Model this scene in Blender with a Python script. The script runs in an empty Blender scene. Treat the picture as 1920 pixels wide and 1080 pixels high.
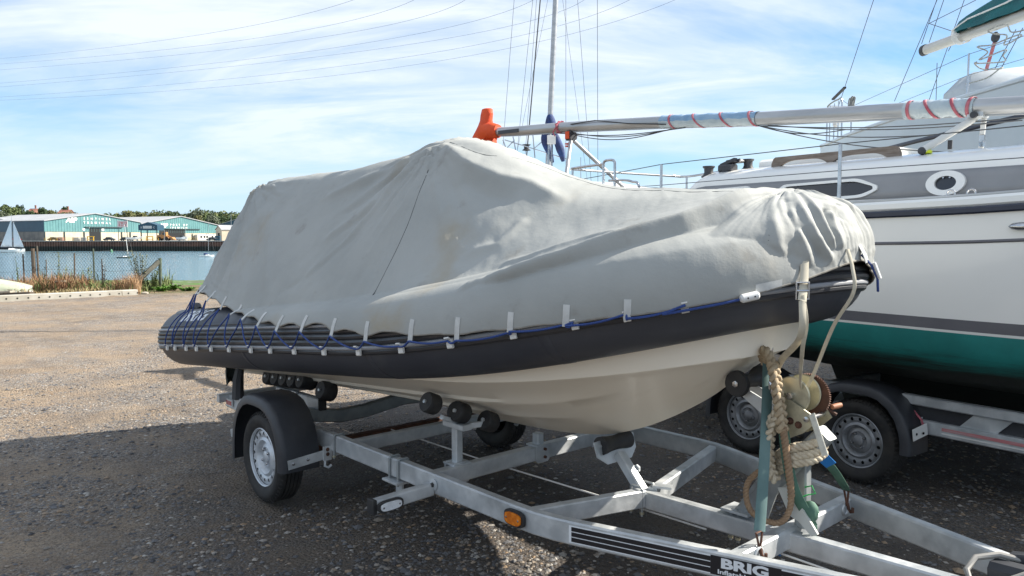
import bpy, math, random
import numpy as np
from mathutils import Vector, Matrix

random.seed(7)
rng = np.random.default_rng(7)
S = bpy.context.scene
COL = S.collection

# ------------------------------------------------------------------ camera
cam_d = bpy.data.cameras.new("camera")
cam_d.sensor_width = 36.0
cam_d.lens = 36.0*1430/1920
cam_d.clip_start = 0.05
cam_d.clip_end = 6000
cam = bpy.data.objects.new("camera", cam_d)
COL.objects.link(cam)
cam.location = (0, 0, 1.62)
cam.rotation_euler = (math.pi/2-math.atan(96/1430), 0, 0)
S.camera = cam

# ------------------------------------------------------------------ light
SUN_AZ, SUN_EL = 80.0, 38.0
W = bpy.data.worlds.new("World"); S.world = W
W.use_nodes = True
wn = W.node_tree; wn.nodes.clear()
def wnode(t, **kw):
    n = wn.nodes.new(t)
    for k, v in kw.items(): setattr(n, k, v)
    return n
sky = wnode("ShaderNodeTexSky", sky_type='NISHITA')
sky.sun_disc = False
sky.sun_elevation = math.radians(SUN_EL)
sky.sun_rotation = math.radians(SUN_AZ)
sky.air_density = 1.0; sky.dust_density = 0.15; sky.ozone_density = 2.5
tc = wnode("ShaderNodeTexCoord")
sep = wnode("ShaderNodeSeparateXYZ"); wn.links.new(tc.outputs["Generated"], sep.inputs[0])
def wmath(op, a, b=None, clamp=False):
    n = wnode("ShaderNodeMath", operation=op, use_clamp=clamp)
    for i, s in enumerate((a, b)):
        if s is None: continue
        if isinstance(s, (int, float)): n.inputs[i].default_value = s
        else: wn.links.new(s, n.inputs[i])
    return n.outputs[0]
zc = wmath('ADD', wmath('MAXIMUM', sep.outputs[2], 0.0), 0.30)
px = wmath('DIVIDE', sep.outputs[0], zc)
py = wmath('DIVIDE', sep.outputs[1], zc)
cmb = wnode("ShaderNodeCombineXYZ")
wn.links.new(px, cmb.inputs[0]); wn.links.new(py, cmb.inputs[1])
def wnoise(rot, scl, scale, detail, rough, off=(0, 0, 0), dist=0.0):
    mp = wnode("ShaderNodeMapping")
    mp.inputs["Rotation"].default_value = (0, 0, math.radians(rot))
    mp.inputs["Scale"].default_value = scl
    mp.inputs["Location"].default_value = off
    wn.links.new(cmb.outputs[0], mp.inputs[0])
    n = wnode("ShaderNodeTexNoise")
    n.inputs["Scale"].default_value = scale; n.inputs["Detail"].default_value = detail
    n.inputs["Roughness"].default_value = rough; n.inputs["Distortion"].default_value = dist
    wn.links.new(mp.outputs[0], n.inputs["Vector"])
    return n.outputs[0]
def wramp(x, a, b):
    n = wnode("ShaderNodeMapRange", interpolation_type='SMOOTHSTEP')
    n.inputs["From Min"].default_value = a; n.inputs["From Max"].default_value = b
    wn.links.new(x, n.inputs["Value"])
    return n.outputs[0]
c_big = wramp(wnoise(25, (0.7, 1.0, 1), 1.0, 6, .55, (5.6, 2.2, 0), .4), .25, .50)
c_fib = wramp(wnoise(38, (0.5, 1.6, 1), 2.4, 9, .62, (1.3, 2.2, 0), .8), .22, .80)
c_fin = wramp(wnoise(50, (0.5, 2.0, 1), 5.5, 7, .6, (0, 5.0, 0), .5), .30, .75)
cov = wmath('MULTIPLY', c_big, wmath('ADD', wmath('MULTIPLY', c_fib, .72), .38), True)
cov = wmath('ADD', cov, wmath('MULTIPLY', wmath('MULTIPLY', c_fin, c_fib), .22), True)
cov = wmath('MULTIPLY', cov, .93)
mixc = wnode("ShaderNodeMix", data_type='RGBA')
wn.links.new(cov, mixc.inputs["Factor"])
tint = wnode("ShaderNodeMix", data_type='RGBA', blend_type='MULTIPLY'); tint.inputs["Factor"].default_value = 1.0
wn.links.new(sky.outputs[0], tint.inputs["A"]); tint.inputs["B"].default_value = (.62, 1.06, 1.32, 1)
wn.links.new(tint.outputs["Result"], mixc.inputs["A"])
mixc.inputs["B"].default_value = (7.8, 8.4, 9.1, 1)
# low haze band all round the horizon
hz_ = wnode("ShaderNodeMix", data_type='RGBA')
wn.links.new(wmath('MULTIPLY', wmath('POWER', wmath('SUBTRACT', 1.0, wmath('MINIMUM', wmath('MULTIPLY', wmath('MAXIMUM', sep.outputs[2], 0.0), 4.2), 1.0)), 1.6), .88), hz_.inputs["Factor"])
wn.links.new(mixc.outputs["Result"], hz_.inputs["A"]); hz_.inputs["B"].default_value = (5.2, 6.85, 8.3, 1)
bg = wnode("ShaderNodeBackground"); bg.inputs["Strength"].default_value = 0.06
wn.links.new(hz_.outputs["Result"], bg.inputs["Color"])
wo = wnode("ShaderNodeOutputWorld"); wn.links.new(bg.outputs[0], wo.inputs["Surface"])

sd = bpy.data.lights.new("sun", 'SUN'); sd.energy = 5.0; sd.angle = math.radians(.53)
sd.color = (1.0, .93, .82)
sun = bpy.data.objects.new("sun", sd); COL.objects.link(sun)
_s = Vector((math.sin(math.radians(SUN_AZ))*math.cos(math.radians(SUN_EL)),
             math.cos(math.radians(SUN_AZ))*math.cos(math.radians(SUN_EL)), math.sin(math.radians(SUN_EL))))
sun.rotation_euler = (-_s).to_track_quat('-Z', 'Y').to_euler()
sun.location = (20, 4, 16)

S.view_settings.view_transform = 'Standard'
S.view_settings.look = 'None'
S.view_settings.gamma = 1.0
S.view_settings.use_curve_mapping = False
S.view_settings.exposure = 1.1
S.render.engine = 'CYCLES'

# ------------------------------------------------------------------ naming
def tag(o, label=None, cat=None, group=None, kind=None):
    if label: o["label"] = label
    if cat: o["category"] = cat
    if group: o["group"] = group
    if kind: o["kind"] = kind
    return o
def thing(name, label, cat, loc=(0, 0, 0), rotz=0.0, group=None):
    o = bpy.data.objects.new(name, None); COL.objects.link(o)
    o.location = loc; o.rotation_euler = (0, 0, rotz); o.empty_display_size = .1
    return tag(o, label, cat, group)
def copy_tree(o, parent=None):
    c = o.copy(); COL.objects.link(c)
    if parent: c.parent = parent
    for ch in list(o.children): copy_tree(ch, c)
    return c

# ------------------------------------------------------------------ mesh builder
def nrm(v):
    v = np.asarray(v, float); l = np.linalg.norm(v, axis=-1, keepdims=True)
    return v/np.maximum(l, 1e-12)
def circ(n, r=1.0, ph=0.0):
    a = np.arange(n)*2*math.pi/n+ph
    return np.stack([np.cos(a)*r, np.sin(a)*r], 1)
def chrect(w, h, c):
    a, b = w/2, h/2
    return np.array([(-a+c, -b), (a-c, -b), (a, -b+c), (a, b-c), (a-c, b), (-a+c, b), (-a, b-c), (-a, -b+c)])
class MB:
    def __init__(s): s.v = []; s.f = []; s.n = 0
    def add(s, vs, fs):
        vs = np.asarray(vs, float).reshape(-1, 3); o = s.n
        s.v.append(vs); s.n += len(vs)
        s.f += [tuple(int(i)+o for i in f) for f in fs]; return s
    def frames(s, pts, up=None, closed=False):
        P = np.asarray(pts, float); n = len(P)
        if closed: T = nrm(np.roll(P, -1, 0)-np.roll(P, 1, 0))
        else: T = nrm(np.gradient(P, axis=0))
        if up is not None:
            A = nrm(np.cross(np.broadcast_to(np.asarray(up, float), T.shape), T)); return P, A, np.cross(T, A)
        r = np.array([0, 0, 1.]) if abs(T[0][2]) < .9 else np.array([1., 0, 0])
        A = [nrm(np.cross(r, T[0]))]
        for i in range(1, n):
            a = A[-1]-T[i]*np.dot(A[-1], T[i]); A.append(nrm(a))
        A = np.array(A); return P, A, np.cross(T, A)
    def sweep(s, pts, prof, up=None, closed=False, cap=True, scale=None):
        P, A, B = s.frames(pts, up, closed); n, m = len(P), len(prof)
        sc = np.ones(n) if scale is None else np.broadcast_to(np.asarray(scale, float), (n,))
        V = P[:, None, :]+sc[:, None, None]*(prof[None, :, 0:1]*A[:, None, :]+prof[None, :, 1:2]*B[:, None, :])
        F = []
        for i in range(n if closed else n-1):
            j = (i+1) % n
            for k in range(m):
                l = (k+1) % m; F.append((i*m+k, i*m+l, j*m+l, j*m+k))
        if cap and not closed: F.append(tuple(range(m-1, -1, -1))); F.append(tuple(range((n-1)*m, n*m)))
        return s.add(V, F)
    def tube(s, pts, r, n=8, closed=False, cap=True):
        if np.ndim(r) == 0: return s.sweep(pts, circ(n, r), None, closed, cap)
        return s.sweep(pts, circ(n, 1.0), None, closed, cap, r)
    def bar(s, p0, p1, w, h, up=(0, 0, 1), c=None):
        c = min(w, h)*.12 if c is None else c
        return s.sweep([p0, p1], chrect(w, h, c), up)
    def bars(s, pts, w, h, up=(0, 0, 1), c=None):
        c = min(w, h)*.12 if c is None else c
        return s.sweep(pts, chrect(w, h, c), up)
    def box(s, c, size, rotz=0.0, ch=None):
        x, y, z = size; ca, sa = math.cos(rotz), math.sin(rotz)
        d = np.array([ca*x/2, sa*x/2, 0]); c = np.asarray(c, float)
        return s.bar(c-d, c+d, y, z, (0, 0, 1), ch)
    def lathe(s, prof, c=(0, 0, 0), axis=(0, 0, 1), n=24, closed=False, cap=True):
        ax = nrm(axis); r = np.array([1., 0, 0]) if abs(ax[0]) < .8 else np.array([0, 1., 0])
        A = nrm(np.cross(ax, r)); B = np.cross(ax, A); pr = np.asarray(prof, float); m = len(pr)
        a = np.arange(n)*2*math.pi/n
        D = np.cos(a)[:, None]*A+np.sin(a)[:, None]*B
        V = np.asarray(c, float)+pr[None, :, 0:1]*D[:, None, :]+pr[None, :, 1:2]*ax
        F = []
        for i in range(n):
            j = (i+1) % n
            for k in range(m if closed else m-1):
                l = (k+1) % m; F.append((i*m+k, j*m+k, j*m+l, i*m+l))
        if cap and not closed:
            if pr[0, 0] > 1e-6: F.append(tuple(i*m for i in range(n-1, -1, -1)))
            if pr[-1, 0] > 1e-6: F.append(tuple(i*m+m-1 for i in range(n)))
        return s.add(V, F)
    def cyl(s, p0, p1, r, n=12): return s.tube([p0, p1], r, n)
    def grid(s, G, cu=False, cv=False):
        G = np.asarray(G, float); a, b = G.shape[:2]; F = []
        for i in range(a if cu else a-1):
            for j in range(b if cv else b-1):
                i2, j2 = (i+1) % a, (j+1) % b
                F.append((i*b+j, i2*b+j, i2*b+j2, i*b+j2))
        return s.add(G, F)
    def prism(s, poly, o, U, Vv, N, d):
        """2D polygon in the plane (o,U,V), thickened by d along N"""
        p = np.asarray(poly, float); o, U, Vv, N = (np.asarray(q, float) for q in (o, U, Vv, N))
        a = o+p[:, 0:1]*U+p[:, 1:2]*Vv; m = len(p)
        F = [tuple(range(m-1, -1, -1)), tuple(range(m, 2*m))]+[(k, (k+1) % m, m+(k+1) % m, m+k) for k in range(m)]
        return s.add(np.concatenate([a, a+N*d]), F)
    def ball(s, c, r, n=10, m=7):
        r = np.broadcast_to(np.asarray(r, float), (3,)); th = np.linspace(0, math.pi, m); a = np.arange(n)*2*math.pi/n
        G = np.stack([np.outer(np.cos(a), np.sin(th)), np.outer(np.sin(a), np.sin(th)), np.outer(np.ones(n), np.cos(th))], -1)*r+np.asarray(c, float)
        return s.grid(G, cu=True)
    def mesh(s, name, mat=None, smooth=True, angle=35, mats=None):
        me = bpy.data.meshes.new(name)
        me.from_pydata(np.concatenate(s.v).tolist() if s.v else [], [], s.f)
        me.validate(clean_customdata=False)
        if smooth:
            me.shade_smooth(); me.set_sharp_from_angle(angle=math.radians(angle))
        if mat: me.materials.append(mat)
        return me
    def build(s, name, mat, parent=None, smooth=True, angle=35):
        o = bpy.data.objects.new(name, s.mesh(name, mat, smooth, angle)); COL.objects.link(o)
        if parent is not None: o.parent = parent
        return o
def share(name, me, parent, loc=(0, 0, 0), rot=(0, 0, 0), scale=1.0):
    o = bpy.data.objects.new(name, me); COL.objects.link(o); o.parent = parent
    o.location = loc; o.rotation_euler = rot; o.scale = (scale,)*3 if np.ndim(scale) == 0 else scale
    return o
def text_mesh(txt, size=1.0, depth=.01, spacing=1.0, shear=0.0, bold=0.0):
    cu = bpy.data.curves.new("lettering", 'FONT'); cu.body = txt; cu.size = size; cu.extrude = depth/2
    cu.space_character = spacing; cu.shear = shear; cu.offset = bold; cu.align_x = 'CENTER'; cu.align_y = 'CENTER'
    cu.resolution_u = 3
    ob = bpy.data.objects.new("lettering", cu); COL.objects.link(ob)
    dg = bpy.context.evaluated_depsgraph_get(); dg.update()
    me = bpy.data.meshes.new_from_object(ob.evaluated_get(dg))
    bpy.data.objects.remove(ob); bpy.data.curves.remove(cu)
    return me
def lettering(txt, mat, parent, origin, U, V, size, depth=.01, name="lettering", squash=1.0, **kw):
    me = text_mesh(txt, size, depth, **kw)
    U = Vector(U).normalized(); V = Vector(V); V = (V-U*V.dot(U)).normalized(); N = U.cross(V)
    M = Matrix(((U.x*squash, V.x, N.x, origin[0]), (U.y*squash, V.y, N.y, origin[1]), (U.z*squash, V.z, N.z, origin[2]), (0, 0, 0, 1)))
    me.transform(M); me.materials.clear(); me.materials.append(mat)
    o = bpy.data.objects.new(name, me); COL.objects.link(o)
    if parent is not None: o.parent = parent
    return o

# ------------------------------------------------------------------ materials
MATS = {}
def mat(name, col, rough=.6, metal=0.0, col2=None, nscale=6.0, ndet=6.0, contrast=(.35, .65), bump=None, stretch=(1, 1, 1),
        spots=None, coat=0.0, trans=0.0, rvar=0.0, spec=.5):
    """principled + noise colour variation (object space), optional second stain layer and bump"""
    m = bpy.data.materials.new(name); m.use_nodes = True; nt = m.node_tree; N = nt.nodes; L = nt.links
    b = N["Principled BSDF"]; b.inputs["Roughness"].default_value = rough; b.inputs["Metallic"].default_value = metal
    b.inputs["Specular IOR Level"].default_value = spec
    if coat: b.inputs["Coat Weight"].default_value = coat
    if trans: b.inputs["Transmission Weight"].default_value = trans
    b.inputs["Base Color"].default_value = (*col, 1)
    t = N.new("ShaderNodeTexCoord"); mp = N.new("ShaderNodeMapping"); mp.inputs["Scale"].default_value = stretch
    L.new(t.outputs["Object"], mp.inputs[0])
    def noise(sc, det, ro=.6):
        n = N.new("ShaderNodeTexNoise"); n.inputs["Scale"].default_value = sc; n.inputs["Detail"].default_value = det
        n.inputs["Roughness"].default_value = ro; L.new(mp.outputs[0], n.inputs["Vector"]); return n.outputs[0]
    def rampf(x, a, c):
        r = N.new("ShaderNodeMapRange"); r.interpolation_type = 'SMOOTHSTEP'
        r.inputs["From Min"].default_value = a; r.inputs["From Max"].default_value = c; L.new(x, r.inputs["Value"]); return r.outputs[0]
    cur = None
    if col2 is not None:
        f = rampf(noise(nscale, ndet), *contrast)
        mx = N.new("ShaderNodeMix"); mx.data_type = 'RGBA'; L.new(f, mx.inputs["Factor"])
        mx.inputs["A"].default_value = (*col, 1); mx.inputs["B"].default_value = (*col2, 1); cur = mx.outputs["Result"]
        if rvar:
            rr = N.new("ShaderNodeMapRange"); rr.inputs["To Min"].default_value = rough-rvar; rr.inputs["To Max"].default_value = rough+rvar
            L.new(f, rr.inputs["Value"]); L.new(rr.outputs[0], b.inputs["Roughness"])
    for sp in (spots or []):
        c3, sc, lo, hi, amt = sp
        f = rampf(noise(sc, 5), lo, hi); mu = N.new("ShaderNodeMath"); mu.operation = 'MULTIPLY'; L.new(f, mu.inputs[0]); mu.inputs[1].default_value = amt
        mx = N.new("ShaderNodeMix"); mx.data_type = 'RGBA'; L.new(mu.outputs[0], mx.inputs["Factor"])
        if cur is None: mx.inputs["A"].default_value = (*col, 1)
        else: L.new(cur, mx.inputs["A"])
        mx.inputs["B"].default_value = (*c3, 1); cur = mx.outputs["Result"]
    if cur is not None: L.new(cur, b.inputs["Base Color"])
    prev = None
    for bp in (bump if isinstance(bump, list) else [bump] if bump else []):
        sc, st, dist = bp
        bn = N.new("ShaderNodeBump"); bn.inputs["Strength"].default_value = st; bn.inputs["Distance"].default_value = dist
        L.new(noise(sc, 6, .65), bn.inputs["Height"])
        if prev is not None: L.new(prev, bn.inputs["Normal"])
        prev = bn.outputs[0]
    if prev is not None: L.new(prev, b.inputs["Normal"])
    MATS[name] = m; return m

galv = mat("galvanised_steel", (.46, .49, .51), .48, .5, (.62, .64, .65), 9, 8, (.35, .7), [(60, .15, .004), (250, .08, .002)], spots=[((.26, .27, .27), 3.5, .56, .75, .55), ((.30, .20, .12), 5.0, .68, .82, .5)], rvar=.1)
galv_dark = mat("weathered_steel", (.22, .24, .25), .55, .5, (.36, .38, .38), 7, 8, (.3, .7), (50, .2, .004), spots=[((.12, .12, .12), 3, .55, .75, .6)])
rust = mat("rusty_steel", (.12, .055, .035), .8, .2, (.07, .035, .025), 20, 6, bump=(80, .4, .004))
zinc = mat("yellow_zinc", (.50, .47, .34), .42, .6, (.34, .32, .24), 14, 6, (.4, .7), (90, .12, .003), spots=[((.16, .11, .06), 9, .62, .78, .7)])
blackrub = mat("black_rubber", (.018, .018, .02), .62, 0, (.032, .031, .03), 12, 5, bump=(120, .15, .003))
tyre_m = mat("tyre_rubber", (.016, .016, .017), .75, 0, (.036, .033, .030), 8, 6, bump=(160, .2, .002))
plast = mat("black_plastic", (.022, .024, .03), .5, 0, (.04, .042, .048), 3, 6, bump=(300, .1, .002), spots=[((.07, .07, .068), 6, .6, .8, .35)])
rim_m = mat("silver_wheel_paint", (.60, .63, .67), .38, .35, (.50, .53, .56), 10, 5, spots=[((.30, .28, .25), 12, .6, .8, .4)])
rim_dark = mat("grey_wheel_paint", (.30, .31, .33), .42, .35, (.20, .21, .22), 10, 5, spots=[((.12, .11, .10), 12, .55, .8, .5)])
holem = mat("dark_hole", (.01, .01, .01), .9)
steel = mat("stainless_steel", (.55, .56, .58), .22, .95, (.42, .43, .45), 15, 4)
alu = mat("aluminium_spar", (.47, .48, .49), .38, .6, (.37, .38, .39), 4, 5, stretch=(.4, 3, 3), spots=[((.36, .36, .34), 5, .6, .8, .4)])
white_paint = mat("white_paint", (.72, .72, .70), .4, 0, (.62, .62, .59), 3, 6, spots=[((.42, .40, .35), 2.2, .64, .85, .4)])
white_clean = mat("white_plastic", (.74, .74, .72), .45, 0, (.66, .66, .64), 9, 4)
wire_m = mat("grey_wire", (.10, .105, .11), .5, .5)
# ================================================================== SETTING
CP, SP = math.cos(math.atan(96/1430)), math.sin(math.atan(96/1430))
def at(u, v, Y):
    """a point at ground distance Y seen in direction (u, v) from where the photographer stands"""
    a, b = (u-960)/1430, (540-v)/1430
    d = np.array([a, CP+b*SP, -SP+b*CP]); return np.array([0, 0, 1.62])+d*(Y/d[1])
def vnoise(x, y, seed=0):
    xi, yi = np.floor(x).astype(np.int64), np.floor(y).astype(np.int64); fx, fy = x-xi, y-yi
    def hsh(a, b):
        n = (a*374761393+b*668265263+seed*1274126177) & 0x7fffffff
        n = ((n ^ (n >> 13))*1274126177) & 0x7fffffff
        return ((n ^ (n >> 16)) & 0xffff)/65535.0
    u, v = fx*fx*(3-2*fx), fy*fy*(3-2*fy)
    return (hsh(xi, yi)*(1-u)+hsh(xi+1, yi)*u)*(1-v)+(hsh(xi, yi+1)*(1-u)+hsh(xi+1, yi+1)*u)*v
def fbm(x, y, oct=4, seed=0):
    s = 0; a = .5
    for o in range(oct): s = s+a*(vnoise(x*2**o, y*2**o, seed+o)-.5); a *= .5
    return s
WATER_Z = -4.0
def ground_z(x, y):
    edge = 25.5+1.6*fbm(x*.25, y*0+3.0, 3, 5)
    t = np.clip((y-edge)/14, 0, 1); z = -2.4*(t*t*(3-2*t))
    t = np.clip((y-38)/62, 0, 1); z = z-1.55*t+.35*fbm(x*.12, y*.12, 4, 9)*np.clip((y-34)/10, 0, 1)
    t = np.clip((y-98)/50, 0, 1); z = z-4*t
    far = y > 300.3
    hill = 9*np.clip((y-370)/130, 0, 1)**1.2*(1+.5*fbm(x*.006, y*.006, 3, 4))
    z = np.where(far, hill, z)
    near = np.clip((27-y)/4, 0, 1)*np.clip((y+30)/10, 0, 1)
    rel = .050*fbm(x*.45, y*.45, 3, 1)+.030*fbm(x*1.7, y*1.7, 3, 2)+.022*fbm(x*7, y*7, 2, 3)
    # old tyre ruts curving across the yard
    for r0, cx, cy in ((6.2, -9.0, 14.5), (7.7, -9.0, 14.5)):
        d = np.abs(np.hypot(x-cx, y-cy)-r0); rel = rel-.022*np.exp(-(d/.13)**2)+.012*np.exp(-((d-.24)/.08)**2)
    return z+near*rel
xs = np.unique(np.concatenate([[-3000, -1800, -1000, -600, -400, -300, -220, -170, -130, -100, -80, -65, -52, -42, -34, -28], np.linspace(-24, -9, 90), np.linspace(-9, 7, 270), np.linspace(7, 14, 40), [17, 22, 30, 45, 70, 110, 170, 300, 600, 1200, 3000]]))
ys = np.unique(np.concatenate([[-400, -150, -60, -25, -12, -6, -2, 0], np.linspace(1, 12, 190), np.linspace(12, 28, 110), np.linspace(28, 110, 50), [125, 150, 200, 260, 299.6, 300.6, 330, 370, 390, 410, 430, 450, 480, 520, 600, 800, 1300, 2500, 5000]]))
GX, GY = np.meshgrid(xs, ys, indexing='ij')
g = MB(); g.grid(np.stack([GX, GY, ground_z(GX, GY)], -1))

def ground_material():
    m = bpy.data.materials.new("gravel_yard"); m.use_nodes = True; nt = m.node_tree; N = nt.nodes; L = nt.links
    b = N["Principled BSDF"]; b.inputs["Roughness"].default_value = .85; b.inputs["Specular IOR Level"].default_value = .25
    t = N.new("ShaderNodeTexCoord"); sp = N.new("ShaderNodeSeparateXYZ"); L.new(t.outputs["Object"], sp.inputs[0])
    def noise(sc, det=6, ro=.6, stretch=None):
        n = N.new("ShaderNodeTexNoise"); n.inputs["Scale"].default_value = sc; n.inputs["Detail"].default_value = det; n.inputs["Roughness"].default_value = ro
        L.new(t.outputs["Object"], n.inputs["Vector"]); return n.outputs[0]
    def ramp(x, a, c, lo=0.0, hi=1.0):
        r = N.new("ShaderNodeMapRange"); r.interpolation_type = 'SMOOTHSTEP'
        for k, v in (("From Min", a), ("From Max", c), ("To Min", lo), ("To Max", hi)): r.inputs[k].default_value = v
        L.new(x, r.inputs["Value"]); return r.outputs[0]
    def mix(f, A, B, mode='MIX'):
        x = N.new("ShaderNodeMix"); x.data_type = 'RGBA'; x.blend_type = mode
        if isinstance(f, float): x.inputs["Factor"].default_value = f
        else: L.new(f, x.inputs["Factor"])
        for k, v in (("A", A), ("B", B)):
            if isinstance(v, tuple): x.inputs[k].default_value = (*v, 1)
            else: L.new(v, x.inputs[k])
        return x.outputs["Result"]
    def vor(sc, feat='F1', out="Color"):
        v = N.new("ShaderNodeTexVoronoi"); v.inputs["Scale"].default_value = sc; v.feature = feat
        L.new(t.outputs["Object"], v.inputs["Vector"]); return v.outputs[out]
    # dirt: tan and dark brown patches; stones: grey, buff, orange flint
    dirt = mix(ramp(noise(.55, 7, .62), .38, .62), (.30, .222, .15), (.14, .108, .08))
    dirt = mix(ramp(noise(2.4, 6, .65), .35, .68, 0, .8), dirt, (.37, .285, .195))
    dirt = mix(ramp(noise(45, 4, .7), .45, .7, 0, .75), dirt, (.085, .07, .058))
    hsv = N.new("ShaderNodeSeparateColor"); L.new(vor(58), hsv.inputs[0])
    st = mix(ramp(hsv.outputs[0], .1, .9), (.10, .10, .105), (.36, .33, .30))
    st = mix(ramp(hsv.outputs[1], .80, .95), st, (.42, .28, .16))
    st = mix(ramp(hsv.outputs[2], .90, .97), st, (.50, .48, .45))
    hs2 = N.new("ShaderNodeSeparateColor"); L.new(vor(130), hs2.inputs[0])
    st2 = mix(ramp(hs2.outputs[0], .1, .95), (.07, .07, .075), (.34, .31, .27))
    st = mix(ramp(hs2.outputs[1], .4, .6), st, st2)
    cover = ramp(noise(1.1, 7, .68), .40, .60)
    pick = ramp(hsv.outputs[2], .15, .55)
    mul = N.new("ShaderNodeMath"); mul.operation = 'MULTIPLY'; L.new(cover, mul.inputs[0]); L.new(pick, mul.inputs[1])
    m2 = N.new("ShaderNodeMath"); m2.operation = 'MULTIPLY_ADD'; L.new(mul.outputs[0], m2.inputs[0]); m2.inputs[1].default_value = .75; m2.inputs[2].default_value = .16
    col = mix(m2.outputs[0], dirt, st)
    # darker asphalt planings in the nearer yard; the boat's shade is painted in too
    dark = N.new("ShaderNodeMath"); dark.operation = 'ADD'; dk2 = N.new("ShaderNodeMath"); dk2.operation = "MULTIPLY"; L.new(ramp(sp.outputs[1], 6.0, 10.0, .98, 0), dk2.inputs[0]); L.new(ramp(sp.outputs[0], -3.0, -.9, .12, 1), dk2.inputs[1]); L.new(dk2.outputs[0], dark.inputs[0]); L.new(ramp(noise(.4, 4), .3, .7, -.25, .25), dark.inputs[1]); dark.use_clamp = True
    colk = mix(.80, col, (.058, .054, .053)); col = mix(dark.outputs[0], col, colk)
    # straw-littered verge, mud flat, algae
    verge = ramp(sp.outputs[1], 20.5, 23.0)
    vcol = mix(ramp(noise(1.6, 6), .4, .62), (.20, .15, .085), (.10, .11, .045))
    col = mix(verge, col, vcol)
    mud = ramp(sp.outputs[1], 27.5, 31)
    mcol = mix(ramp(noise(.09, 6, .6), .42, .55), (.13, .12, .10), (.085, .17, .035))
    mcol = mix(ramp(noise(.35, 5, .6), .55, .66), mcol, (.30, .30, .29))
    col = mix(mud, col, mcol)
    land = ramp(sp.outputs[1], 300.0, 300.5)
    lcol = mix(ramp(sp.outputs[1], 350, 380), (.30, .29, .27), (.10, .12, .05))
    col = mix(land, col, lcol)
    L.new(col, b.inputs["Base Color"])
    h = N.new("ShaderNodeMath"); h.operation = 'MULTIPLY_ADD'; L.new(vor(58, 'F1', "Distance"), h.inputs[0]); h.inputs[1].default_value = -1.0
    L.new(noise(30, 8, .7), h.inputs[2])
    b1 = N.new("ShaderNodeBump"); b1.inputs["Strength"].default_value = .75; b1.inputs["Distance"].default_value = .022; L.new(h.outputs[0], b1.inputs["Height"])
    b2 = N.new("ShaderNodeBump"); b2.inputs["Strength"].default_value = .6; b2.inputs["Distance"].default_value = .05; L.new(noise(5, 8, .7), b2.inputs["Height"]); L.new(b1.outputs[0], b2.inputs["Normal"])
    L.new(b2.outputs[0], b.inputs["Normal"])
    return m
ground = g.build("ground", ground_material()); tag(ground, kind="structure")

# loose stones in front
def stones(name, n, x0, x1, y0, y1, smin, smax, pw, seed):
    r = np.random.default_rng(seed)
    X = r.uniform(x0, x1, n*3); Y = y0+(y1-y0)*r.random(n*3)**pw
    keep = (fbm(X*1.3, Y*1.3, 3, 21)+r.uniform(-.22, .22, n*3)) > .0
    X, Y = X[keep][:n], Y[keep][:n]; n = len(X)
    s = smin+(smax-smin)*r.random(n)**2.6
    base = np.array([(1, 0, 0), (.2, 1, 0), (-.9, .3, 0), (-.4, -.9, 0), (.5, -.8, .1), (.1, .1, .75), (0, 0, -.6)])
    V = base[None]*(1+r.uniform(-.35, .35, (n, 7, 3))); a = r.uniform(0, 6.28, n); ca, sa = np.cos(a), np.sin(a)
    x = V[..., 0]*ca[:, None]-V[..., 1]*sa[:, None]*r.uniform(.55, 1, (n, 1)); y = V[..., 0]*sa[:, None]+V[..., 1]*ca[:, None]
    P = np.stack([x*s[:, None]+X[:, None], y*s[:, None]+Y[:, None], V[..., 2]*s[:, None]*.55+ground_z(X, Y)[:, None]+s[:, None]*.12], -1)
    tri = np.array([(0, 1, 5), (1, 2, 5), (2, 3, 5), (3, 4, 5), (4, 0, 5), (1, 0, 6), (2, 1, 6), (3, 2, 6), (4, 3, 6), (0, 4, 6)])
    F = (tri[None]+7*np.arange(n)[:, None, None]).reshape(-1, 3)
    me = bpy.data.meshes.new(name); me.from_pydata(P.reshape(-1, 3).tolist(), [], F.tolist())
    ca = me.color_attributes.new("tone", 'FLOAT_COLOR', 'POINT')
    c = r.random((n, 3)); C = np.ones((n, 7, 4)); C[..., :3] = c[:, None]; ca.data.foreach_set("color", C.ravel())
    o = bpy.data.objects.new(name, me); COL.objects.link(o); return o
def stone_material():
    m = bpy.data.materials.new("flint_gravel"); m.use_nodes = True; nt = m.node_tree; N = nt.nodes; L = nt.links
    b = N["Principled BSDF"]; b.inputs["Roughness"].default_value = .75; b.inputs["Specular IOR Level"].default_value = .35
    a = N.new("ShaderNodeAttribute"); a.attribute_name = "tone"; s = N.new("ShaderNodeSeparateColor"); L.new(a.outputs["Color"], s.inputs[0])
    r = N.new("ShaderNodeValToRGB"); e = r.color_ramp.elements
    e[0].position = 0; e[0].color = (.055, .055, .06, 1); e[1].position = 1; e[1].color = (.36, .34, .31, 1)
    for p, c in ((.45, (.13, .13, .135, 1)), (.7, (.20, .18, .155, 1)), (.84, (.27, .19, .12, 1)), (.93, (.28, .26, .235, 1))):
        q = e.new(p); q.color = c
    L.new(s.outputs[0], r.inputs[0]); L.new(r.outputs[0], b.inputs["Base Color"]); return m
stone_m = stone_material()
o = stones("gravel", 46000, -5.4, 4.6, 3.2, 11.5, .005, .021, 1.7, 3); o.data.materials.append(stone_m); tag(o, kind="stuff", label="loose grey and buff flint gravel on the yard", cat="gravel")
o = stones("gravel", 700, -6, 4.6, 3.3, 14, .014, .038, 1.4, 4); o.data.materials.append(stone_m); tag(o, kind="stuff", label="larger scattered flint stones on the yard", cat="gravel")

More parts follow.
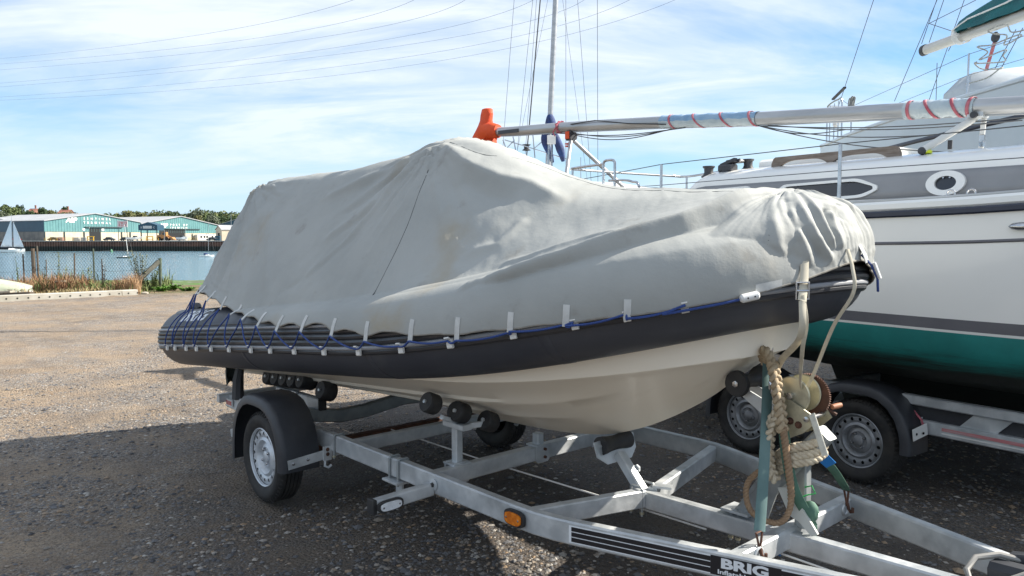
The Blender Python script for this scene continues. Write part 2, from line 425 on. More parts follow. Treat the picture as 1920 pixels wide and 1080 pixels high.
# ------------------------------------------------------------------ water
def water_material():
    m = bpy.data.materials.new("river_water"); m.use_nodes = True; nt = m.node_tree; N = nt.nodes; L = nt.links
    b = N["Principled BSDF"]; b.inputs["Base Color"].default_value = (.10, .19, .245, 1); b.inputs["Roughness"].default_value = .12
    b.inputs["IOR"].default_value = 1.33
    t = N.new("ShaderNodeTexCoord"); mp = N.new("ShaderNodeMapping"); mp.inputs["Scale"].default_value = (.35, 1, 1); L.new(t.outputs["Object"], mp.inputs[0])
    n = N.new("ShaderNodeTexNoise"); n.inputs["Scale"].default_value = 1.1; n.inputs["Detail"].default_value = 7; n.inputs["Roughness"].default_value = .65; L.new(mp.outputs[0], n.inputs["Vector"])
    bp = N.new("ShaderNodeBump"); bp.inputs["Strength"].default_value = .9; bp.inputs["Distance"].default_value = .35; L.new(n.outputs[0], bp.inputs["Height"]); L.new(bp.outputs[0], b.inputs["Normal"])
    return m
w = MB(); w.grid(np.stack(np.meshgrid([-3000, -600, -150, 0, 150, 600, 3000], [26, 120, 300.2], [WATER_Z], indexing='ij'), -1)[:, :, 0])
tag(w.build("water", water_material(), smooth=False), kind="structure")

# ------------------------------------------------------------------ sheet-piled quay
quay = thing("quay_wall", "rusty brown sheet piled quay wall along the far bank under the sheds", "quay wall", (-150, 300, 0))
def quay_mat():
    m = mat("sheet_pile_rust", (.20, .105, .075), .8, 0, (.12, .07, .055), .35, 6, bump=(3, .3, .05))
    nt = m.node_tree; N = nt.nodes; L = nt.links; b = N["Principled BSDF"]; src = b.inputs["Base Color"].links[0].from_socket
    t = N.new("ShaderNodeTexCoord"); s = N.new("ShaderNodeSeparateXYZ"); L.new(t.outputs["Object"], s.inputs[0])
    r = N.new("ShaderNodeMapRange"); r.inputs["From Min"].default_value = -2.35; r.inputs["From Max"].default_value = -1.85; L.new(s.outputs[2], r.inputs["Value"])
    x = N.new("ShaderNodeMix"); x.data_type = 'RGBA'; L.new(r.outputs[0], x.inputs["Factor"]); x.inputs["A"].default_value = (.030, .036, .030, 1); L.new(src, x.inputs["B"])
    L.new(x.outputs["Result"], b.inputs["Base Color"]); return m
pts = []
for k in range(-190, 400):
    pts += [(k, 0), (k+.32, 0), (k+.5, -.42), (k+.82, -.42)]
pts = np.array(pts)
G = np.stack([np.c_[pts, np.full(len(pts), -7.)], np.c_[pts, np.full(len(pts), -.22)]], 0)
m = MB(); m.grid(G); m.build("sheet_piling", quay_mat(), quay, smooth=False)
m = MB(); m.bar((-190, .3, -.06), (400, .3, -.06), 1.5, .32, c=.02); m.build("capping_beam", mat("quay_concrete", (.36, .34, .31), .8, 0, (.26, .25, .23), .8), quay, smooth=False)

# ------------------------------------------------------------------ sheds across the water
teal = mat("teal_cladding", (.105, .25, .255), .5, 0, (.085, .215, .225), .5, 4)
navy = mat("navy_cladding", (.018, .06, .10), .5, 0, (.024, .075, .115), .3)
beige = mat("cream_blockwork", (.56, .50, .38), .8, 0, (.44, .39, .30), .35, 6)
roofm = mat("pale_roof_sheeting", (.36, .37, .385), .6, 0, (.30, .31, .325), .25)
darkin = mat("dark_shed_interior", (.015, .018, .02), .9)
darktrim = mat("dark_trim", (.03, .055, .06), .6)
signw = mat("white_sign_letters", (.80, .80, .78), .6)
A60, B60 = np.array([.5, .866, 0]), np.array([-.866, .5, 0]); ZZ = np.array([0, 0, 1.])
def shed(label, C, w, L, eave, peak, band):
    C = np.array([*C, 0.]); t = thing("warehouse", label, "warehouse", tuple(C)); q = lambda a, b, z: A60*a+B60*b+ZZ*z
    N = -B60                         # gable faces -B60
    m = MB(); m.prism([(0, band), (w, band), (w, eave), (w/2, peak), (0, eave)], (0, 0, 0), A60, ZZ, B60, .4); m.build("gable_cladding", teal, t, smooth=False)
    nrib = int(w/1.1); r = MB()
    for k in range(1, nrib):
        a = w*k/nrib; top = eave+(peak-eave)*(1-abs(a-w/2)/(w/2)); r.bar(q(a, -.03, band), q(a, -.03, top-.15), .10, .07, A60, .01)
    r.build("cladding_rib", teal, t, smooth=False)["kind"] = "stuff"
    m = MB(); m.prism([(.2, 0), (w-.2, 0), (w-.2, band-.02), (.2, band-.02)], B60*.12, A60, ZZ, B60, .35); m.build("lower_wall", beige, t, smooth=False)
    m = MB(); m.prism([(.41, band), (L, band), (L, eave), (.41, eave)], (0, 0, 0), B60, ZZ, A60, .3); m.build("side_cladding", navy, t, smooth=False)
    m = MB(); m.prism([(.5, 0), (L, 0), (L, band-.02), (.5, band-.02)], A60*.12, B60, ZZ, A60, .3); m.build("side_wall", mat("grey_blockwork", (.22, .21, .19), .8, 0, (.15, .15, .14), .4), t, smooth=False)
    m = MB(); m.prism([(.5, 0), (L, 0), (L, eave), (.5, eave)], A60*(w-.3), B60, ZZ, A60, .3); m.build("side_cladding", navy, t, smooth=False)
    m = MB(); m.prism([(0, 0), (w, 0), (w, eave), (w/2, peak), (0, eave)], B60*L, A60, ZZ, B60, .3); m.build("rear_wall", navy, t, smooth=False)
    for a0, z0, a1, z1 in ((-.4, eave-.12, w/2, peak+.02), (w/2, peak+.02, w+.4, eave-.12)):
        m = MB(); m.prism([(0, 0), (L+.8, 0), (L+.8, 1), (0, 1)], q(a0, -.35, z0), B60, A60*(a1-a0)+ZZ*(z1-z0), ZZ, .22); m.build("roof_slope", roofm, t, smooth=False)
    tr = MB()
    for a0, z0, a1, z1 in ((-.3, eave-.05, w/2, peak+.1), (w/2, peak+.1, w+.3, eave-.05)): tr.bar(q(a0, -.40, z0), q(a1, -.40, z1), .1, .35)
    tr.build("verge_trim", roofm, t, smooth=False)
    return t, q
NF = -B60
t, q = shed("large teal gabled shed with navy side wall and white lettering on the far quay", at(84, 444, 305)[:2], 41.8, 60, 8.1, 11.4, 3.7)
def gable_text(t, q, txt, a, z, size, mt=signw, **kw): return lettering(txt, mt, t, q(a, -.10, z), A60, ZZ, size, .08, **kw)
def px_a(C, u):      # distance along a gable seen at column u
    k = (u-960)/1430; return (k*C[1]-C[0])/(A60[0]-k*A60[1])
C1 = at(84, 444, 305)[:2]; C2 = C1+A60[:2]*42.1
def door(t, q, a0, a1, h, b=-.02):
    m = MB(); m.prism([(a0, 0), (a1, 0), (a1, h), (a0, h)], B60*b, A60, ZZ, -B60, .05); m.build("doorway", darkin, t, smooth=False)
def post(t, q, a, h, mt=darktrim, w=.5):
    m = MB(); m.bar(q(a, -.05, 0), q(a, -.05, h), w, .3, A60); m.build("pillar", mt, t, smooth=False)
for u in (86, 123, 160, 230, 246): post(t, q, px_a(C1, u), 3.7)
door(t, q, px_a(C1, 170), px_a(C1, 191), 5.2)
m = MB(); m.bar(q(px_a(C1, 161), -.35, 5.7), q(px_a(C1, 231), -.35, 5.7), .5, .35); m.build("door_canopy", darktrim, t, smooth=False)
m = MB(); m.bar(q(px_a(C1, 168), -.5, 5.35), q(px_a(C1, 168)+.1, -.5, 5.35), .3, .3); m.bar(q(px_a(C1, 157), -.12, 4.7), q(px_a(C1, 161), -.12, 4.7), .1, .9); m.bar(q(px_a(C1, 192.5), -.12, 4.6), q(px_a(C1, 197), -.12, 4.6), .1, .9); m.build("wall_lamp", signw, t, smooth=False)
gable_text(t, q, "ABP", px_a(C1, 136), 8.4, 2.6, bold=.14, shear=.25, spacing=.9)
gable_text(t, q, "SENTINEL", px_a(C1, 185), 9.1, 1.3, spacing=2.35, bold=.03)
gable_text(t, q, "TERMINAL", px_a(C1, 185), 7.45, 1.3, spacing=2.3, bold=.03)
t.location.z = 0
t2, q2 = shed("smaller teal gabled shed with white lettering, right of the lettered shed on the far quay", C2, 40.3, 46, 7.5, 11.1, 3.4)
for u in (362, 388, 402): post(t2, q2, px_a(C2, u), 3.0)
door(t2, q2, px_a(C2, 300), px_a(C2, 348), 5.0)
m = MB(); m.bar(q2(px_a(C2, 298), -.3, 5.3), q2(px_a(C2, 376), -.3, 5.2), .6, .3); m.build("door_canopy", darktrim, t2, smooth=False)
gable_text(t2, q2, "ABP", px_a(C2, 308), 6.75, 2.5, bold=.12, shear=.25, spacing=.9)
gable_text(t2, q2, "PORT OF", px_a(C2, 337), 7.1, 1.3, spacing=2.0, bold=.03)
gable_text(t2, q2, "IPSWICH", px_a(C2, 337), 5.75, 1.3, spacing=2.0, bold=.03)
offm = mat("white_office_panel", (.62, .62, .60), .6, 0, (.54, .54, .52), 1.0)
m = MB(); m.prism([(0, 0), (px_a(C2, 404)-px_a(C2, 366), 0), (px_a(C2, 404)-px_a(C2, 366), 2.7), (0, 2.7)], q2(px_a(C2, 366), -2.2, 0), A60, ZZ, B60, 2.0); m.build("office_block", offm, t2, smooth=False)
for u in (373, 379, 384, 394, 400):
    a = px_a(C2, u); m = MB(); m.prism([(-.5, 1.1), (.5, 1.1), (.5, 2.1), (-.5, 2.1)], q2(a, -2.2, 0), A60, ZZ, NF, .05); m.build("window", darkin, t2, smooth=False)
# navy porch
p0 = at(260, 452, 306); t3 = thing("porch", "navy gabled porch on posts with a pale sign in front of the sheds", "porch", tuple(p0*[1, 1, 0]))
m = MB(); m.prism([(0, 4.2), (7.6, 4.2), (7.6, 6.3), (3.8, 7.5), (0, 6.3)], (0, 0, 0), (1, 0, 0), ZZ, (0, 1, 0), 6); m.build("porch_box", navy, t3, smooth=False)
m = MB(); m.prism([(1.9, 4.9), (5.5, 4.9), (5.5, 6.0), (1.9, 6.0)], (0, 0, 0), (1, 0, 0), ZZ, (0, -1, 0), .08); m.build("sign_board", offm, t3, smooth=False)
for x in (.8, 3.3, 7.1): m = MB(); m.bar((x, .6, 0), (x, .6, 4.2), .3, .3, (1, 0, 0)); m.build("post", darktrim, t3, smooth=False)
lettering("S", signw, t3, (1.2, -.05, 5.3), (1, 0, 0), ZZ, 1.0, .05); lettering("C", signw, t3, (6.3, -.05, 5.3), (1, 0, 0), ZZ, 1.0, .05)
# banner
pinkm = mat("faded_red_banner", (.62, .28, .27), .7)
p0 = at(220, 426, 308); t3 = thing("banner", "faded red and white banner sign fixed beside the shed doorway", "banner", tuple(p0))
m = MB(); m.prism([(0, 0), (4.1, 0), (4.1, 2.7), (2.1, 2.5), (0, 2.75)], (0, 0, 0), (1, 0, 0), ZZ, (0, 1, 0), .15); m.build("board", mat("pale_banner", (.70, .62, .60), .7), t3, smooth=False)
m = MB()
for x, z, ww, hh in ((.6, .4, .5, 1.2), (1.4, .4, .9, .35), (1.5, 1.1, .8, .8), (2.7, .4, .8, 1.0), (3.5, 1.2, .35, 1.1), (.5, 1.9, 3.0, .25)): m.prism([(x, z), (x+ww, z), (x+ww, z+hh), (x, z+hh)], (0, 0, 0), (1, 0, 0), ZZ, (0, -1, 0), .05)
m.build("red_pattern", pinkm, t3, smooth=False)
m = MB(); m.bar((.3, .1, -6), (.3, .1, 0), .2, .2, (1, 0, 0)); m.bar((3.8, .1, -6), (3.8, .1, 0), .2, .2, (1, 0, 0)); m.build("post", darktrim, t3, smooth=False)
# small sheds at the right end
def small_shed(label, u, Y, w, d, eave, peak, wm, rm, rot=0.0):
    p = at(u, 452, Y)*[1, 1, 0]; t = thing("shed", label, "shed", tuple(p), rot)
    m = MB(); m.prism([(0, 0), (w, 0), (w, eave), (w/2, peak), (0, eave)], (0, 0, 0), (1, 0, 0), ZZ, (0, 1, 0), d); m.build("wall", wm, t, smooth=False)
    for x0, z0, x1, z1 in ((-.3, eave-.1, w/2, peak+.05), (w/2, peak+.05, w+.3, eave-.1)):
        m = MB(); m.prism([(0, 0), (d+.6, 0), (d+.6, 1), (0, 1)], (x0, -.3, z0), (0, 1, 0), (x1-x0, 0, z1-z0), ZZ, .2); m.build("roof_slope", rm, t, smooth=False)
    m = MB(); m.prism([(w*.35, 0), (w*.65, 0), (w*.65, eave*.7), (w*.35, eave*.7)], (0, 0, 0), (1, 0, 0), ZZ, (0, -1, 0), .06); m.build("door", darkin, t, smooth=False)
    return t
small_shed("low cream shed with pale roof at the right end of the far quay", 405, 330, 8, 12, 4.6, 6.4, beige, roofm, -.9)
small_shed("navy shed gable rising behind the low cream shed", 409, 380, 20, 30, 7.4, 10.6, navy, roofm, .15)
small_shed("long low grey shed beyond the right end of the quay", 432, 340, 30, 14, 5, 7, offm, roofm, 0)
small_shed("grey shed standing behind the blue-sided shed at the far left", -60, 330, 26, 20, 7, 9.5, offm, roofm, 0)

# houses on the hill
redroof = mat("red_roof_tiles", (.30, .13, .09), .8, 0, (.23, .10, .07), 1.5); brickm = mat("red_brick", (.26, .13, .09), .85, 0, (.20, .10, .07), 2)
for u, v, Y, ww, lab in ((50, 399.5, 470, 4.5, "house with orange red roof among the trees at left"), (107, 401.5, 470, 6.5, "larger brick house with pink red roof by the round tree")):
    p = at(u, v, Y); gz = float(ground_z(np.array([p[0]]), np.array([p[1]]))[0]); t = thing("house", lab, "house", (p[0], p[1], gz))
    hh = p[2]-gz
    m = MB(); m.prism([(0, -2), (8, -2), (8, hh), (4, hh+2.6), (0, hh)], (0, 0, 0), (0, 1, 0), ZZ, (1, 0, 0), ww); m.build("wall", brickm, t, smooth=False)
    for y0, y1 in ((-.3, 4), (8.3, 4)):
        m = MB(); m.prism([(0, 0), (ww+.6, 0), (ww+.6, 1), (0, 1)], (-.3, y0, hh-.1), (1, 0, 0), (0, y1-y0, 2.8), ZZ, .2); m.build("roof_slope", redroof, t, smooth=False)
    m = MB(); m.bar((ww*.7, 4, hh+3), (ww*.7, 4, hh+5), .8, .8, (1, 0, 0)); m.build("chimney", brickm, t, smooth=False)
    for x in (ww*.25, ww*.65): m = MB(); m.prism([(x-.6, hh-2), (x+.6, hh-2), (x+.6, hh-.7), (x-.6, hh-.7)], (0, 0, 0), (1, 0, 0), ZZ, (0, -1, 0), .06); m.build("window", darkin, t, smooth=False)

# ------------------------------------------------------------------ trees on the far bank
bark = mat("tree_bark", (.07, .055, .04), .9, 0, (.11, .09, .07), 3)
def leafmat(name, a, b):
    m = mat(name, a, .75, 0, b, .5, 3, (.3, .7), spec=.2); return m
leafs = [leafmat("mid_green_foliage", (.07, .10, .04), (.12, .15, .06)), leafmat("dark_foliage", (.042, .068, .034), (.07, .10, .045)), leafmat("olive_foliage", (.11, .12, .05), (.16, .155, .07)), leafmat("grey_green_foliage", (.085, .11, .07), (.13, .15, .10))]
def crown_mesh(name, lobes, n, size, mt, seed):
    r = np.random.default_rng(seed); C = np.array([l[:3] for l in lobes]); R = np.array([l[3] for l in lobes]); k = r.choice(len(lobes), n, p=R**2/np.sum(R**2))
    d = nrm(r.normal(size=(n, 3))); d[:, 2] = np.where(d[:, 2] < -.35, -d[:, 2], d[:, 2]); rad = R[k]*(.55+.5*r.random(n)**.6)
    rad *= 1+.22*np.sin(d[:, 0]*5+k)*np.sin(d[:, 2]*6+k*2)
    P = C[k]+d*rad[:, None]*[1, 1, .85]
    nn = nrm(d+r.normal(scale=.6, size=(n, 3))); a = nrm(np.cross(nn, r.normal(size=(n, 3)))); b = np.cross(nn, a); s = size*(.5+r.random((n, 1)))
    V = np.stack([P-a*s-b*s*.4, P+a*s*.3-b*s, P+a*s+b*s*.5, P-a*s*.2+b*s], 1).reshape(-1, 3)
    me = bpy.data.meshes.new(name); me.from_pydata(V.tolist(), [], (np.arange(n)[:, None]*4+np.arange(4)).tolist()); me.materials.append(mt); return me
def trunk_mesh(h, r, seed):
    q = random.Random(seed); m = MB(); top = (q.uniform(-.3, .3), q.uniform(-.3, .3), h)
    m.tube([(0, 0, -3), (0, 0, 0), (top[0]*.5, top[1]*.5, h*.55), top], [r*1.2, r, r*.75, r*.45], 7)
    for i in range(5):
        a = i*1.3+q.random(); z = h*(.55+.08*i); m.tube([(top[0]*.5, top[1]*.5, z), (math.cos(a)*h*.2, math.sin(a)*h*.2, z+h*.22), (math.cos(a)*h*.34, math.sin(a)*h*.34, z+h*.36)], [r*.4, r*.25, r*.1], 5)
    return m.mesh("tree_trunk", bark)
TP = []
for i in range(6):
    q = random.Random(50+i); nl = 7+i % 3
    lobes = [(q.uniform(-2.6, 2.6), q.uniform(-2.6, 2.6), q.uniform(3.2, 7.6), q.uniform(1.3, 2.3)) for _ in range(nl)]+[(0, 0, 5, 2.6)]
    TP.append((crown_mesh("tree_crown", lobes, 2300, .25, leafs[(0, 1, 2, 3, 0, 1)[i]], 60+i), trunk_mesh(5.0, .3, 70+i)))
def tree(name, u, vtop, Y, wpx, proto, label, group="trees on the far bank"):
    p = at(u, vtop, Y); gz = float(ground_z(np.array([p[0]]), np.array([Y]))[0]); hgt = max(p[2]-gz, 3.0)
    t = thing(name, label, "tree", (p[0], Y, gz), random.uniform(0, 6.28), group); sx = wpx/1430*Y/7.0; sz = hgt/9.2
    t.scale = (sx, sx, sz)
    c, k = TP[proto]; share("crown", c, t); share("trunk", k, t)
TREES = [(22, 377, 430, 34, 0, "tall mid green tree at the left above the blue-sided shed"), (38, 384, 440, 20, 1, "dark tree leaning on the tall left tree"), (8, 388, 415, 30, 3, "grey green rounded tree at the far left edge"), (56, 394, 430, 26, 1, "low dark tree in front of the orange roofed house"), (78, 389, 440, 24, 1, "dark round tree between the two houses"), (95, 392, 445, 22, 2, "olive tree left of the larger brick house"), (122, 387, 490, 16, 1, "small round dark tree behind the larger brick house"), (140, 395, 440, 26, 3, "low grey green tree right of the larger brick house"), (158, 397, 450, 22, 0, "low green tree over the ridge of the lettered shed"),
 (212, 396, 440, 26, 0, "green tree just right of the lettered shed's ridge"), (232, 393, 450, 30, 2, "olive green tree above the right slope of the lettered shed"), (248, 391, 460, 24, 0, "bright green tree on the hill left of the middle"), (266, 397, 440, 34, 2, "broad olive tree behind the navy porch"), (287, 399, 450, 30, 0, "green tree over the second shed's left roof"), (306, 399, 440, 26, 0, "mid green tree by the second shed's ridge"), (325, 396, 450, 30, 1, "dark tree on the second shed's ridge line"), (340, 402, 430, 24, 3, "grey tree right of the second shed's ridge"),
 (362, 386, 400, 32, 3, "tall grey green tree with open crown right of the second shed"), (377, 402, 395, 24, 2, "olive tree under the tall open tree"), (401, 396, 400, 26, 3, "slender grey green tree near the right end of the sheds"), (418, 406, 430, 26, 1, "dark tree at the right above the low cream shed"), (436, 407, 440, 28, 1, "dark tree partly hidden by the boat cover"), (460, 405, 430, 34, 0, "green tree behind the boat cover"), (-25, 384, 430, 40, 1, "dark tree beyond the left edge")]
for k, (u, v, Y, wp, pr, lab) in enumerate(TREES): tree("broadleaf_tree", u, v, Y, wp, pr, lab)

r_ = np.random.default_rng(77); P = []
for u in np.arange(-80, 480, 4.0):
    Y = 455+r_.uniform(-12, 40); vt = 397+6*fbm(np.array([u*.03]), np.array([2.]), 3, 8)[0]*2+r_.uniform(-2, 2)+(5 if 150 < u < 205 else 0); p = at(u, vt, Y); P.append((p[0], Y, float(ground_z(np.array([p[0]]), np.array([Y]))[0]), p[2]))
for nm_, lm, sd_ in (("woodland", leafs[0], 1), ("woodland", leafs[2], 2), ("woodland", leafs[1], 3)):
    lob = [(x-P[0][0], y-450, z+(t_-z)*.45, max((t_-z)*.55, 1.5)) for k, (x, y, z, t_) in enumerate(P) if k % 3 == sd_-1]
    me = crown_mesh(nm_, lob, 5200, .55, lm, 200+sd_); o = bpy.data.objects.new(nm_, me); COL.objects.link(o); o.location = (P[0][0], 450, 0); tag(o, "distant belt of trees along the ridge behind the sheds", "woodland", kind="stuff")
# ================================================================== BOAT TRAILER
TO = (-.794, 5.235, 0.0); TR = math.atan2(-.742, .670)
trailer = thing("boat_trailer", "galvanised single axle boat trailer under the grey covered inflatable boat", "trailer", TO, TR)
X_, Y_, Z_ = np.array([1., 0, 0]), np.array([0, 1., 0]), np.array([0, 0, 1.])

def tyre_mesh(R, w, rr):
    h = w/2
    pr = [(rr, -h*.62), (rr+.012, -h*.80), (R*.80, -h*1.0), (R*.90, -h*.98), (R-.018, -h*.86), (R-.004, -h*.74)]
    m = MB(); seg = []
    # tread with four grooves
    z = -h*.74
    for k in range(5):
        z0, z1 = -h*.74+k*(h*1.48/5), -h*.74+(k+1)*(h*1.48/5)-.006
        seg += [(R, z0+.001), (R, z1)]
        if k < 4: seg += [(R-.007, z1+.001), (R-.007, z1+.005)]
    pr = pr+seg+[(R-.018, h*.86), (R*.90, h*.98), (R*.80, h), (rr+.012, h*.80), (rr, h*.62)]
    m.lathe(pr, axis=(0, -1, 0), n=56, closed=True)
    for k in range(56):      # shoulder blocks
        a = 2*math.pi*k/56; c = np.array([math.cos(a), 0, math.sin(a)])
        for s in (-1, 1): m.bar(c*(R-.016)+Y_*s*h*.87, c*(R-.001)+Y_*s*h*.70, .012, .006, Y_*s+c)
    return m.mesh("tyre", tyre_m, angle=50)
def rim_mesh(rr, mt, nh=16, slot=(.0125, .011), rs=.144):
    m = MB()
    # outer lip and barrel (axis -y = outward side), profile (r, outward)
    m.lathe([(rr-.004, -.05), (rr+.004, -.012), (rr+.006, .0), (rr, .006), (rr-.005, .003), (rr-.007, -.012), (rr-.0085, -.018)], axis=(0, -1, 0), n=64, cap=False)
    r1, r0 = rr-.0085, .120
    def P(r, a, z): return np.array([r*math.cos(a), -z, r*math.sin(a)])
    for k in range(nh):
        a0, a1 = 2*math.pi*k/nh, 2*math.pi*(k+1)/nh; ac = (a0+a1)/2
        sq = [(1, y/2) for y in (-2, -1, 0, 1)]+[(-x/2, 1) for x in (-2, -1, 0, 1)]+[(-1, -y/2) for y in (-2, -1, 0, 1)]+[(x/2, -1) for x in (-2, -1, 0, 1)]
        ha = (a1-a0)/2; out = [(rs+(r1-rs)*y if y > 0 else rs+(rs-r0)*y, ac-ha*x) for x, y in sq]
        ring = [(rs+slot[0]*y/math.hypot(x, y), ac-slot[1]*x/math.hypot(x, y)/rs) for x, y in sq]
        zz = lambda r: -.010-.008*((r-rs)/(r1-rs if r > rs else rs-r0))**2
        vs = [P(r, a, zz(r)) for r, a in out]+[P(r, a, zz(r)) for r, a in ring]+[P(r, a, zz(r)-.0035) for r, a in ring]
        fs = [(j, (j+1) % 16, 16+(j+1) % 16, 16+j) for j in range(16)]+[(16+j, 16+(j+1) % 16, 32+(j+1) % 16, 32+j) for j in range(16)]
        m.add(vs, fs)
        for dr_, s_ in ((r1, 1), (r0, -1)):
            pass
    m.lathe([(.1205, -.018), (.113, -.012), (.104, -.008), (.096, -.014), (.090, -.026), (.086, -.034), (.060, -.022), (.056, -.030), (.036, -.030), (.034, -.018), (.026, -.014), (0, -.012)], axis=(0, -1, 0), n=48, cap=False)
    # corner fill ring behind the slots
    return m.mesh("rim", mt, angle=40)
def wheel(parent, c, out, mt, ph=0.0, mes={}):
    key = mt.name
    if key not in mes:
        b = MB(); b.lathe([(.16, .052), (.08, .052), (0, .06)], axis=(0, 1, 0), n=32)
        n = MB()
        n.lathe([(.010, 0), (.010, .012), (.006, .018), (0, .019)], Y_*.030, (0, -1, 0), 6)
        mes[key] = (tyre_mesh(.277, .165, .168), rim_mesh(.176, mt), b.mesh("brake_drum", blackrub), n.mesh("wheel_nuts", steel))
    ty, ri, dr, nu = mes[key]
    o = share("wheel", ty, parent, c, (0, ph, 0) if out < 0 else (0, ph, math.pi))
    # tyre is the wheel part's own mesh; rim, drum and nuts hang below it
    r = share("rim", ri, o, (0, -.064, 0)); share("brake_drum", dr, o, (0, -.06, 0)); [share("wheel_nut", nu, o, (.047*math.cos(a), -.066, .047*math.sin(a))) for a in (.785, 2.356, 3.927, 5.498)]
    return o
wheel(trailer, (0, -.918, .277), -1, rim_m, .2)
wheel(trailer, (0, .918, .277), 1, rim_m, .5)

def mudguard(parent, yo, s, x0=0.0, path=None):
    pa = np.array(path or [(.375, .265), (.375, .34), (.362, .42), (.325, .51), (.265, .585), (.185, .64), (.10, .662), (0, .666), (-.10, .66), (-.18, .635), (-.25, .585), (-.305, .515), (-.34, .43), (-.355, .33), (-.36, .20)])
    n = len(pa); T = nrm(np.gradient(pa, axis=0)); Nn = np.stack([-T[:, 1], T[:, 0]], 1)
    Nn = np.where((Nn*(pa-[0, .28])).sum(1)[:, None] < 0, -Nn, Nn)
    sec = [(.0, -.035), (.0, -.004), (.006, 0), (.20, 0), (.222, -.004), (.234, -.016), (.238, -.055)]     # (inward->outward y, offset)
    def layer(d): return np.array([[(x0+p[0]+q[0]*(o+d), yo+s*(y-.238), p[1]+q[1]*(o+d)) for y, o in sec] for p, q in zip(pa, Nn)])
    A, B = layer(0), layer(-.006); m = MB(); m.grid(A); m.grid(B[:, ::-1])
    for i in range(n-1):
        for L_ in ((A[i, 0], B[i, 0], B[i+1, 0], A[i+1, 0]), (A[i, -1], A[i+1, -1], B[i+1, -1], B[i, -1])): m.add(L_, [(0, 1, 2, 3)])
    for i in (0, n-1): m.grid(np.stack([A[i], B[i]]))
    return m.build("mudguard", plast, parent, angle=42)
mudguard(trailer, -1.035, -1); mudguard(trailer, 1.035, 1)
for s in (-1, 1):
    m = MB(); m.bar((.384, s*1.0, .315), (.384, s*.66, .345), .006, .055); m.build("mudguard_bracket", galv, trailer)
    b = MB()
    for y in (.97, .88): b.lathe([(.009, 0), (.009, .005), (0, .007)], (.387, s*y, .317+(1-y)*.09), (1, 0, 0), 8)
    b.build("bolt", steel, trailer)
    m = MB(); m.bar((.389, s*.755, .30), (.389, s*.755, .385), .055, .010, (1, 0, 0)); m.build("bracket_plate", galv, trailer)
    for z in (.365, .337): m = MB(); m.lathe([(.012, 0), (.012, .003), (0, .004)], (.393, s*.755, z), (1, 0, 0), 10); m.build("bracket_hole", rust, trailer)
    m = MB(); m.tube([(.39, s*.77, .30), (.395, s*.775, .27), (.40, s*.755, .258), (.40, s*.735, .27)], .008, 8); m.build("tie_hook", galv, trailer)
    m = MB(); m.bar((-.37, s*1.02, .36), (-.37, s*.70, .39), .045, .05); m.build("rear_mudguard_bracket", galv, trailer)

NR = [(-1.2, -.705, .40), (2.0, -.705, .40), (2.12, -.700, .40), (2.22, -.683, .40), (2.32, -.655, .40), (3.5, -.285, .405), (4.15, -.08, .41)]
FR = [(-1.2, .78, .40), (1.9, .80, .40), (2.02, .795, .40), (2.12, .77, .40), (2.22, .735, .40), (3.5, .30, .405), (4.15, .08, .41)]
for P in (NR, FR):
    m = MB(); m.bars(P, .05, .10, c=.007); m.build("side_rail", galv, trailer)
m = MB(); m.bar((2.20, -.085, .385), (4.05, -.02, .40), .06, .08, c=.007); m.build("centre_spine", galv, trailer)
m = MB(); m.bars([(-.1, -.68, .47), (-.1, -.62, .468), (-.1, -.40, .425), (-.1, -.20, .43), (-.1, .10, .47), (-.1, .48, .455), (-.1, .78, .47)], .06, .085, c=.007); m.build("axle_beam", galv_dark, trailer)
m = MB(); m.bar((0, -.84, .277), (0, .84, .277), .06, .06); m.build("axle_tube", rust, trailer)
m = MB(); m.bar((.56, -.68, .405), (.56, .775, .405), .05, .075); m.build("cross_beam", galv, trailer)
m = MB(); m.bar((1.34, -.68, .395), (1.34, .775, .395), .055, .085); m.build("cross_beam", galv, trailer)
m = MB(); m.bar((2.07, -.675, .40), (2.22, -.11, .395), .05, .085); m.build("diagonal_beam", galv, trailer)
m = MB(); m.bar((2.24, -.06, .395), (2.03, .765, .40), .05, .085); m.build("diagonal_beam", galv, trailer)
m = MB(); m.bar((2.92, -.445, .405), (2.92, .525, .405), .055, .085, c=.007); m.build("cross_beam", galv, trailer)
# outrigger arm with front marker lamp
m = MB(); m.bar((1.40, -.735, .375), (1.375, -1.045, .355), .05, .062); m.build("outrigger_arm", galv, trailer)
def oval(c, U, V, N, a, b, d, n=20, r=.6):
    pl = []
    for k in range(n):
        t = 2*math.pi*k/n; ct, st_ = math.cos(t), math.sin(t)
        pl.append((a*math.copysign(abs(ct)**r, ct), b*math.copysign(abs(st_)**r, st_)))
    return pl
def lamp(c, U, N, a, b, lens, name):
    U, N = nrm(U), nrm(N); V = np.cross(N, U); c = np.asarray(c, float)
    m = MB(); m.prism(oval(c, U, V, N, a, b, .0), c, U, V, N, .016); o = m.build(name, blackrub, trailer)
    m = MB(); m.prism(oval(c, U, V, N, a*.80, b*.74, .0), c+N*.0165, U, V, N, .008); m.build("lens", lens, o)
    m = MB()
    for s in (-1, 1): m.lathe([(.005, 0), (.005, .002), (0, .003)], c+U*s*a*.62+N*.0245, N, 8)
    m.build("lens_screws", steel, o)
clear = mat("clear_lens", (.70, .72, .74), .2, 0, (.60, .62, .64), 40, 3, bump=(300, .3, .003)); amber = mat("amber_lens", (.75, .22, .015), .22, 0, (.55, .13, .01), 30, 3, bump=(260, .4, .003), coat=.3)
lamp((1.412, -.985, .359), (.08, 1, .065), (1, -.08, 0), .068, .026, clear, "front_marker_lamp")
lamp((2.02, -.7305, .40), (1, 0, 0), (0, -1, 0), .062, .036, amber, "side_marker_lamp")
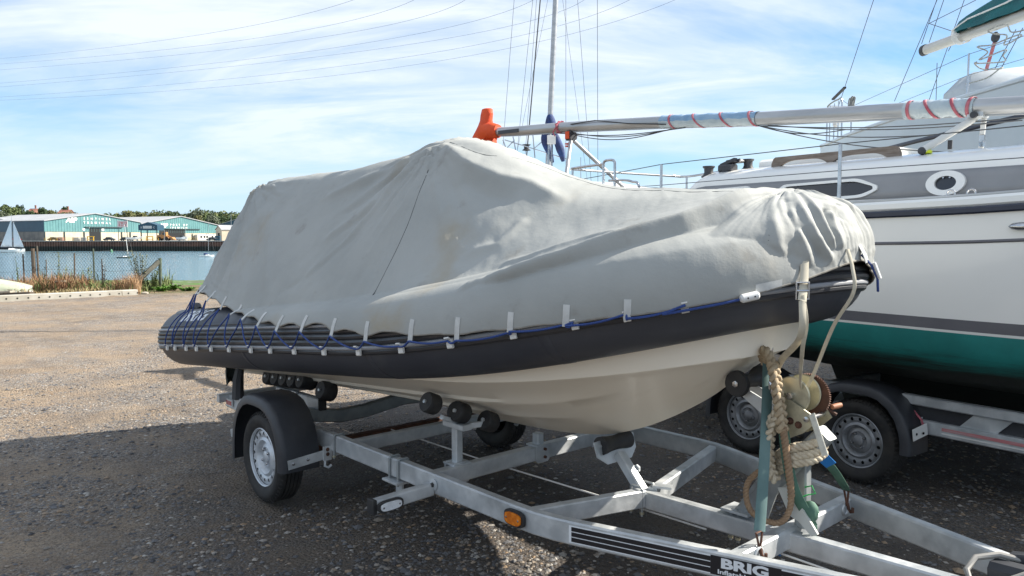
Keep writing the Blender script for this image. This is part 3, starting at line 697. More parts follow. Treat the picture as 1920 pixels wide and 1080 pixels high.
m = MB(); m.box((1.372, -1.056, .355), (.056, .02, .07), .0); m.build("end_cap", blackrub, trailer)
# U-bolts and clamp plates
def ubolt(x, y0, y1, zt, zb, r=.006, mt=galv_dark):
    m = MB(); m.tube([(x, y0, zb-.03), (x, y0, zt-.006), (x, y0+.006, zt), (x, y1-.006, zt), (x, y1, zt-.006), (x, y1, zb-.03)], r, 8); o = m.build("u_bolt", mt, trailer)
    for y in (y0, y1): q = MB(); q.lathe([(.011, 0), (.011, .010), (0, .010)], (x, y, zb-.02), (0, 0, 1), 6); q.build("nut", zinc, o)
def ubolt_y(y, x0, x1, zt, zb, r=.006):
    m = MB(); m.tube([(x0, y, zb-.03), (x0, y, zt-.006), (x0+.006, y, zt), (x1-.006, y, zt), (x1, y, zt-.006), (x1, y, zb-.03)], r, 8); o = m.build("u_bolt", galv_dark, trailer)
    for x in (x0, x1): q = MB(); q.lathe([(.011, 0), (.011, .010), (0, .010)], (x, y, zb-.02), (0, 0, 1), 6); q.build("nut", zinc, o)
for x in (1.03, 1.11): ubolt(x, -.738, -.672, .456, .345)
ubolt(.44, -.738, -.672, .456, .345)
m = MB(); m.bar((1.0, -.72, .335), (1.14, -.72, .335), .09, .012); m.bar((1.07, -.70, .24), (1.07, -.70, .33), .06, .012, (0, 1, 0)); m.build("spring_plate", galv, trailer)
m = MB(); m.lathe([(.028, 0), (.030, .006), (.014, .009), (0, .009)], (1.42, -.7305, .40), (0, -1, 0), 16); m.build("washer", galv, trailer)
m = MB(); m.lathe([(.013, 0), (.011, .008), (0, .010)], (1.42, -.741, .40), (0, -1, 0), 6); m.build("bolt", blackrub, trailer)

# rollers
def roller(parent, c, axis, L, r, name="roller", waist=.0, mt=blackrub):
    ax = nrm(axis); c = np.asarray(c, float); pr = []
    for k in range(9):
        t = -1+k/4; pr.append((r*(1-waist*(1-t*t))*(1-.10*max(0, abs(t)-.74)/.26), t*L/2))
    m = MB(); m.lathe([(.012, -L/2)]+pr+[(.012, L/2)], c, ax, 22); o = m.build(name, mt, parent, angle=50)
    q = MB(); q.lathe([(0, -L/2-.012), (.010, -L/2-.011), (.010, L/2+.011), (0, L/2+.012)], c, ax, 8); q.build("axle_pin", galv, o); return o
def wobble_set(y, x, hz, tilt):
    """one post with a swinging cradle of four rollers"""
    m = MB(); m.bar((x, y, .36), (x, y, hz-.085), .045, .045, (1, 0, 0)); p = m.build("roller_post", galv, trailer)
    m = MB(); m.box((x+.034, y, .395), (.012, .11, .11)); m.box((x, y, .441), (.10, .11, .010)); m.box((x-.034, y, .395), (.012, .11, .11)); m.build("post_clamp", galv, p)
    for z in (.415, .375): q = MB(); q.lathe([(.010, 0), (.010, .007), (0, .009)], (x+.041, y+.025, z), (1, 0, 0), 6); q.build("bolt", rust, p)
    q = MB(); q.box((x, y, .345), (.05, .05, .02)); q.build("post_foot", zinc, p)
    s = math.copysign(1, -y) if y else 1
    m = MB(); m.bar((x-.085, y, hz-.075), (x+.085, y, hz-.075), .06, .03); m.bar((x, y-.10, hz-.06+tilt*.10), (x, y+.12, hz-.06-tilt*.12), .028, .022)
    m.bar((x+.06, y+.04, hz-.075), (x+.09, y+.13, hz-.07), .02, .03); m.build("cradle_arm", galv, p)
    for dx, dy in ((-.05, -.13), (.03, .0), (-.04, .04), (.09, .14)):
        roller(trailer, (x+dx, y+dy, hz-.005-tilt*dy), (0, 1, -tilt), .075, .054)
wobble_set(-.50, 1.31, .715, .42)
wobble_set(.55, 1.31, .735, -.42)
m = MB(); m.bar((1.34, .06, .36), (1.34, .06, .505), .05, .05, (1, 0, 0)); p = m.build("keel_post", galv, trailer)
m = MB(); m.box((1.376, .06, .395), (.012, .10, .10)); m.box((1.34, .06, .441), (.09, .10, .01)); m.build("post_clamp", galv, p)
for z in (.42, .375): m = MB(); m.lathe([(.009, 0), (.009, .012), (0, .014)], (1.383, .07, z), (1, 0, 0), 6); m.build("bolt", rust, p)
m = MB(); m.box((1.34, .06, .345), (.05, .05, .02)); m.build("post_foot", zinc, p)
# rear roller bank
for s in (-1, 1):
    yb = s*.56
    m = MB(); m.bar((-.66, yb, .525), (-.04, yb, .535), .05, .075); b = m.build("roller_rail", galv, trailer)
    m = MB(); m.box((-.36, yb-s*-.032, .53), (.07, .014, .095)); m.build("clamp_plate", galv, b)
    for dz in (-.02, .02): q = MB(); q.lathe([(.009, 0), (.009, .004), (0, .005)], (-.36, yb+s*.041, .53+dz), (0, s, 0), 8); q.build("plate_hole", holem, b)
    q = MB(); q.box((-.028, yb, .535), (.012, .052, .077)); q.build("end_cap", blackrub, b)
    m = MB(); m.bar((-.36, yb, .46), (-.36, yb, .50), .06, .06, (1, 0, 0)); m.bar((-.36, yb, .445), (-.1, yb*.98, .445), .05, .06); m.build("roller_bank_stem", galv_dark, b)
    for k, x in enumerate((-.76, -.63, -.50, -.37, -.24)): roller(trailer, (x, yb, .612+.012*k), (0, 1, -s*-.30), .11, .058)
    roller(trailer, (.03, yb+s*.0, .632), (0, 1, -s*-.3), .10, .062)
    q = MB(); q.bar((-.20, yb-s*.06, .575), (.04, yb-s*.06, .632), .012, .03); q.build("swing_arm", plast, b)
# keel roller on the vee brace
m = MB(); m.bar((2.20, -.085, .415), (2.035, -.055, .555), .05, .05, (0, 1, 0)); kp = m.build("keel_roller_post", galv, trailer)
q = np.array([2.0, -.055, .60])
m = MB(); m.bars([q+(-.005, -.115, .03), q+(.012, -.113, -.03), q+(.02, -.085, -.05), q+(.02, .085, -.05), q+(.012, .113, -.03), q+(-.005, .115, .03)], .07, .007, (1, 0, .6)); m.build("roller_yoke", galv, kp)
roller(trailer, q+(0, 0, .005), (0, 1, 0), .205, .05, "keel_roller", .28)
q2 = MB(); q2.lathe([(.02, 0), (.02, .012), (0, .016)], (2.13, -.045, .50), (0, 1, 0), 6); q2.build("clamp_bolt", galv, kp)
ubolt_y(-.13, 2.17, 2.235, .45, .345); ubolt_y(-.04, 2.17, 2.235, .45, .345)
m = MB(); m.box((2.27, -.02, .442), (.09, .05, .012), .5); m.build("clamp_strap", galv, trailer)
# brake rod and cable
m = MB(); m.tube([(.1, -.12, .32), (1.1, -.125, .325), (2.2, -.085, .33), (2.55, -.075, .33)], .0045, 6); m.build("brake_rod", white_paint, trailer)
m = MB(); m.tube([(2.91, -.105, .345), (3.25, -.085, .33), (3.7, -.05, .34)], .0045, 6); m.build("brake_rod", white_paint, trailer)
bluep = mat("blue_plastic", (.02, .17, .48), .45); m = MB(); m.tube([(2.83, -.11, .348), (2.92, -.105, .345)], .011, 8); m.build("cable_sleeve", bluep, trailer)
# rail end, rear board and guide
m = MB(); m.bar((-1.17, -.80, .43), (-1.17, .86, .43), .05, .06); rb = m.build("rear_light_bar", galv, trailer)
redw = mat("red_reflector", (.45, .03, .03), .35); m = MB(); m.box((-1.10, -.742, .40), (.10, .012, .05)); m.build("reflector", white_clean, rb)
for dx in (-.03, .005, .036): m = MB(); m.box((-1.10+dx, -.7485, .40), (.018, .004, .03)); m.build("reflector_stripe", redw, rb)
m = MB(); m.tube([(-1.0, -.72, .44), (-1.0, -.715, .58), (-.985, -.705, .68), (-.965, -.70, .71)], [.045, .042, .03, .02], 8); gp = m.build("side_guide", plast, trailer)
fl = MB(); rr = np.random.default_rng(5); G = np.zeros((7, 9, 3))
for i in range(7):
    for j in range(9):
        a = j/8*4.2+.6; G[i, j] = (-1.04+.055*math.cos(a)-i*.006-.02*max(0, i-3)*math.cos(a*.5), -.735+.045*math.sin(a), .71-.028*i+.012*math.sin(a*3+i))
fl.grid(G); o = fl.build("torn_sleeve", mat("dark_green_fabric", (.03, .04, .038), .85, 0, (.05, .06, .055), 20), gp); o.modifiers.new("thickness", 'SOLIDIFY').thickness = .004

# winch post, winch, snubbing roller
m = MB(); m.bar((2.70, -.02, .43), (3.045, 0, .845), .07, .075, (0, 1, 0), .008); wp = m.build("winch_post", galv_dark, trailer)
m = MB(); m.prism([(2.66, .425), (2.82, .425), (2.91, .70), (2.845, .715)], (0, -.042, 0), X_, Z_, (0, -1, 0), .008); m.build("post_gusset", galv_dark, wp)
m = MB(); m.bar((2.955, .0, .44), (2.95, .0, .74), .05, .05, (1, 0, 0)); m.build("post_stay", galv_dark, wp)
ubolt_y(-.065, 2.665, 2.70, .452, .345)
m = MB(); m.box((2.69, -.03, .446), (.13, .11, .012)); m.build("base_plate", galv, wp)
m = MB(); m.prism([(2.62, .995), (2.64, 1.01), (2.90, .905), (2.92, .855), (2.86, .84)], (0, -.05, 0), X_, Z_, (0, 1, 0), .008); m.prism([(2.62, .995), (2.64, 1.01), (2.90, .905), (2.92, .855), (2.86, .84)], (0, .042, 0), X_, Z_, (0, 1, 0), .008); m.build("snub_arm", galv, wp)
sn = MB(); sn.lathe([(.012, -.105), (.052, -.105), (.056, -.098), (.056, -.088), (.050, -.082), (.034, -.06), (.026, 0), (.034, .06), (.050, .082), (.056, .088), (.056, .098), (.052, .105), (.012, .105)], (2.70, 0, 1.005), (0, 1, 0), 30)
so = sn.build("snub_roller", blackrub, trailer, angle=40); q = MB(); q.lathe([(0, -.114), (.014, -.112), (.014, .112), (0, .114)], (2.70, 0, 1.005), (0, 1, 0), 6); q.build("axle_bolt", steel, so)
wn_ = MB(); pl_ = [(2.860, .905), (2.868, .985), (2.885, .992), (3.015, .925), (3.035, .895), (2.985, .845), (2.93, .815)]
win = thing("winch", None, None); win.parent = trailer
for y in (-.075, .060): m = MB(); m.prism(pl_, (0, y, 0), X_, Z_, (0, 1, 0), .006); m.build("winch_plate", zinc, win)
m = MB(); m.lathe([(.008, -.062), (.072, -.060), (.076, -.055), (.072, -.052), (.030, -.050), (.030, .030), (.072, .032), (.076, .036), (.07, .04), (.008, .04)], (2.925, 0, .985), (0, 1, 0), 36); m.build("drum", zinc, win)
gr = MB(); nt_ = 60; pr = []
for k in range(nt_*2):
    a = math.pi*k/nt_; r = .090 if k % 2 else .083; pr.append((r*math.cos(a), r*math.sin(a)))
gr.prism(pr, (2.945, .044, .975), X_, Z_, (0, 1, 0), .010); gr.build("gear_wheel", rust, win, smooth=False)
m = MB(); m.lathe([(.0, -.085), (.014, -.084), (.014, .07), (0, .072)], (2.925, 0, .985), (0, 1, 0), 10); m.lathe([(0, -.088), (.011, -.086), (.011, .075), (0, .078)], (3.0, 0, .905), (0, 1, 0), 10); m.build("shaft", steel, win)
for x, z in ((2.93, .885), (2.965, .875)):
    m = MB(); m.lathe([(.015, 0), (.015, .003), (.009, .003), (.009, .012), (0, .013)], (x, -.075, z), (0, -1, 0), 10); m.build("plate_bolt", rust, win)
m = MB(); m.bar((3.03, -.10, .935), (3.10, -.125, .79), .026, .007, (0, 1, 0), .002); m.build("handle_arm", mat("bright_zinc", (.62, .60, .52), .4, .4, (.5, .48, .42), 30), win)
m = MB(); m.lathe([(0, 0), (.010, .002), (.012, .025), (.010, .05), (0, .052)], (3.03, .07, .935), (.3, 1, .1), 12); m.build("handle_grip", mat("worn_orange_plastic", (.34, .15, .08), .6), win)
m = MB(); m.bar((2.985, .07, .94), (3.045, .08, .905), .016, .010); m.tube([(3.0, .075, .945), (3.03, .09, .935)], .006, 6); m.build("ratchet_pawl", rust, win)

# decals on the near draw rail
d = nrm(np.array([3.5-2.32, -.285+.655, .005])); nrl = np.cross(d, Z_); nrl = nrl if nrl[1] < 0 else -nrl; upv = np.cross(nrl, d); upv = upv if upv[2] > 0 else -upv
dc = thing("decal", None, None); dc.parent = trailer
dblk = mat("black_vinyl", (.012, .012, .016), .35); dwht = mat("white_vinyl", (.72, .74, .76), .4)
o0 = np.array([2.33, -.652, .40])+nrl*.0258-d*.03
def strip(a0, a1, z0, z1, mt, lift, nm):
    m = MB(); m.prism([(a0, z0), (a1, z0), (a1, z1), (a0, z1)], o0+nrl*lift, d, upv, nrl, .0008); m.build(nm, mt, dc, smooth=False)
strip(-.012, .575, -.036, .036, dwht, 0, "decal_ground"); strip(.575, .83, -.036, .036, dblk, 0, "decal_panel"); strip(.83, 1.65, -.036, .036, dwht, 0, "decal_ground")
for a0, a1 in ((0, .575), (.83, 1.63)):
    for z0, z1 in ((.013, .031), (-.009, .009), (-.031, -.013)): strip(a0, a1, z0, z1, dblk, .0011, "decal_stripe")
lettering("BRIG", dwht, dc, o0+d*.700+upv*.011+nrl*.0016, d, upv, .050, .001, squash=1.62, bold=.0022)
lettering("Inflatable boats", dwht, dc, o0+d*.703-upv*.022+nrl*.0016, d, upv, .023, .001, squash=1.45, bold=.0006)
# coupling head, cable and plug
m = MB(); m.bars([(3.62, .07, .46), (3.75, .05, .47), (4.0, .02, .47), (4.2, 0, .46)], .09, .07, c=.02); m.bar((3.66, .13, .49), (3.86, .13, .53), .05, .05); m.build("coupling_head", plast, trailer)
m = MB(); m.tube([(3.70, .12, .50), (3.63, .09, .51), (3.575, .03, .50), (3.565, -.03, .47), (3.60, -.07, .43), (3.67, -.04, .46), (3.74, .02, .50)], .011, 10); m.build("lighting_cable", mat("grey_cable", (.28, .27, .25), .55), trailer)
for xx in (2.92,):
    for yy, nm in ((-.33, "lashing_eye"), (.40, "lashing_eye")):
        m = MB(); a = np.linspace(0, 2*math.pi, 20, endpoint=False); m.tube(np.stack([xx+.03+.0*a, yy+.026*np.cos(a), .415+.026*np.sin(a)], 1), .006, 8, closed=True); m.build(nm, galv, trailer)
# ================================================================== INFLATABLE BOAT
def _cr(P, t):
    """Catmull-Rom through control rows P (n,...) at parameters t in [0,n-1]"""
    P = np.asarray(P, float); n = len(P)
    i = np.clip(np.floor(t).astype(int), 0, n-2); f = t-i
    sh = (-1,)+(1,)*(P.ndim-1); f = f.reshape(sh)
    p0 = P[np.clip(i-1, 0, n-1)]; p1 = P[i]; p2 = P[i+1]; p3 = P[np.clip(i+2, 0, n-1)]
    return .5*(2*p1+(p2-p0)*f+(2*p0-5*p1+4*p2-p3)*f*f+(3*p1-p0-3*p2+p3)*f**3)

COVER_ST = [
 [(-1.50,0,1.08),(-1.47,0,1.3),(-1.43,0,1.55),(-1.38,0,1.85),(-1.33,0,2.0),(-1.0,0,2.06)],
 [(-1.52,-.45,1.10),(-1.49,-.42,1.3),(-1.44,-.38,1.55),(-1.38,-.33,1.82),(-1.33,-.27,2.0),(-.98,0,2.06)],
 [(-1.40,-.80,1.19),(-1.39,-.74,1.3),(-1.38,-.62,1.55),(-1.36,-.48,1.83),(-1.30,-.35,2.01),(-.95,0,2.06)],
 [(-1.14,-.92,1.225),(-1.17,-.85,1.3),(-1.18,-.71,1.55),(-1.18,-.53,1.84),(-1.15,-.37,2.02),(-.85,0,2.06)],
 [(-.76,-.955,1.185),(-.75,-.90,1.28),(-.73,-.76,1.54),(-.7,-.57,1.84),(-.68,-.38,2.03),(-.5,0,2.07)],
 [(-.24,-.985,1.12),(-.2,-.92,1.27),(-.15,-.77,1.54),(-.05,-.57,1.85),(0,-.38,2.04),(.1,0,2.08)],
 [(.35,-1.0,1.1),(.42,-.92,1.3),(.5,-.76,1.57),(.6,-.56,1.87),(.7,-.37,2.075),(.75,0,2.11)],
 [(.89,-1.0,1.14),(.92,-.91,1.32),(.97,-.75,1.6),(1.02,-.56,1.9),(1.07,-.36,2.135),(1.08,0,2.13)],
 [(1.25,-1.01,1.15),(1.26,-.92,1.32),(1.28,-.77,1.55),(1.3,-.57,1.84),(1.35,-.34,2.08),(1.36,0,2.045)],
 [(1.6,-1.01,1.19),(1.62,-.93,1.33),(1.63,-.76,1.46),(1.64,-.55,1.70),(1.65,-.3,1.925),(1.65,0,1.94)],
 [(1.92,-1.0,1.22),(1.94,-.945,1.41),(1.95,-.72,1.49),(1.95,-.5,1.63),(1.95,-.25,1.80),(1.95,0,1.865)],
 [(2.24,-.94,1.27),(2.26,-.875,1.49),(2.28,-.65,1.582),(2.3,-.42,1.68),(2.3,-.2,1.785),(2.3,0,1.838)],
 [(2.56,-.80,1.33),(2.58,-.755,1.555),(2.6,-.52,1.672),(2.6,-.3,1.745),(2.6,-.15,1.797),(2.6,0,1.822)],
 [(2.78,-.62,1.385),(2.80,-.595,1.585),(2.81,-.41,1.705),(2.82,-.22,1.77),(2.82,-.1,1.80),(2.82,0,1.81)],
 [(2.95,-.44,1.43),(2.965,-.435,1.61),(2.945,-.31,1.718),(2.91,-.17,1.77),(2.9,-.08,1.795),(2.88,0,1.805)],
 [(3.08,-.27,1.47),(3.08,-.27,1.61),(3.05,-.215,1.715),(3.0,-.12,1.765),(2.97,-.06,1.79),(2.92,0,1.80)],
 [(3.13,-.12,1.51),(3.12,-.12,1.62),(3.08,-.10,1.71),(3.06,-.06,1.76),(3.0,-.03,1.785),(2.95,0,1.80)],
 [(3.15,0,1.53),(3.135,0,1.63),(3.10,0,1.705),(3.06,0,1.75),(3.02,0,1.785),(2.96,0,1.80)],
]
def cover_ctrl():
    S = np.array(COVER_ST)
    port = S[-2::-1].copy(); port[:, :, 1] *= -1
    for st, d4, d3 in ((6, .03, 0), (7, .10, .04), (8, .17, .08), (9, .13, .06)):   # the console sits to starboard
        k = len(port)-1-st; port[k, 4, 2] -= d4; port[k, 3, 2] -= d3
    return np.concatenate([S, port])          # closed: first == last
def cover_base(nt, nv):
    C = cover_ctrl(); n = len(C)
    Cp = np.concatenate([C[-2:-1], C, C[1:2]])   # wrap for the closed loop
    t = np.linspace(0, n-1, nt)
    G = _cr(Cp, t+1)
    v = np.linspace(0, 5, nv)
    return _cr(np.swapaxes(G, 0, 1), v).swapaxes(0, 1), t, v
COVER_FOLDS = [
 (0.02,0.03,[(-1.294,-0.432,1.965),(-1.064,-0.679,1.632),(-0.871,-0.927,1.222)]),
 (0.022,0.035,[(-1.162,-0.467,1.941),(-0.855,-0.7,1.628),(-0.678,-0.873,1.338),(-0.615,-0.937,1.218)]),
 (-0.018,0.025,[(-1.104,-0.577,1.788),(-0.911,-0.795,1.457),(-0.85,-0.94,1.2)]),
 (-0.012,0.03,[(-0.946,-0.494,1.927),(-0.598,-0.73,1.6),(-0.36,-0.905,1.292)]),
 (0.012,0.04,[(-0.62,-0.563,1.853),(-0.344,-0.749,1.573),(0.008,-0.938,1.244)]),
 (0.014,0.03,[(0.928,-0.446,2.058),(0.526,-0.482,1.976),(0.273,-0.527,1.911),(0.018,-0.576,1.843)]),
 (0.014,0.03,[(0.955,-0.461,2.044),(0.838,-0.565,1.882),(0.613,-0.67,1.715),(0.345,-0.757,1.571)]),
 (0.014,0.03,[(0.922,-0.462,2.039),(0.784,-0.65,1.756),(0.649,-0.75,1.59),(0.303,-0.908,1.318)]),
 (-0.01,0.035,[(0.943,-0.491,2.002),(0.728,-0.733,1.622),(0.409,-0.871,1.388),(0.106,-0.929,1.268)]),
 (-0.012,0.03,[(0.843,-0.478,2.007),(0.596,-0.601,1.815),(0.398,-0.656,1.73)]),
 (-0.012,0.025,[(0.88,-0.477,2.013),(0.717,-0.651,1.749),(0.536,-0.721,1.632)]),
 (0.05,0.036,[(2.009,-0.934,1.43),(2.179,-0.907,1.46),(2.29,-0.864,1.499),(2.421,-0.807,1.54),(2.579,-0.689,1.605),(2.722,-0.528,1.665),(2.813,-0.321,1.74),(2.87,-0.073,1.8)]),
 (-0.032,0.045,[(2.204,-0.924,1.411),(2.332,-0.879,1.458),(2.51,-0.805,1.512),(2.67,-0.686,1.585),(2.785,-0.54,1.644),(2.868,-0.366,1.715)]),
 (0.014,0.03,[(1.879,-0.706,1.492),(2.12,-0.644,1.554),(2.3,-0.579,1.613),(2.519,-0.568,1.646)]),
 (-0.01,0.03,[(2.166,-0.886,1.481),(2.272,-0.725,1.557),(2.497,-0.663,1.612),(2.636,-0.577,1.651)]),
 (0.022,0.03,[(1.765,-0.992,1.264),(1.894,-0.98,1.341),(2.009,-0.934,1.43)]),
 (-0.012,0.04,[(2.012,-0.979,1.308),(2.14,-0.947,1.376),(2.282,-0.901,1.427)]),
 (0.024,0.05,[(1.092,-0.425,2.09),(1.322,-0.451,1.998),(1.555,-0.407,1.907),(1.692,-0.343,1.876),(1.821,-0.32,1.815),(1.941,-0.299,1.776)]),
 (-0.02,0.06,[(1.337,-0.505,1.917),(1.531,-0.491,1.827),(1.705,-0.428,1.795)]),
 (0.013,0.03,[(1.805,-0.453,1.715),(1.79,-0.537,1.648),(1.774,-0.616,1.58),(1.682,-0.664,1.555),(1.632,-0.704,1.522)]),
 (0.008,0.025,[(1.517,-0.66,1.622),(1.617,-0.688,1.545)]),
 (-0.01,0.03,[(1.289,-0.524,1.909),(1.52,-0.605,1.693),(1.584,-0.691,1.554)]),
 (0.01,0.03,[(1.161,-0.523,1.946),(1.397,-0.647,1.695),(1.513,-0.728,1.531)]),
 (0.02,0.028,[(2.9,-0.11,1.789),(3.014,-0.273,1.706),(3.06,-0.3,1.623),(3.081,-0.277,1.548),(3.094,-0.243,1.503)]),
 (0.016,0.03,[(2.905,-0.189,1.766),(2.992,-0.355,1.666),(3.018,-0.374,1.588),(3.044,-0.333,1.513)]),
 (-0.014,0.018,[(2.957,-0.211,1.751),(3.011,-0.287,1.699),(3.055,-0.308,1.623),(3.067,-0.301,1.56)]),
 (-0.015,0.022,[(2.991,-0.231,1.737),(3.054,-0.287,1.653),(3.091,-0.253,1.591),(3.108,-0.205,1.511)]),
 (0.017,0.022,[(2.936,-0.125,1.779),(3.039,-0.236,1.712),(3.09,-0.24,1.623),(3.112,-0.192,1.56),(3.123,-0.147,1.517)]),
 (-0.013,0.02,[(3.019,-0.194,1.74),(3.085,-0.213,1.662),(3.111,-0.184,1.597),(3.124,-0.141,1.546)]),
 (0.016,0.018,[(2.951,-0.106,1.782),(3.057,-0.182,1.723),(3.1,-0.177,1.644),(3.122,-0.141,1.568)]),
 (-0.012,0.016,[(3.064,-0.128,1.731),(3.101,-0.154,1.654),(3.123,-0.135,1.581)]),
 (0.012,0.018,[(3.076,-0.101,1.718),(3.108,-0.129,1.646),(3.13,-0.108,1.573)]),
 (-0.012,0.025,[(3.058,-0.007,1.752),(3.098,-0.08,1.686)]),
 (0.012,0.025,[(2.953,-0.452,1.514),(3.008,-0.384,1.523),(3.08,-0.276,1.521)]),
 (-0.01,0.025,[(2.914,-0.494,1.488),(2.987,-0.409,1.503),(3.031,-0.349,1.496)]),
 (0.01,0.03,[(2.858,-0.554,1.567),(2.881,-0.533,1.554),(2.916,-0.493,1.593)]),
 (0.012,0.03,[(2.645,-0.742,1.452),(2.791,-0.618,1.519),(2.912,-0.502,1.542)]),
 (-0.012,0.03,[(2.6,-0.772,1.466),(2.764,-0.64,1.534),(2.868,-0.541,1.585)]),
]
boat = thing("inflatable_boat", "dark grey rigid inflatable boat with cream hull on the galvanised trailer", "boat", TO, TR)
tubem = mat("dark_grey_hypalon", (.036, .040, .053), .46, 0, (.048, .052, .064), 1.4, 5, bump=[(420, .12, .001), (5, .12, .01)], spots=[((.11, .11, .11), 2.6, .62, .85, .30)])
strakem = mat("black_rubbing_strake", (.026, .027, .032), .42, 0, (.036, .037, .042), 4, 4, bump=(200, .1, .001))
pipem = mat("grey_strake_piping", (.30, .31, .33), .4, 0, (.25, .26, .28), 6, 4)
hullm = mat("cream_gelcoat", (.90, .83, .71), .42, 0, (.87, .79, .66), 1.3, 6, (.3, .7), spots=[((.56, .47, .36), 2.4, .62, .84, .30)], stretch=(.6, 1.5, 1.5), coat=.05)
TUBE_R = .2125
def tube_centre(n=150):
    """starboard half of the collar, stern to bow, in trailer space"""
    a = np.linspace(0, math.pi/2, n)
    xb = 2.88; x = np.r_[np.linspace(-1.6, xb-.2, 260)[:-1], xb-.2*(1-np.linspace(0, 1, 300))**2]
    t = np.clip((x-1.022)/(xb-1.022), 0, 1); y = -.8375*(1-t**2.95)**(1/2.3225)
    z = 1.005+.10*x+.0544*np.clip(x-1, 0, None)**2
    P = np.stack([x, y, z], 1)
    # resample by arc length
    s = np.r_[0, np.cumsum(np.linalg.norm(np.diff(P, axis=0), axis=1))]; q = np.linspace(0, s[-1], n)
    return np.stack([np.interp(q, s, P[:, k]) for k in range(3)], 1)
TC = tube_centre()
FULL = np.concatenate([TC, TC[-2::-1]*[1, -1, 1]])
def tube_frame(P):
    T = nrm(np.gradient(P, axis=0)); A = nrm(np.cross(T, Z_)); return T, A, np.cross(A, T)      # A points outboard (starboard first)
FT, FA, FB = tube_frame(FULL)
def on_tube(i, ang, r=TUBE_R): return FULL[i]+r*(math.cos(ang)*FA[i]+math.sin(ang)*FB[i])
def ring(P, T, A, B, r, n=36):
    th = np.arange(n)*2*math.pi/n
    return P[None]+r*(np.cos(th)[:, None]*A+np.sin(th)[:, None]*B)
rings = []
K = 12
for k in range(K):
    t = k/K*math.pi/2; rings.append(ring(FULL[0]-FT[0]*.24*math.cos(t), FT[0], FA[0], FB[0], max(TUBE_R*math.sin(t)**.8, .004)))
for i in range(len(FULL)): rings.append(ring(FULL[i], FT[i], FA[i], FB[i], TUBE_R))
for k in range(K-1, -1, -1):
    t = k/K*math.pi/2; rings.append(ring(FULL[-1]+FT[-1]*.24*math.cos(t), FT[-1], FA[-1], FB[-1], max(TUBE_R*math.sin(t)**.8, .004)))
m = MB(); m.grid(np.array(rings), cv=True); tube_o = m.build("inflatable_tube", tubem, boat, angle=60)
# rubbing strake: broad bead plus ridges along the outer side
NF_ = len(FULL)
def along(ang, r=TUBE_R, i0=0, i1=None, ext=True):
    i1 = NF_ if i1 is None else i1
    P = [on_tube(i, ang, r) for i in range(i0, i1)]
    if ext and i0 == 0: P = [on_tube(0, ang, r*math.sin(t)**.8 if t > .1 else r*.2)-FT[0]*.24*math.cos(t) for t in np.linspace(math.radians(48), math.pi/2, 8)[:-1]]+P
    if ext and i1 == NF_: P = P+[on_tube(-1, ang, r*math.sin(t)**.8)+FT[-1]*.24*math.cos(t) for t in np.linspace(math.pi/2, math.radians(48), 8)[1:]]
    return np.array(P)
RA = math.radians
for ang, r, mt, nm in ((RA(4), .016, strakem, "rubbing_strake"), (RA(-4), .018, strakem, "rubbing_strake"), (RA(12), .014, strakem, "rubbing_strake"), (RA(27), .008, strakem, "rubbing_strake"), (RA(19), .009, pipem, "strake_piping"), (RA(-11.5), .011, pipem, "strake_piping"), (RA(-17), .017, strakem, "rubbing_strake")):
    m = MB(); m.tube(along(ang, TUBE_R+(.004 if mt is pipem else -.003)), r, 10); m.build(nm, mt, tube_o)
for i in (44, 88, 118, NF_-119, NF_-89, NF_-45):          # chamber seams
    m = MB(); th = np.arange(40)*2*math.pi/40
    R0 = np.array([[FULL[i]+FT[i]*d+(TUBE_R+o)*(math.cos(a)*FA[i]+math.sin(a)*FB[i]) for a in th] for d, o in ((-.022, .0002), (-.02, .0014), (.02, .0014), (.022, .0002))])
    m.grid(R0, cv=True); m.build("seam_tape", tubem, tube_o)
# cone handles by the stern
hm = plast
for s in (0, 1):
    i = 6 if s == 0 else NF_-7; p = [on_tube(i, RA(98), TUBE_R+o)+FT[i]*d for d, o in ((-.23, -.03), (-.20, .012), (-.15, .026), (-.09, .024), (-.05, .0))]
    m = MB(); m.tube(p, [.02, .028, .03, .028, .02], 10); m.build("grab_handle", hm, tube_o)
    th = np.linspace(0, 2*math.pi, 22, endpoint=False); m = MB()
    m.grid(np.array([[FULL[i]+FT[i]*(-.11+.16*rr*math.cos(a))+(TUBE_R+hh)*(math.cos(RA(82)+.40*rr*math.sin(a))*FA[i]+math.sin(RA(82)+.40*rr*math.sin(a))*FB[i]) for a in th] for rr, hh in ((1, .0005), (.97, .003), (.5, .003), (.02, .003))]), cv=True); m.build("handle_patch", tubem, tube_o)
# name patch
def tube_patch(i_mid, a_mid, L, Hh, lift, mt, nm, rad=.2):
    G = []
    for u in np.linspace(-1, 1, 15):
        row = []
        for v in np.linspace(-1, 1, 7):
            x = FULL[i_mid]+FT[i_mid]*(u*L/2+v*.02); an = a_mid+v*Hh/2/TUBE_R*(1 if abs(u) < .95 else .8); row.append(x+(TUBE_R+lift)*(math.cos(an)*FA[i_mid]+math.sin(an)*FB[i_mid]))
        G.append(row)
    m = MB(); m.grid(np.array(G)); return m.build(nm, mt, tube_o, smooth=True)
ip = int(np.argmin(abs(TC[:, 0]+1.07)))
tube_patch(ip, RA(50), .66, .16, .0016, strakem, "name_patch")
me = text_mesh("BRIG", .155, .0, spacing=1.0, shear=.22, bold=.0035)
import bmesh as _bm
b_ = _bm.new(); b_.from_mesh(me); _bm.ops.triangulate(b_, faces=b_.faces); _bm.ops.subdivide_edges(b_, edges=b_.edges, cuts=2); b_.to_mesh(me); b_.free()
co = np.zeros(len(me.vertices)*3); me.vertices.foreach_get("co", co); co = co.reshape(-1, 3)
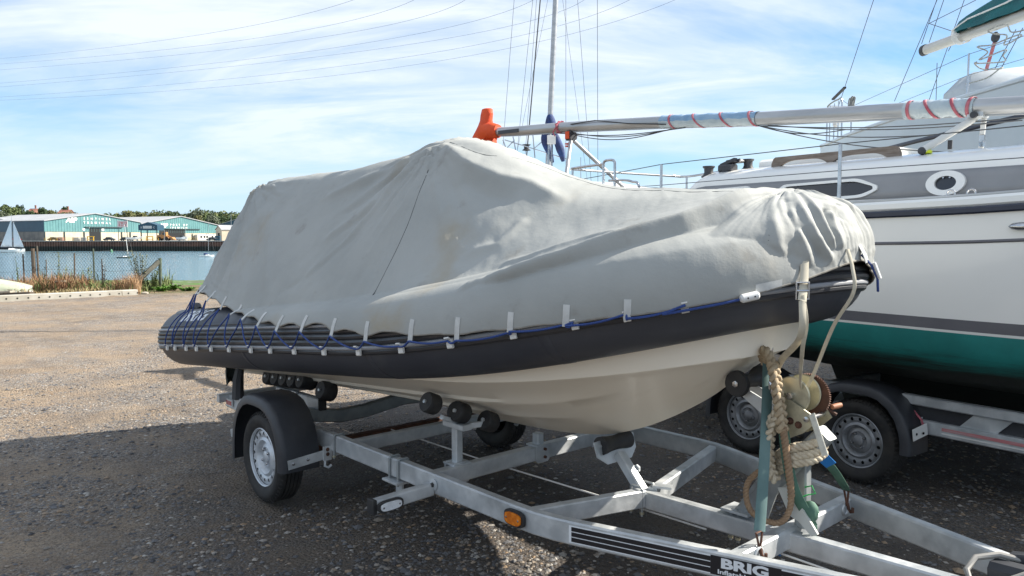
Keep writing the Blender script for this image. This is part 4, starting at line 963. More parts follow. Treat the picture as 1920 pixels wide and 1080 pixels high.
an = RA(50)+co[:, 1]/TUBE_R; P = FULL[ip]+FT[ip]*co[:, 0:1]*1.42+(TUBE_R+.0034)*(np.cos(an)[:, None]*FA[ip]+np.sin(an)[:, None]*FB[ip])
me.vertices.foreach_set("co", P.ravel()); me.materials.clear(); me.materials.append(mat("pale_blue_lettering", (.74, .79, .85), .45))
lo = bpy.data.objects.new("lettering", me); COL.objects.link(lo); lo.parent = tube_o
# ---- rigid hull
KX = np.array([(-1.50, .445), (-1.2, .46), (-.8, .48), (0, .518), (.6, .535), (1.2, .548), (1.6, .572), (1.9, .617), (2.12, .69), (2.28, .765), (2.42, .845), (2.54, .925), (2.63, 1.01), (2.70, 1.09), (2.75, 1.17), (2.77, 1.25)])
def cr1(P, n):
    P = np.asarray(P, float); s = np.r_[0, np.cumsum(np.linalg.norm(np.diff(P, axis=0), axis=1))]; t = np.interp(np.linspace(0, s[-1], n), s, np.arange(len(P))); return _cr(P, t)
KP = cr1(KX, 90)
def tube_at(x):
    x = min(x, 2.879); return np.array([np.interp(x, TC[:, 0], TC[:, k]) for k in range(3)])
sec = []
for k, (kx, kz) in enumerate(KP):
    f = k/89
    bow = np.clip((kx-1.3)/(2.77-1.3), 0, 1)
    sx = kx+.05*bow**1.5+.0                        # gunwale point runs ahead of the keel point
    tx = tube_at(sx); gy, gz = -max(abs(tx[1])-.06, 0.0), tx[2]-.17
    cy = gy*(1-.10*bow)+.0; cz = gz-.055-.10*bow
    if k == 89: gy = cy = 0
    cy = min(cy, 0); cx = kx+.035*bow**1.5
    row = []
    def deadrise(t):      # t 0 keel .. 1 chine, slight hollow flare at the bow
        y = cy*t; z = kz+(cz-kz)*(t**(1+.06*bow)); return y, z, kx+(cx-kx)*t
    s2 = np.clip((2.35-kx)/1.0, 0, 1)*.8; s3 = np.clip((2.0-kx)/1.0, 0, 1)*.8       # strakes die out forward
    for t, dz in ((0, 0), (.06, 0), (.20, 0), (.33, 0), (.345, -.020*s3), (.385, -.020*s3), (.40, -.002*s3), (.52, 0), (.63, 0), (.645, -.022*s2), (.69, -.022*s2), (.705, -.002*s2), (.85, 0), (.95, 0), (.99, -.004)):
        y, z, x = deadrise(t); row.append((x, y, z+dz))
    y, z, x = deadrise(1.0); row.append((x, y-.012*(1 if k < 88 else 0), z+.002)); row.append((x, y-.014*(1 if k < 88 else 0), z+.010))
    row.append((cx+(sx-cx)*.5, (cy+gy)/2-.004*(1 if k < 88 else 0), (cz+gz)/2)); row.append((sx, gy, gz+.03))
    sec.append(row)
sec = np.array(sec); port_ = sec[:, ::-1]*[1, -1, 1]
m = MB(); m.grid(np.concatenate([port_[:, :-1], sec], 1)); m.f.append(tuple(range(2*sec.shape[1]-1)))
m.build("hull", hullm, boat, angle=28)
# transom and lower unit of the outboard, mostly under the cover
m = MB(); m.prism([(-.6, .60), (0, .44), (.6, .60), (.6, 1.0), (-.6, 1.0)], (-1.52, 0, 0), Y_, Z_, X_, .04); m.build("transom", hullm, boat)
m = MB(); m.tube([(2.765, 0, 1.10), (2.80, 0, 1.12), (2.80, 0, 1.155), (2.765, 0, 1.17)], .008, 8); m.build("bow_eye", steel, boat)
# ---- lacing hooks
hook_px = [-1.45, -1.27, -1.05, -.83, -.56, -.28, .05, .32, .60, .94, 1.27, 1.60, 1.90, 2.17, 2.39, 2.55, 2.68]
hooks = []
hk = MB(); hk.box((0, 0, 0), (.034, .012, .044), 0, .004); hk.tube([(-.012, -.008, .020), (-.012, -.018, .026), (.012, -.018, .026), (.012, -.008, .020)], .004, 6); hkm = hk.mesh("lace_hook", white_clean)
for x in hook_px:
    i = int(np.argmin(abs(TC[:, 0]-x))); p = on_tube(i, RA(-14), TUBE_R+.022); hooks.append((i, p))
    o = share("lace_hook", hkm, boat, tuple(p), scale=.95 if x < 2 else .8); T_, A_ = FT[i], FA[i]; Mx = Matrix(((T_[0], -A_[0], FB[i][0]), (T_[1], -A_[1], FB[i][1]), (T_[2], -A_[2], FB[i][2]))); o.rotation_euler = Mx.to_euler()

# ================================================================== COVER
cover_t = thing("boat_cover", "faded grey canvas cover laced down over the inflatable boat", "boat cover", TO, TR)
canvas = mat("grey_canvas", (.355, .365, .352), .72, 0, (.30, .312, .302), 1.6, 7, (.3, .7), bump=[(6, .14, .03), (40, .10, .006)],
             spots=[((.31, .255, .165), 1.15, .55, .74, .7), ((.20, .19, .17), 5.0, .60, .76, .5), ((.39, .405, .405), .9, .52, .8, .5)], spec=.3)
NT, NV = 900, 130
G, ct, cvv = cover_base(NT, NV)
dU = np.gradient(G, axis=0); dU[0] = dU[-1] = G[1]-G[-2]; dV = np.gradient(G, axis=1)
NN = nrm(np.cross(dU, dV)); cen = np.array([.8, 0, 1.2]); sg = np.sign(((G-cen)*NN).sum(-1, keepdims=True)); NN = NN*np.where(np.median(sg) < 0, -1, 1)
disp = np.zeros((NT, NV))
for A, w, pts in COVER_FOLDS:
    pts = np.array(pts); best = np.full((NT, NV), 1e9); tt = np.zeros((NT, NV)); L0 = 0; Ls = np.linalg.norm(np.diff(pts, axis=0), axis=1); tot = Ls.sum()
    for k in range(len(pts)-1):
        a, b = pts[k], pts[k+1]; ab = b-a; t = np.clip(((G-a) @ ab)/(ab @ ab), 0, 1); d = np.linalg.norm(G-(a+t[..., None]*ab), axis=-1)
        up = d < best; best = np.where(up, d, best); tt = np.where(up, (L0+t*Ls[k])/tot, tt); L0 += Ls[k]
    tap = np.clip(tt/.12, .25, 1)*np.clip((1-tt)/.15, .1, 1)
    disp += A*tap*(.55*np.exp(-(best/w)**2)+.55*np.exp(-np.sqrt(best*best+(.12*w)**2)/(.62*w)))
TTg, VVg = np.meshgrid(ct, cvv, indexing='ij')
# smaller creases: stretched noise running from the high points down to the lacing
sx_ = G[..., 0]*1.0+G[..., 1]*.6
calm = 1-.6*np.clip((TTg-11.5)/2, 0, 1)*np.clip((23-TTg)/2, 0, 1)
disp += calm*(.010*fbm(TTg*2.2+.35*VVg, VVg*.9, 4, 31)+.006*fbm(sx_*5.5+G[..., 2]*3, G[..., 2]*2.2, 4, 33)+.0045*fbm(sx_*19, G[..., 2]*15, 3, 35))
disp += .012*np.abs(fbm(TTg*5.0, VVg*.55, 3, 37))*np.exp(-((VVg-.9)/1.0)**2)
def radiate(c, n, amp, reach, seed, sel):
    d = G-np.array(c); L_ = np.hypot(np.hypot(d[..., 0], d[..., 1]), d[..., 2]); ph = np.arctan2(d[..., 0], -d[..., 2]+.0*d[..., 1]); r_ = fbm(ph*n+50, L_*1.2+20, 3, seed)
    return amp*(1-6*np.abs(r_))*np.exp(-(L_/reach)**2)*np.clip(L_/.10, 0, 1)*sel
disp += radiate((1.05, -.36, 2.13), 5.0, .024, .8, 41, (G[..., 0] < 1.10)*1.0)+radiate((1.05, -.36, 2.13), 3.0, .008, .7, 45, (G[..., 0] >= 1.10)*1.0)
disp += radiate((2.90, -.10, 1.80), 4.5, .008, .34, 42, 1.0)+radiate((-1.30, -.34, 2.02), 6.0, .020, .85, 43, 1.0)
w1 = fbm(sx_*9+G[..., 2]*4, G[..., 2]*7-sx_*3, 4, 51); disp += .020*(np.clip(.07-np.abs(w1), 0, 1)*10)**1.5*.55*np.clip(fbm(sx_*1.3, G[..., 2]*1.6, 2, 52)*3+.3, 0, 1)
port_m = (TTg > 17.5); disp += np.where(port_m, .007*np.sin(TTg*9+VVg)*np.exp(-((VVg-2)/2)**2), 0)
# pulled-down tabs scallop the hem
tabs = [(-.62, 1), (-.327, 1), (-.073, 1), (.186, 1), (.441, 1), (.735, 1), (1.066, 1), (1.384, 1), (1.717, 1), (1.994, 1), (2.257, 1), (2.467, 1), (2.672, 1)]
tabs = [(-1.28, 1), (-1.08, 1), (-.86, 1)]+tabs
txs = np.array([t[0] for t in tabs]); hemx = G[:, 0, 0]; dist = np.min(np.abs(hemx[:, None]-txs[None]), 1)
gap = np.clip(dist/.13, 0, 1); scal = .017*(1-np.cos(gap*math.pi))/2*np.where((ct < 12.6), np.where(ct > 2.2, 1, 0), .3)*np.clip((2.0-hemx)/.8, .3, 1)
hemfade = np.exp(-(cvv/.45)**2)
G = G+NN*disp[..., None]
G[..., 2] += scal[:, None]*hemfade[None]
# keep the cloth off the tube
def push_off(G):
    F = G.reshape(-1, 3); out = F.copy()
    C = FULL[::2]; A_ = FA[::2]; B_ = FB[::2]; T_ = FT[::2]
    for s in range(0, len(F), 20000):
        f = F[s:s+20000]; d2 = ((f[:, None, :]-C[None])**2).sum(-1); i = d2.argmin(1); r = f-C[i]; r = r-(r*T_[i]).sum(-1, keepdims=True)*T_[i]; l = np.linalg.norm(r, axis=-1, keepdims=True)
        av = np.arctan2((r*B_[i]).sum(-1), (r*A_[i]).sum(-1)); lim = TUBE_R+.007+.023*np.clip((RA(62)-av)/RA(25), 0, 1); near = l[:, 0] < lim
        out[s:s+20000] = np.where(near[:, None], C[i]+r/np.maximum(l, 1e-6)*lim[:, None]+((f-C[i])*T_[i]).sum(-1, keepdims=True)*T_[i], f)
    return out.reshape(G.shape)
G = push_off(G)
m = MB(); m.grid(G[:-1], cu=True); cloth = m.build("canvas", canvas, cover_t, angle=80)
sol = cloth.modifiers.new("thickness", 'SOLIDIFY'); sol.thickness = .003; sol.offset = 1
hem = MB(); hem.tube(G[:-1:2, 0]+NN[:-1:2, 0]*.001, .0045, 6, closed=True); hem.build("hem", mat("hem_binding", (.27, .255, .225), .8, 0, (.20, .19, .17), 20), cover_t)
def cover_pt(t, v, lift=0.0):
    i = int(round(t/(len(COVER_ST)*2-2)*(NT-1))) % NT; j = min(int(round(v/5*(NV-1))), NV-1); return G[i, j]+NN[i, j]*lift
def near_i(p, i0=0, i1=None): i1 = NT//2+1 if i1 is None else i1; return i0+int(np.argmin(np.linalg.norm(G[i0:i1, 0]-np.asarray(p), axis=1)))
def snap(p):
    D = ((G[:NT//2+2]-np.asarray(p))**2).sum(-1); i, j = np.unravel_index(D.argmin(), D.shape); return i, j
# stitched seams
thread = mat("seam_thread", (.06, .065, .065), .8)
def seam(pts, nm="seam", r=.0027, stitches=False):
    pts = cr1(pts, 70); P = []
    for p in pts: i, j = snap(p); w = NN[i, j]; q = G[i, j]; P.append(p-w*np.dot(p-q, w)+w*.0016)
    P = np.array(P)
    for _ in range(2): P[1:-1] = (P[:-2]+2*P[1:-1]+P[2:])/4
    m = MB(); m.tube(P, r, 5); o = m.build(nm, thread, cover_t)
    if stitches:
        m = MB()
        for k in range(2, 68, 3): i, j = snap(P[k]); sd_ = nrm(np.cross(NN[i, j], P[k+1]-P[k])); m.tube([P[k]-sd_*.010+NN[i, j]*.002, P[k]+sd_*.010+NN[i, j]*.002], .0016, 4)
        o2 = m.build("stitching", thread, cover_t); o2["kind"] = "stuff"
seam([(1.037, -.388, 2.12), (1.079, -.475, 2.029), (1.168, -.694, 1.688), (1.183, -.857, 1.422), (1.162, -.985, 1.20), (1.155, -1.0, 1.14)])
seam([(2.948, -.308, 1.649), (2.95, -.35, 1.594), (2.953, -.396, 1.514), (2.952, -.424, 1.459)], stitches=True)
seam([(1.025, -.36, 2.14), (1.365, -.388, 2.044), (1.5, -.26, 2.02), (1.62, -.1, 1.95), (1.9, -.05, 1.88), (2.4, -.08, 1.82), (2.75, -.1, 1.80)])
# webbing tabs and lacing
web = mat("pale_webbing", (.56, .57, .56), .8, 0, (.48, .49, .48), 25, 4, bump=(300, .3, .001))
cordm = mat("blue_cord", (.012, .035, .16), .6, 0, (.02, .06, .24), 200, 3)
tab_ends = []
for tx, _ in tabs:
    i = int(np.argmin(np.abs(G[:NT//2, 0, 0]-tx)+np.where(ct[:NT//2] < 2.1, 9, 0)))
    cl = np.r_[0, np.cumsum(np.linalg.norm(np.diff(G[i], axis=0), axis=1))]; js = [int(np.searchsorted(cl, d)) for d in (.060, .045, .025, .010, 0)]
    pts = [G[i, j]+NN[i, j]*.005 for j in js]; k = int(np.argmin(abs(TC[:, 0]-G[i, 0, 0]))); dn = nrm(G[i, 0]-G[i, 3])
    end = G[i, 0]+dn*(.030 if tx < 2 else .014)+FA[k]*.006; r_ = end-FULL[k]; r_ = r_-FT[k]*np.dot(r_, FT[k]); end = FULL[k]+FT[k]*np.dot(end-FULL[k], FT[k])+nrm(r_)*max(np.linalg.norm(r_), TUBE_R+.012); pts.append(end)
    m = MB(); m.sweep(cr1(pts, 12), chrect(.003, .030 if tx < 1.9 else .026, .0008), up=FT[k]); m.build("webbing_tab", web, cover_t); tab_ends.append((tx, k, end))
hk_i = 0; P = []
seq = sorted([(p[0], 'h', i, p) for i, p in hooks]+[(e[0], 't', k, e) for tx, k, e in tab_ends], key=lambda q: q[0])
# alternate hook, tab, hook, tab
last = None; path = []
hs = sorted(hooks, key=lambda q: q[1][0]); tsd = sorted(tab_ends, key=lambda q: q[2][0])
for n_ in range(max(len(hs), len(tsd))):
    if n_ < len(hs): path.append(hs[n_][1]+FA[hs[n_][0]]*.014+np.array([0, 0, .012]))
    if n_ < len(tsd): path.append(tsd[n_][2]+FA[tsd[n_][1]]*.006+np.array([0, 0, .004]))
path = np.array(path)
dense = []
for a, b in zip(path[:-1], path[1:]):
    for t in np.linspace(0, 1, 14)[:-1]:
        p = a+(b-a)*t; k = int(np.argmin(np.linalg.norm(TC-p, axis=1))); r = p-FULL[k]; r = r-FT[k]*np.dot(r, FT[k]); l = np.linalg.norm(r); bulge = .245 if .05 < t < .95 else l
        p = p+nrm(r)*(max(l, bulge)-l)+np.array([0, 0, -.010*math.sin(t*math.pi)]); dense.append(p)
tail = [path[-1]]
def hem_at(t, lift=.012, drop=0.0): i = int(round(t/(len(COVER_ST)*2-2)*(NT-1))); return G[i, 0]+NN[i, 0]*lift-Z_*drop
tail += [hem_at(t, .010, .012-.004*(t-12.7)) for t in np.linspace(12.75, 13.75, 8)]
m = MB(); m.tube(np.array(dense+tail), .0048, 6); m.build("lacing_cord", cordm, cover_t)
# toggle, patch
p = hem_at(13.85, .018, .004); d_ = nrm(hem_at(14.1)-hem_at(13.6)); i = int(np.argmin(np.linalg.norm(TC-p, axis=1)))
m = MB(); m.sweep([p-d_*.035, p-d_*.028, p+d_*.028, p+d_*.035], circ(12, .016), up=FB[i], scale=[.6, 1, 1, .6]); tg = m.build("cord_toggle", white_clean, cover_t)
for s in (-1, 1): m = MB(); m.lathe([(.0, 0), (.003, 0), (.003, .001), (0, .001)], p+d_*s*.013+FA[i]*.0160, FA[i], 8); m.build("toggle_hole", holem, tg)
gi = int(round(14.2/(len(COVER_ST)*2-2)*(NT-1))); m = MB()
m.grid(np.array([[G[gi+a, b]+NN[gi+a, b]*.005 for b in (0, 1, 2, 3, 5)] for a in range(-6, 7, 2)])); m.build("hem_patch", web, cover_t)
# bow straps with buckle
def strap(pts, w, mt, nm, parent, up, th=.0025, n=40, twist=None):
    P = cr1(pts, n); m = MB()
    if twist is None: m.sweep(P, chrect(th, w, .0006), up=up)
    else:
        T = nrm(np.gradient(P, axis=0)); u0 = nrm(np.asarray(up, float)); V = []; pr = chrect(w, th, .0006)
        for k in range(n):
            a = nrm(u0-T[k]*np.dot(u0, T[k])); b = np.cross(T[k], a); q = twist*k/(n-1); A_, B_ = a*math.cos(q)+b*math.sin(q), -a*math.sin(q)+b*math.cos(q); V.append(P[k]+pr[:, 0:1]*A_+pr[:, 1:2]*B_)
        m.grid(np.array(V), cv=True)
    return m.build(nm, mt, parent, angle=60)
creamweb = mat("cream_webbing", (.55, .51, .41), .75, 0, (.46, .42, .33), 14, 4, bump=(260, .3, .001))
si, sj = snap((3.05, -.285, 1.53)); s0 = G[si, sj]+NN[si, sj]*.006
e1 = on_tube(int(np.argmin(abs(TC[:, 0]-2.90))), RA(10), TUBE_R+.03)
SD = nrm(np.array([.55, .83, 0]))
strap([s0+(0, 0, .03), s0+(.01, -.02, -.05), s0+(.02, -.05, -.12)], .032, creamweb, "bow_strap", cover_t, SD)
bk = s0+np.array([.012, -.035, -.085]); m = MB()
fr = [bk+SD*a*.024+Z_*b*.030 for a, b in ((-1, -1), (1, -1), (1, 1), (-1, 1))]; m.tube(fr, .005, 8, closed=True); m.tube([bk-SD*.024, bk+SD*.024], .005, 8); m.build("strap_buckle", steel, cover_t)
strap([s0+(.02, -.05, -.12), s0+(.012, -.04, -.25), (2.90, -.10, 1.13), (2.84, -.06, 1.03)], .026, creamweb, "bow_strap", cover_t, SD, twist=1.0)
strap([s0+(.02, -.045, -.10), s0+(.03, -.035, -.20), s0+(.0, .0, -.30), (2.99, -.12, 1.06), (2.945, -.02, 1.0)], .015, creamweb, "bow_strap", cover_t, SD, twist=1.6)
si, sj = snap((3.12, -.09, 1.545)); s1 = G[si, sj]+NN[si, sj]*.006
strap([s1+(0, 0, .03), s1+(.025, -.01, -.04), s1+(.035, -.02, -.13), (3.10, -.09, 1.28), (3.0, -.03, 1.08), (2.95, .0, 1.0)], .014, creamweb, "bow_strap", cover_t, SD, twist=.9)
si, sj = snap((3.13, -.0, 1.55)); s2 = G[si, sj]+NN[si, sj]*.006
m = MB(); m.tube([s2, s2+(.03, .02, -.04), s2+(.05, .03, -.09), s2+(.045, .05, -.14)], .005, 6); m.build("lacing_cord", cordm, cover_t)
m = MB(); m.sweep([s2+(.035, .03, -.03), s2+(.055, .04, -.09)], chrect(.03, .014, .005), up=Z_); m.build("cord_toggle", white_clean, cover_t)
strap([s2+(-.01, .0, .04), s2+(.012, .0, .0), s2+(.02, .005, -.03)], .03, web, "webbing_tab", cover_t, Y_)
# ================================================================== YACHTS ASHORE
gel = mat("white_gelcoat", (.80, .80, .775), .22, 0, (.76, .76, .735), .7, 5, (.3, .7), spots=[((.50, .49, .45), 1.6, .66, .85, .22)], coat=.4)
gel2 = mat("pale_blue_white_gelcoat", (.60, .66, .69), .25, 0, (.54, .60, .63), .7, 5, coat=.3)
deckm = mat("grey_deck_paint", (.42, .43, .43), .7, 0, (.36, .37, .37), 6, 4)
bandm = mat("grey_cabin_stripe", (.21, .215, .225), .38, 0, (.25, .255, .265), 2.2, 5)
bootm = mat("slate_boot_top", (.115, .115, .13), .4, 0, (.14, .14, .155), 2, 5)
navyrub = mat("navy_rubbing_strake", (.012, .017, .036), .4, 0, (.02, .026, .05), 5)
glassm = mat("dark_window_glass", (.018, .022, .028), .06, 0, coat=.5)
teak = mat("weathered_teak", (.16, .125, .10), .8, 0, (.24, .20, .17), 6, 6, stretch=(1, 8, 8), bump=(60, .3, .002))
def antifoul():
    m = mat("green_antifouling", (.014, .215, .20), .6, 0, (.010, .165, .155), 3.5, 6, (.3, .7), bump=(40, .25, .004))
    nt = m.node_tree; N = nt.nodes; L = nt.links; b = N["Principled BSDF"]; src = b.inputs["Base Color"].links[0].from_socket
    t = N.new("ShaderNodeTexCoord"); s = N.new("ShaderNodeSeparateXYZ"); L.new(t.outputs["Object"], s.inputs[0])
    mp = N.new("ShaderNodeMapping"); mp.inputs["Scale"].default_value = (1.0, 1.0, 14.0); L.new(t.outputs["Object"], mp.inputs[0])
    n = N.new("ShaderNodeTexNoise"); n.inputs["Scale"].default_value = 2.2; n.inputs["Detail"].default_value = 8; n.inputs["Roughness"].default_value = .7; L.new(mp.outputs[0], n.inputs["Vector"])
    a = N.new("ShaderNodeMath"); a.operation = 'MULTIPLY_ADD'; L.new(n.outputs[0], a.inputs[0]); a.inputs[1].default_value = .30; L.new(s.outputs[2], a.inputs[2])
    r = N.new("ShaderNodeMapRange"); r.inputs["From Min"].default_value = .98; r.inputs["From Max"].default_value = 1.10; L.new(a.outputs[0], r.inputs["Value"])
    x = N.new("ShaderNodeMix"); x.data_type = 'RGBA'; L.new(r.outputs[0], x.inputs["Factor"]); x.inputs["A"].default_value = (.014, .020, .016, 1); L.new(src, x.inputs["B"]); L.new(x.outputs["Result"], b.inputs["Base Color"]); return m
afm = antifoul()
def interp(x, T):
    T = np.array(T); return np.interp(x, T[:, 0], T[:, 1])
def smooth_tab(x, T):
    T = np.asarray(T, float); t = np.interp(x, T[:, 0], np.arange(len(T))); return _cr(T, np.atleast_1d(t))[:, 1]
class Hull:
    """round-bilged yacht: x runs aft to forward"""
    def __init__(s, xs, beam, sheer, wl, keel, dy=.965): s.xs, s.b, s.sh, s.wl, s.kz, s.dy = xs, beam, sheer, wl, keel, dy
    def side(s, x, z, off=0.0):
        b = smooth_tab(x, s.b)[0]; sz = smooth_tab(x, s.sh)[0]; t = (z-s.wl)/(sz-s.wl); return np.array([x, -(b*(s.dy+(1-s.dy)*min(max(t, 0), 1)**.7)+off), z])
    def strip(s, z0, z1, mt, nm, parent, off=0.0, rows=2, fz=None):
        for sg in (-1, 1):
            G = np.array([[s.side(x, (z0(x) if callable(z0) else z0)+((z1(x) if callable(z1) else z1)-(z0(x) if callable(z0) else z0))*k/(rows-1), off)*[1, -sg, 1] for k in range(rows)] for x in s.xs])
            m = MB(); m.grid(G if sg < 0 else G[:, ::-1]); o = m.build(nm, mt, parent, angle=60)
            if off > 0: md = o.modifiers.new("thickness", 'SOLIDIFY'); md.thickness = .004; md.offset = -1
    def sheer(s, x): return smooth_tab(x, s.sh)[0]
    def bottom(s, mt, parent):
        G = []
        for x in s.xs:
            w = s.side(x, s.wl); b = -w[1]; kz = smooth_tab(x, s.kz)[0]; h_ = s.wl-kz
            half = [(x, -b*math.cos(q)**.55, s.wl-h_*math.sin(q)**.9) for q in np.linspace(0, math.pi/2-.001, 9)]
            G.append(half+[(p[0], -p[1], p[2]) for p in half[-2::-1]])
        m = MB(); m.grid(np.array(G)); return m.build("antifouled_bottom", mt, parent, angle=60)
    def transom(s, mt, parent):
        x = s.xs[0]; P = [s.side(x, z) for z in np.linspace(s.sheer(x), s.wl, 5)]; poly = [(p[1], p[2]) for p in P]+[(p[1]*.55, s.wl-.12) for p in P[-1:]]; poly = poly+[(-a, b) for a, b in poly[::-1]]
        m = MB(); m.prism(poly, (x-.004, 0, 0), Y_, Z_, X_, .02); m.build("transom", mt, parent)
    def deck(s, mt, parent, dz=-.01):
        G = np.array([[s.side(x, s.sheer(x))*[1, k, 1]+[0, 0, dz+.03*(1-k*k)] for k in np.linspace(-.995, .995, 7)] for x in s.xs]); m = MB(); m.grid(G[:, ::-1]); m.build("deck", mt, parent)
YO = (3.152, 5.583, 0.0); YR = math.atan2(-.81, .58)
y1 = thing("sailing_yacht", "white yacht with grey stripes and green antifouling on a trailer beside the covered boat", "yacht", YO, YR)
XS = np.r_[np.linspace(-3.3, 3.6, 40), np.linspace(3.7, 4.3, 8)]
H1 = Hull(XS, [(-3.3, .98), (-2, 1.18), (-1, 1.275), (0, 1.31), (1, 1.30), (2, 1.13), (3, .74), (3.8, .30), (4.3, .02)], [(-3.3, 1.725), (0, 1.755), (1, 1.785), (2.5, 1.88), (4.3, 2.06)], 1.075, [(-3.3, .98), (-2, .76), (0, .66), (2, .70), (3.4, .86), (4.3, 1.06)])
H1.strip(1.154, lambda x: H1.sheer(x)-.026, gel, "topsides", y1, rows=6)
H1.strip(1.09, 1.154, bootm, "boot_stripe", y1); H1.strip(1.075, 1.09, gel, "waterline_stripe", y1)
H1.strip(lambda x: H1.sheer(x)-.19, lambda x: H1.sheer(x)-.172, bootm, "cove_stripe", y1, .0035)
H1.bottom(afm, y1); H1.transom(gel, y1); H1.deck(deckm, y1)
for sg in (-1, 1):
    P = np.array([H1.side(x, H1.sheer(x)-.008, .006)*[1, -sg, 1] for x in XS]); m = MB(); m.bars(P, .036, .040, c=.009); m.build("rubbing_strake", navyrub, y1)
    P = np.array([H1.side(x, H1.sheer(x)+.040, -.028)*[1, -sg, 1] for x in XS]); m = MB(); m.bars(P, .055, .062, c=.016); m.build("toe_rail", gel, y1)
    P = np.array([H1.side(x, H1.sheer(x)+.078, -.035)*[1, -sg, 1] for x in XS]); m = MB(); m.bars(P, .022, .016, c=.004); m.build("toe_rail_cap", alu, y1)
# coachroof
def cab(x, k):
    """k runs 0 (deck, starboard) .. 1 (centreline)"""
    half = np.array([(-.865, 1.79), (-.835, 1.86), (-.795, 2.035), (-.775, 2.085), (-.72, 2.135), (-.60, 2.172), (-.40, 2.195), (-.20, 2.212), (0, 2.218)])
    t = k*(len(half)-1); y, z = _cr(half, np.array([t]))[0]
    e = np.clip((x+1.95)/.42, 0, 1); ez = 1-(1-e)**2.3
    f = np.clip((3.0-x)/2.0, 0, 1); fz = f**.8; w = np.clip((3.2-x)/1.9, .35, 1)
    # aft corners rounded in plan
    wy = (.80+.20*math.sqrt(max(1-(1-np.clip((x+1.95)/.28, 0, 1))**2, 0)))*w
    return np.array([x-.10*(1-e)*(1-k)*0, y*wy, 1.79+(z-1.79)*ez*(fz if x > 1 else 1)])
cx = np.r_[np.linspace(-1.95, -1.45, 16), np.linspace(-1.40, 2.9, 36), 3.0]
Gc = np.array([[cab(x, k) for k in np.linspace(0, 1, 33)] for x in cx]); m = MB(); m.grid(np.concatenate([Gc, Gc[:, -2::-1]*[1, -1, 1]], 1)); m.f.append(tuple(range(65))); m.build("coachroof", gel, y1, angle=45)
def cab_side(x, z, off=.004):
    t = (z-1.86)/(2.035-1.86); p0, p1 = cab(x, 1/8), cab(x, 2/8); p = p0+(p1-p0)*t; return np.array([p[0], p[1]-off, p[2]])
bx = np.linspace(-1.72, 1.9, 42)
for sg in (-1, 1):
    G = np.array([[cab_side(x, z)*[1, -sg, 1] for z in np.linspace(1.872, 2.038, 4)] for x in bx]); m = MB(); m.grid(G if sg < 0 else G[:, ::-1]); o = m.build("cabin_stripe", bandm, y1); md = o.modifiers.new("thickness", 'SOLIDIFY'); md.thickness = .003; md.offset = -1
def side_poly(pts, off, mt, nm, parent, hole=None, th=.012):
    pts = [np.asarray(p) for p in pts]
    m = MB(); o_ = [cab_side(x, z, off) for x, z in pts]; i_ = [cab_side(x, z, off-th) for x, z in pts]; n = len(pts)
    if hole is None:
        m.add(o_+i_, [tuple(range(n))]+[(k, (k+1) % n, n+(k+1) % n, n+k) for k in range(n)])
    else:
        h_ = [cab_side(x, z, off) for x, z in hole]; hi = [cab_side(x, z, off-th) for x, z in hole]
        m.add(o_+h_+hi+i_, [(k, (k+1) % n, n+(k+1) % n, n+k) for k in range(n)]+[(n+k, n+(k+1) % n, 2*n+(k+1) % n, 2*n+k) for k in range(n)]+[(3*n+k, 3*n+(k+1) % n, (k+1) % n, k) for k in range(n)])
    return m.build(nm, mt, parent, angle=30)
def rounded(poly, r, n=5):
    out = []; P = [np.asarray(p, float) for p in poly]; N_ = len(P)
    for k in range(N_):
        a, b, c = P[k-1], P[k], P[(k+1) % N_]; u, v = nrm(a-b), nrm(c-b); rr = min(r, np.linalg.norm(a-b)*.45, np.linalg.norm(c-b)*.45)
        for t in np.linspace(0, 1, n): out.append((1-t)**2*(b+u*rr)+2*t*(1-t)*b+t*t*(b+v*rr))
    return out
def scaled(poly, dx, dz):
    P = np.array(poly); c = (P.max(0)+P.min(0))/2; hw = (P.max(0)-P.min(0))/2; return c+(P-c)*((hw-[dx, dz])/hw)
for poly in ([(-.86, 1.90), (-.80, 2.008), (-.20, 2.022), (-.055, 1.965), (-.05, 1.935), (-.14, 1.888), (-.30, 1.880)], [(-1.48, 1.90), (-1.42, 2.01), (-1.08, 2.018), (-1.05, 1.885)]):
    ro = rounded(poly, .045); ri = scaled(ro, .030, .020); w_ = side_poly(ro, .020, gel, "window_frame", y1, ri, .02); side_poly(scaled(ri, -.002, -.002), .008, glassm, "window_glass", w_)
a = np.linspace(0, 2*math.pi, 36, endpoint=False); ro = [(.385+.118*math.cos(q), 1.955+.078*math.sin(q)) for q in a]; ri = [(.385+.066*math.cos(q), 1.955+.044*math.sin(q)) for q in a]
w_ = side_poly(ro, .024, gel, "portlight_frame", y1, ri, .024); side_poly(ri, .006, glassm, "portlight_glass", w_)
for dx in (-.02, .02): m = MB(); m.lathe([(.006, 0), (.006, .004), (0, .005)], cab_side(.385+dx, 1.99, .012), (0, -1, .2), 8); m.build("portlight_catch", steel, w_)
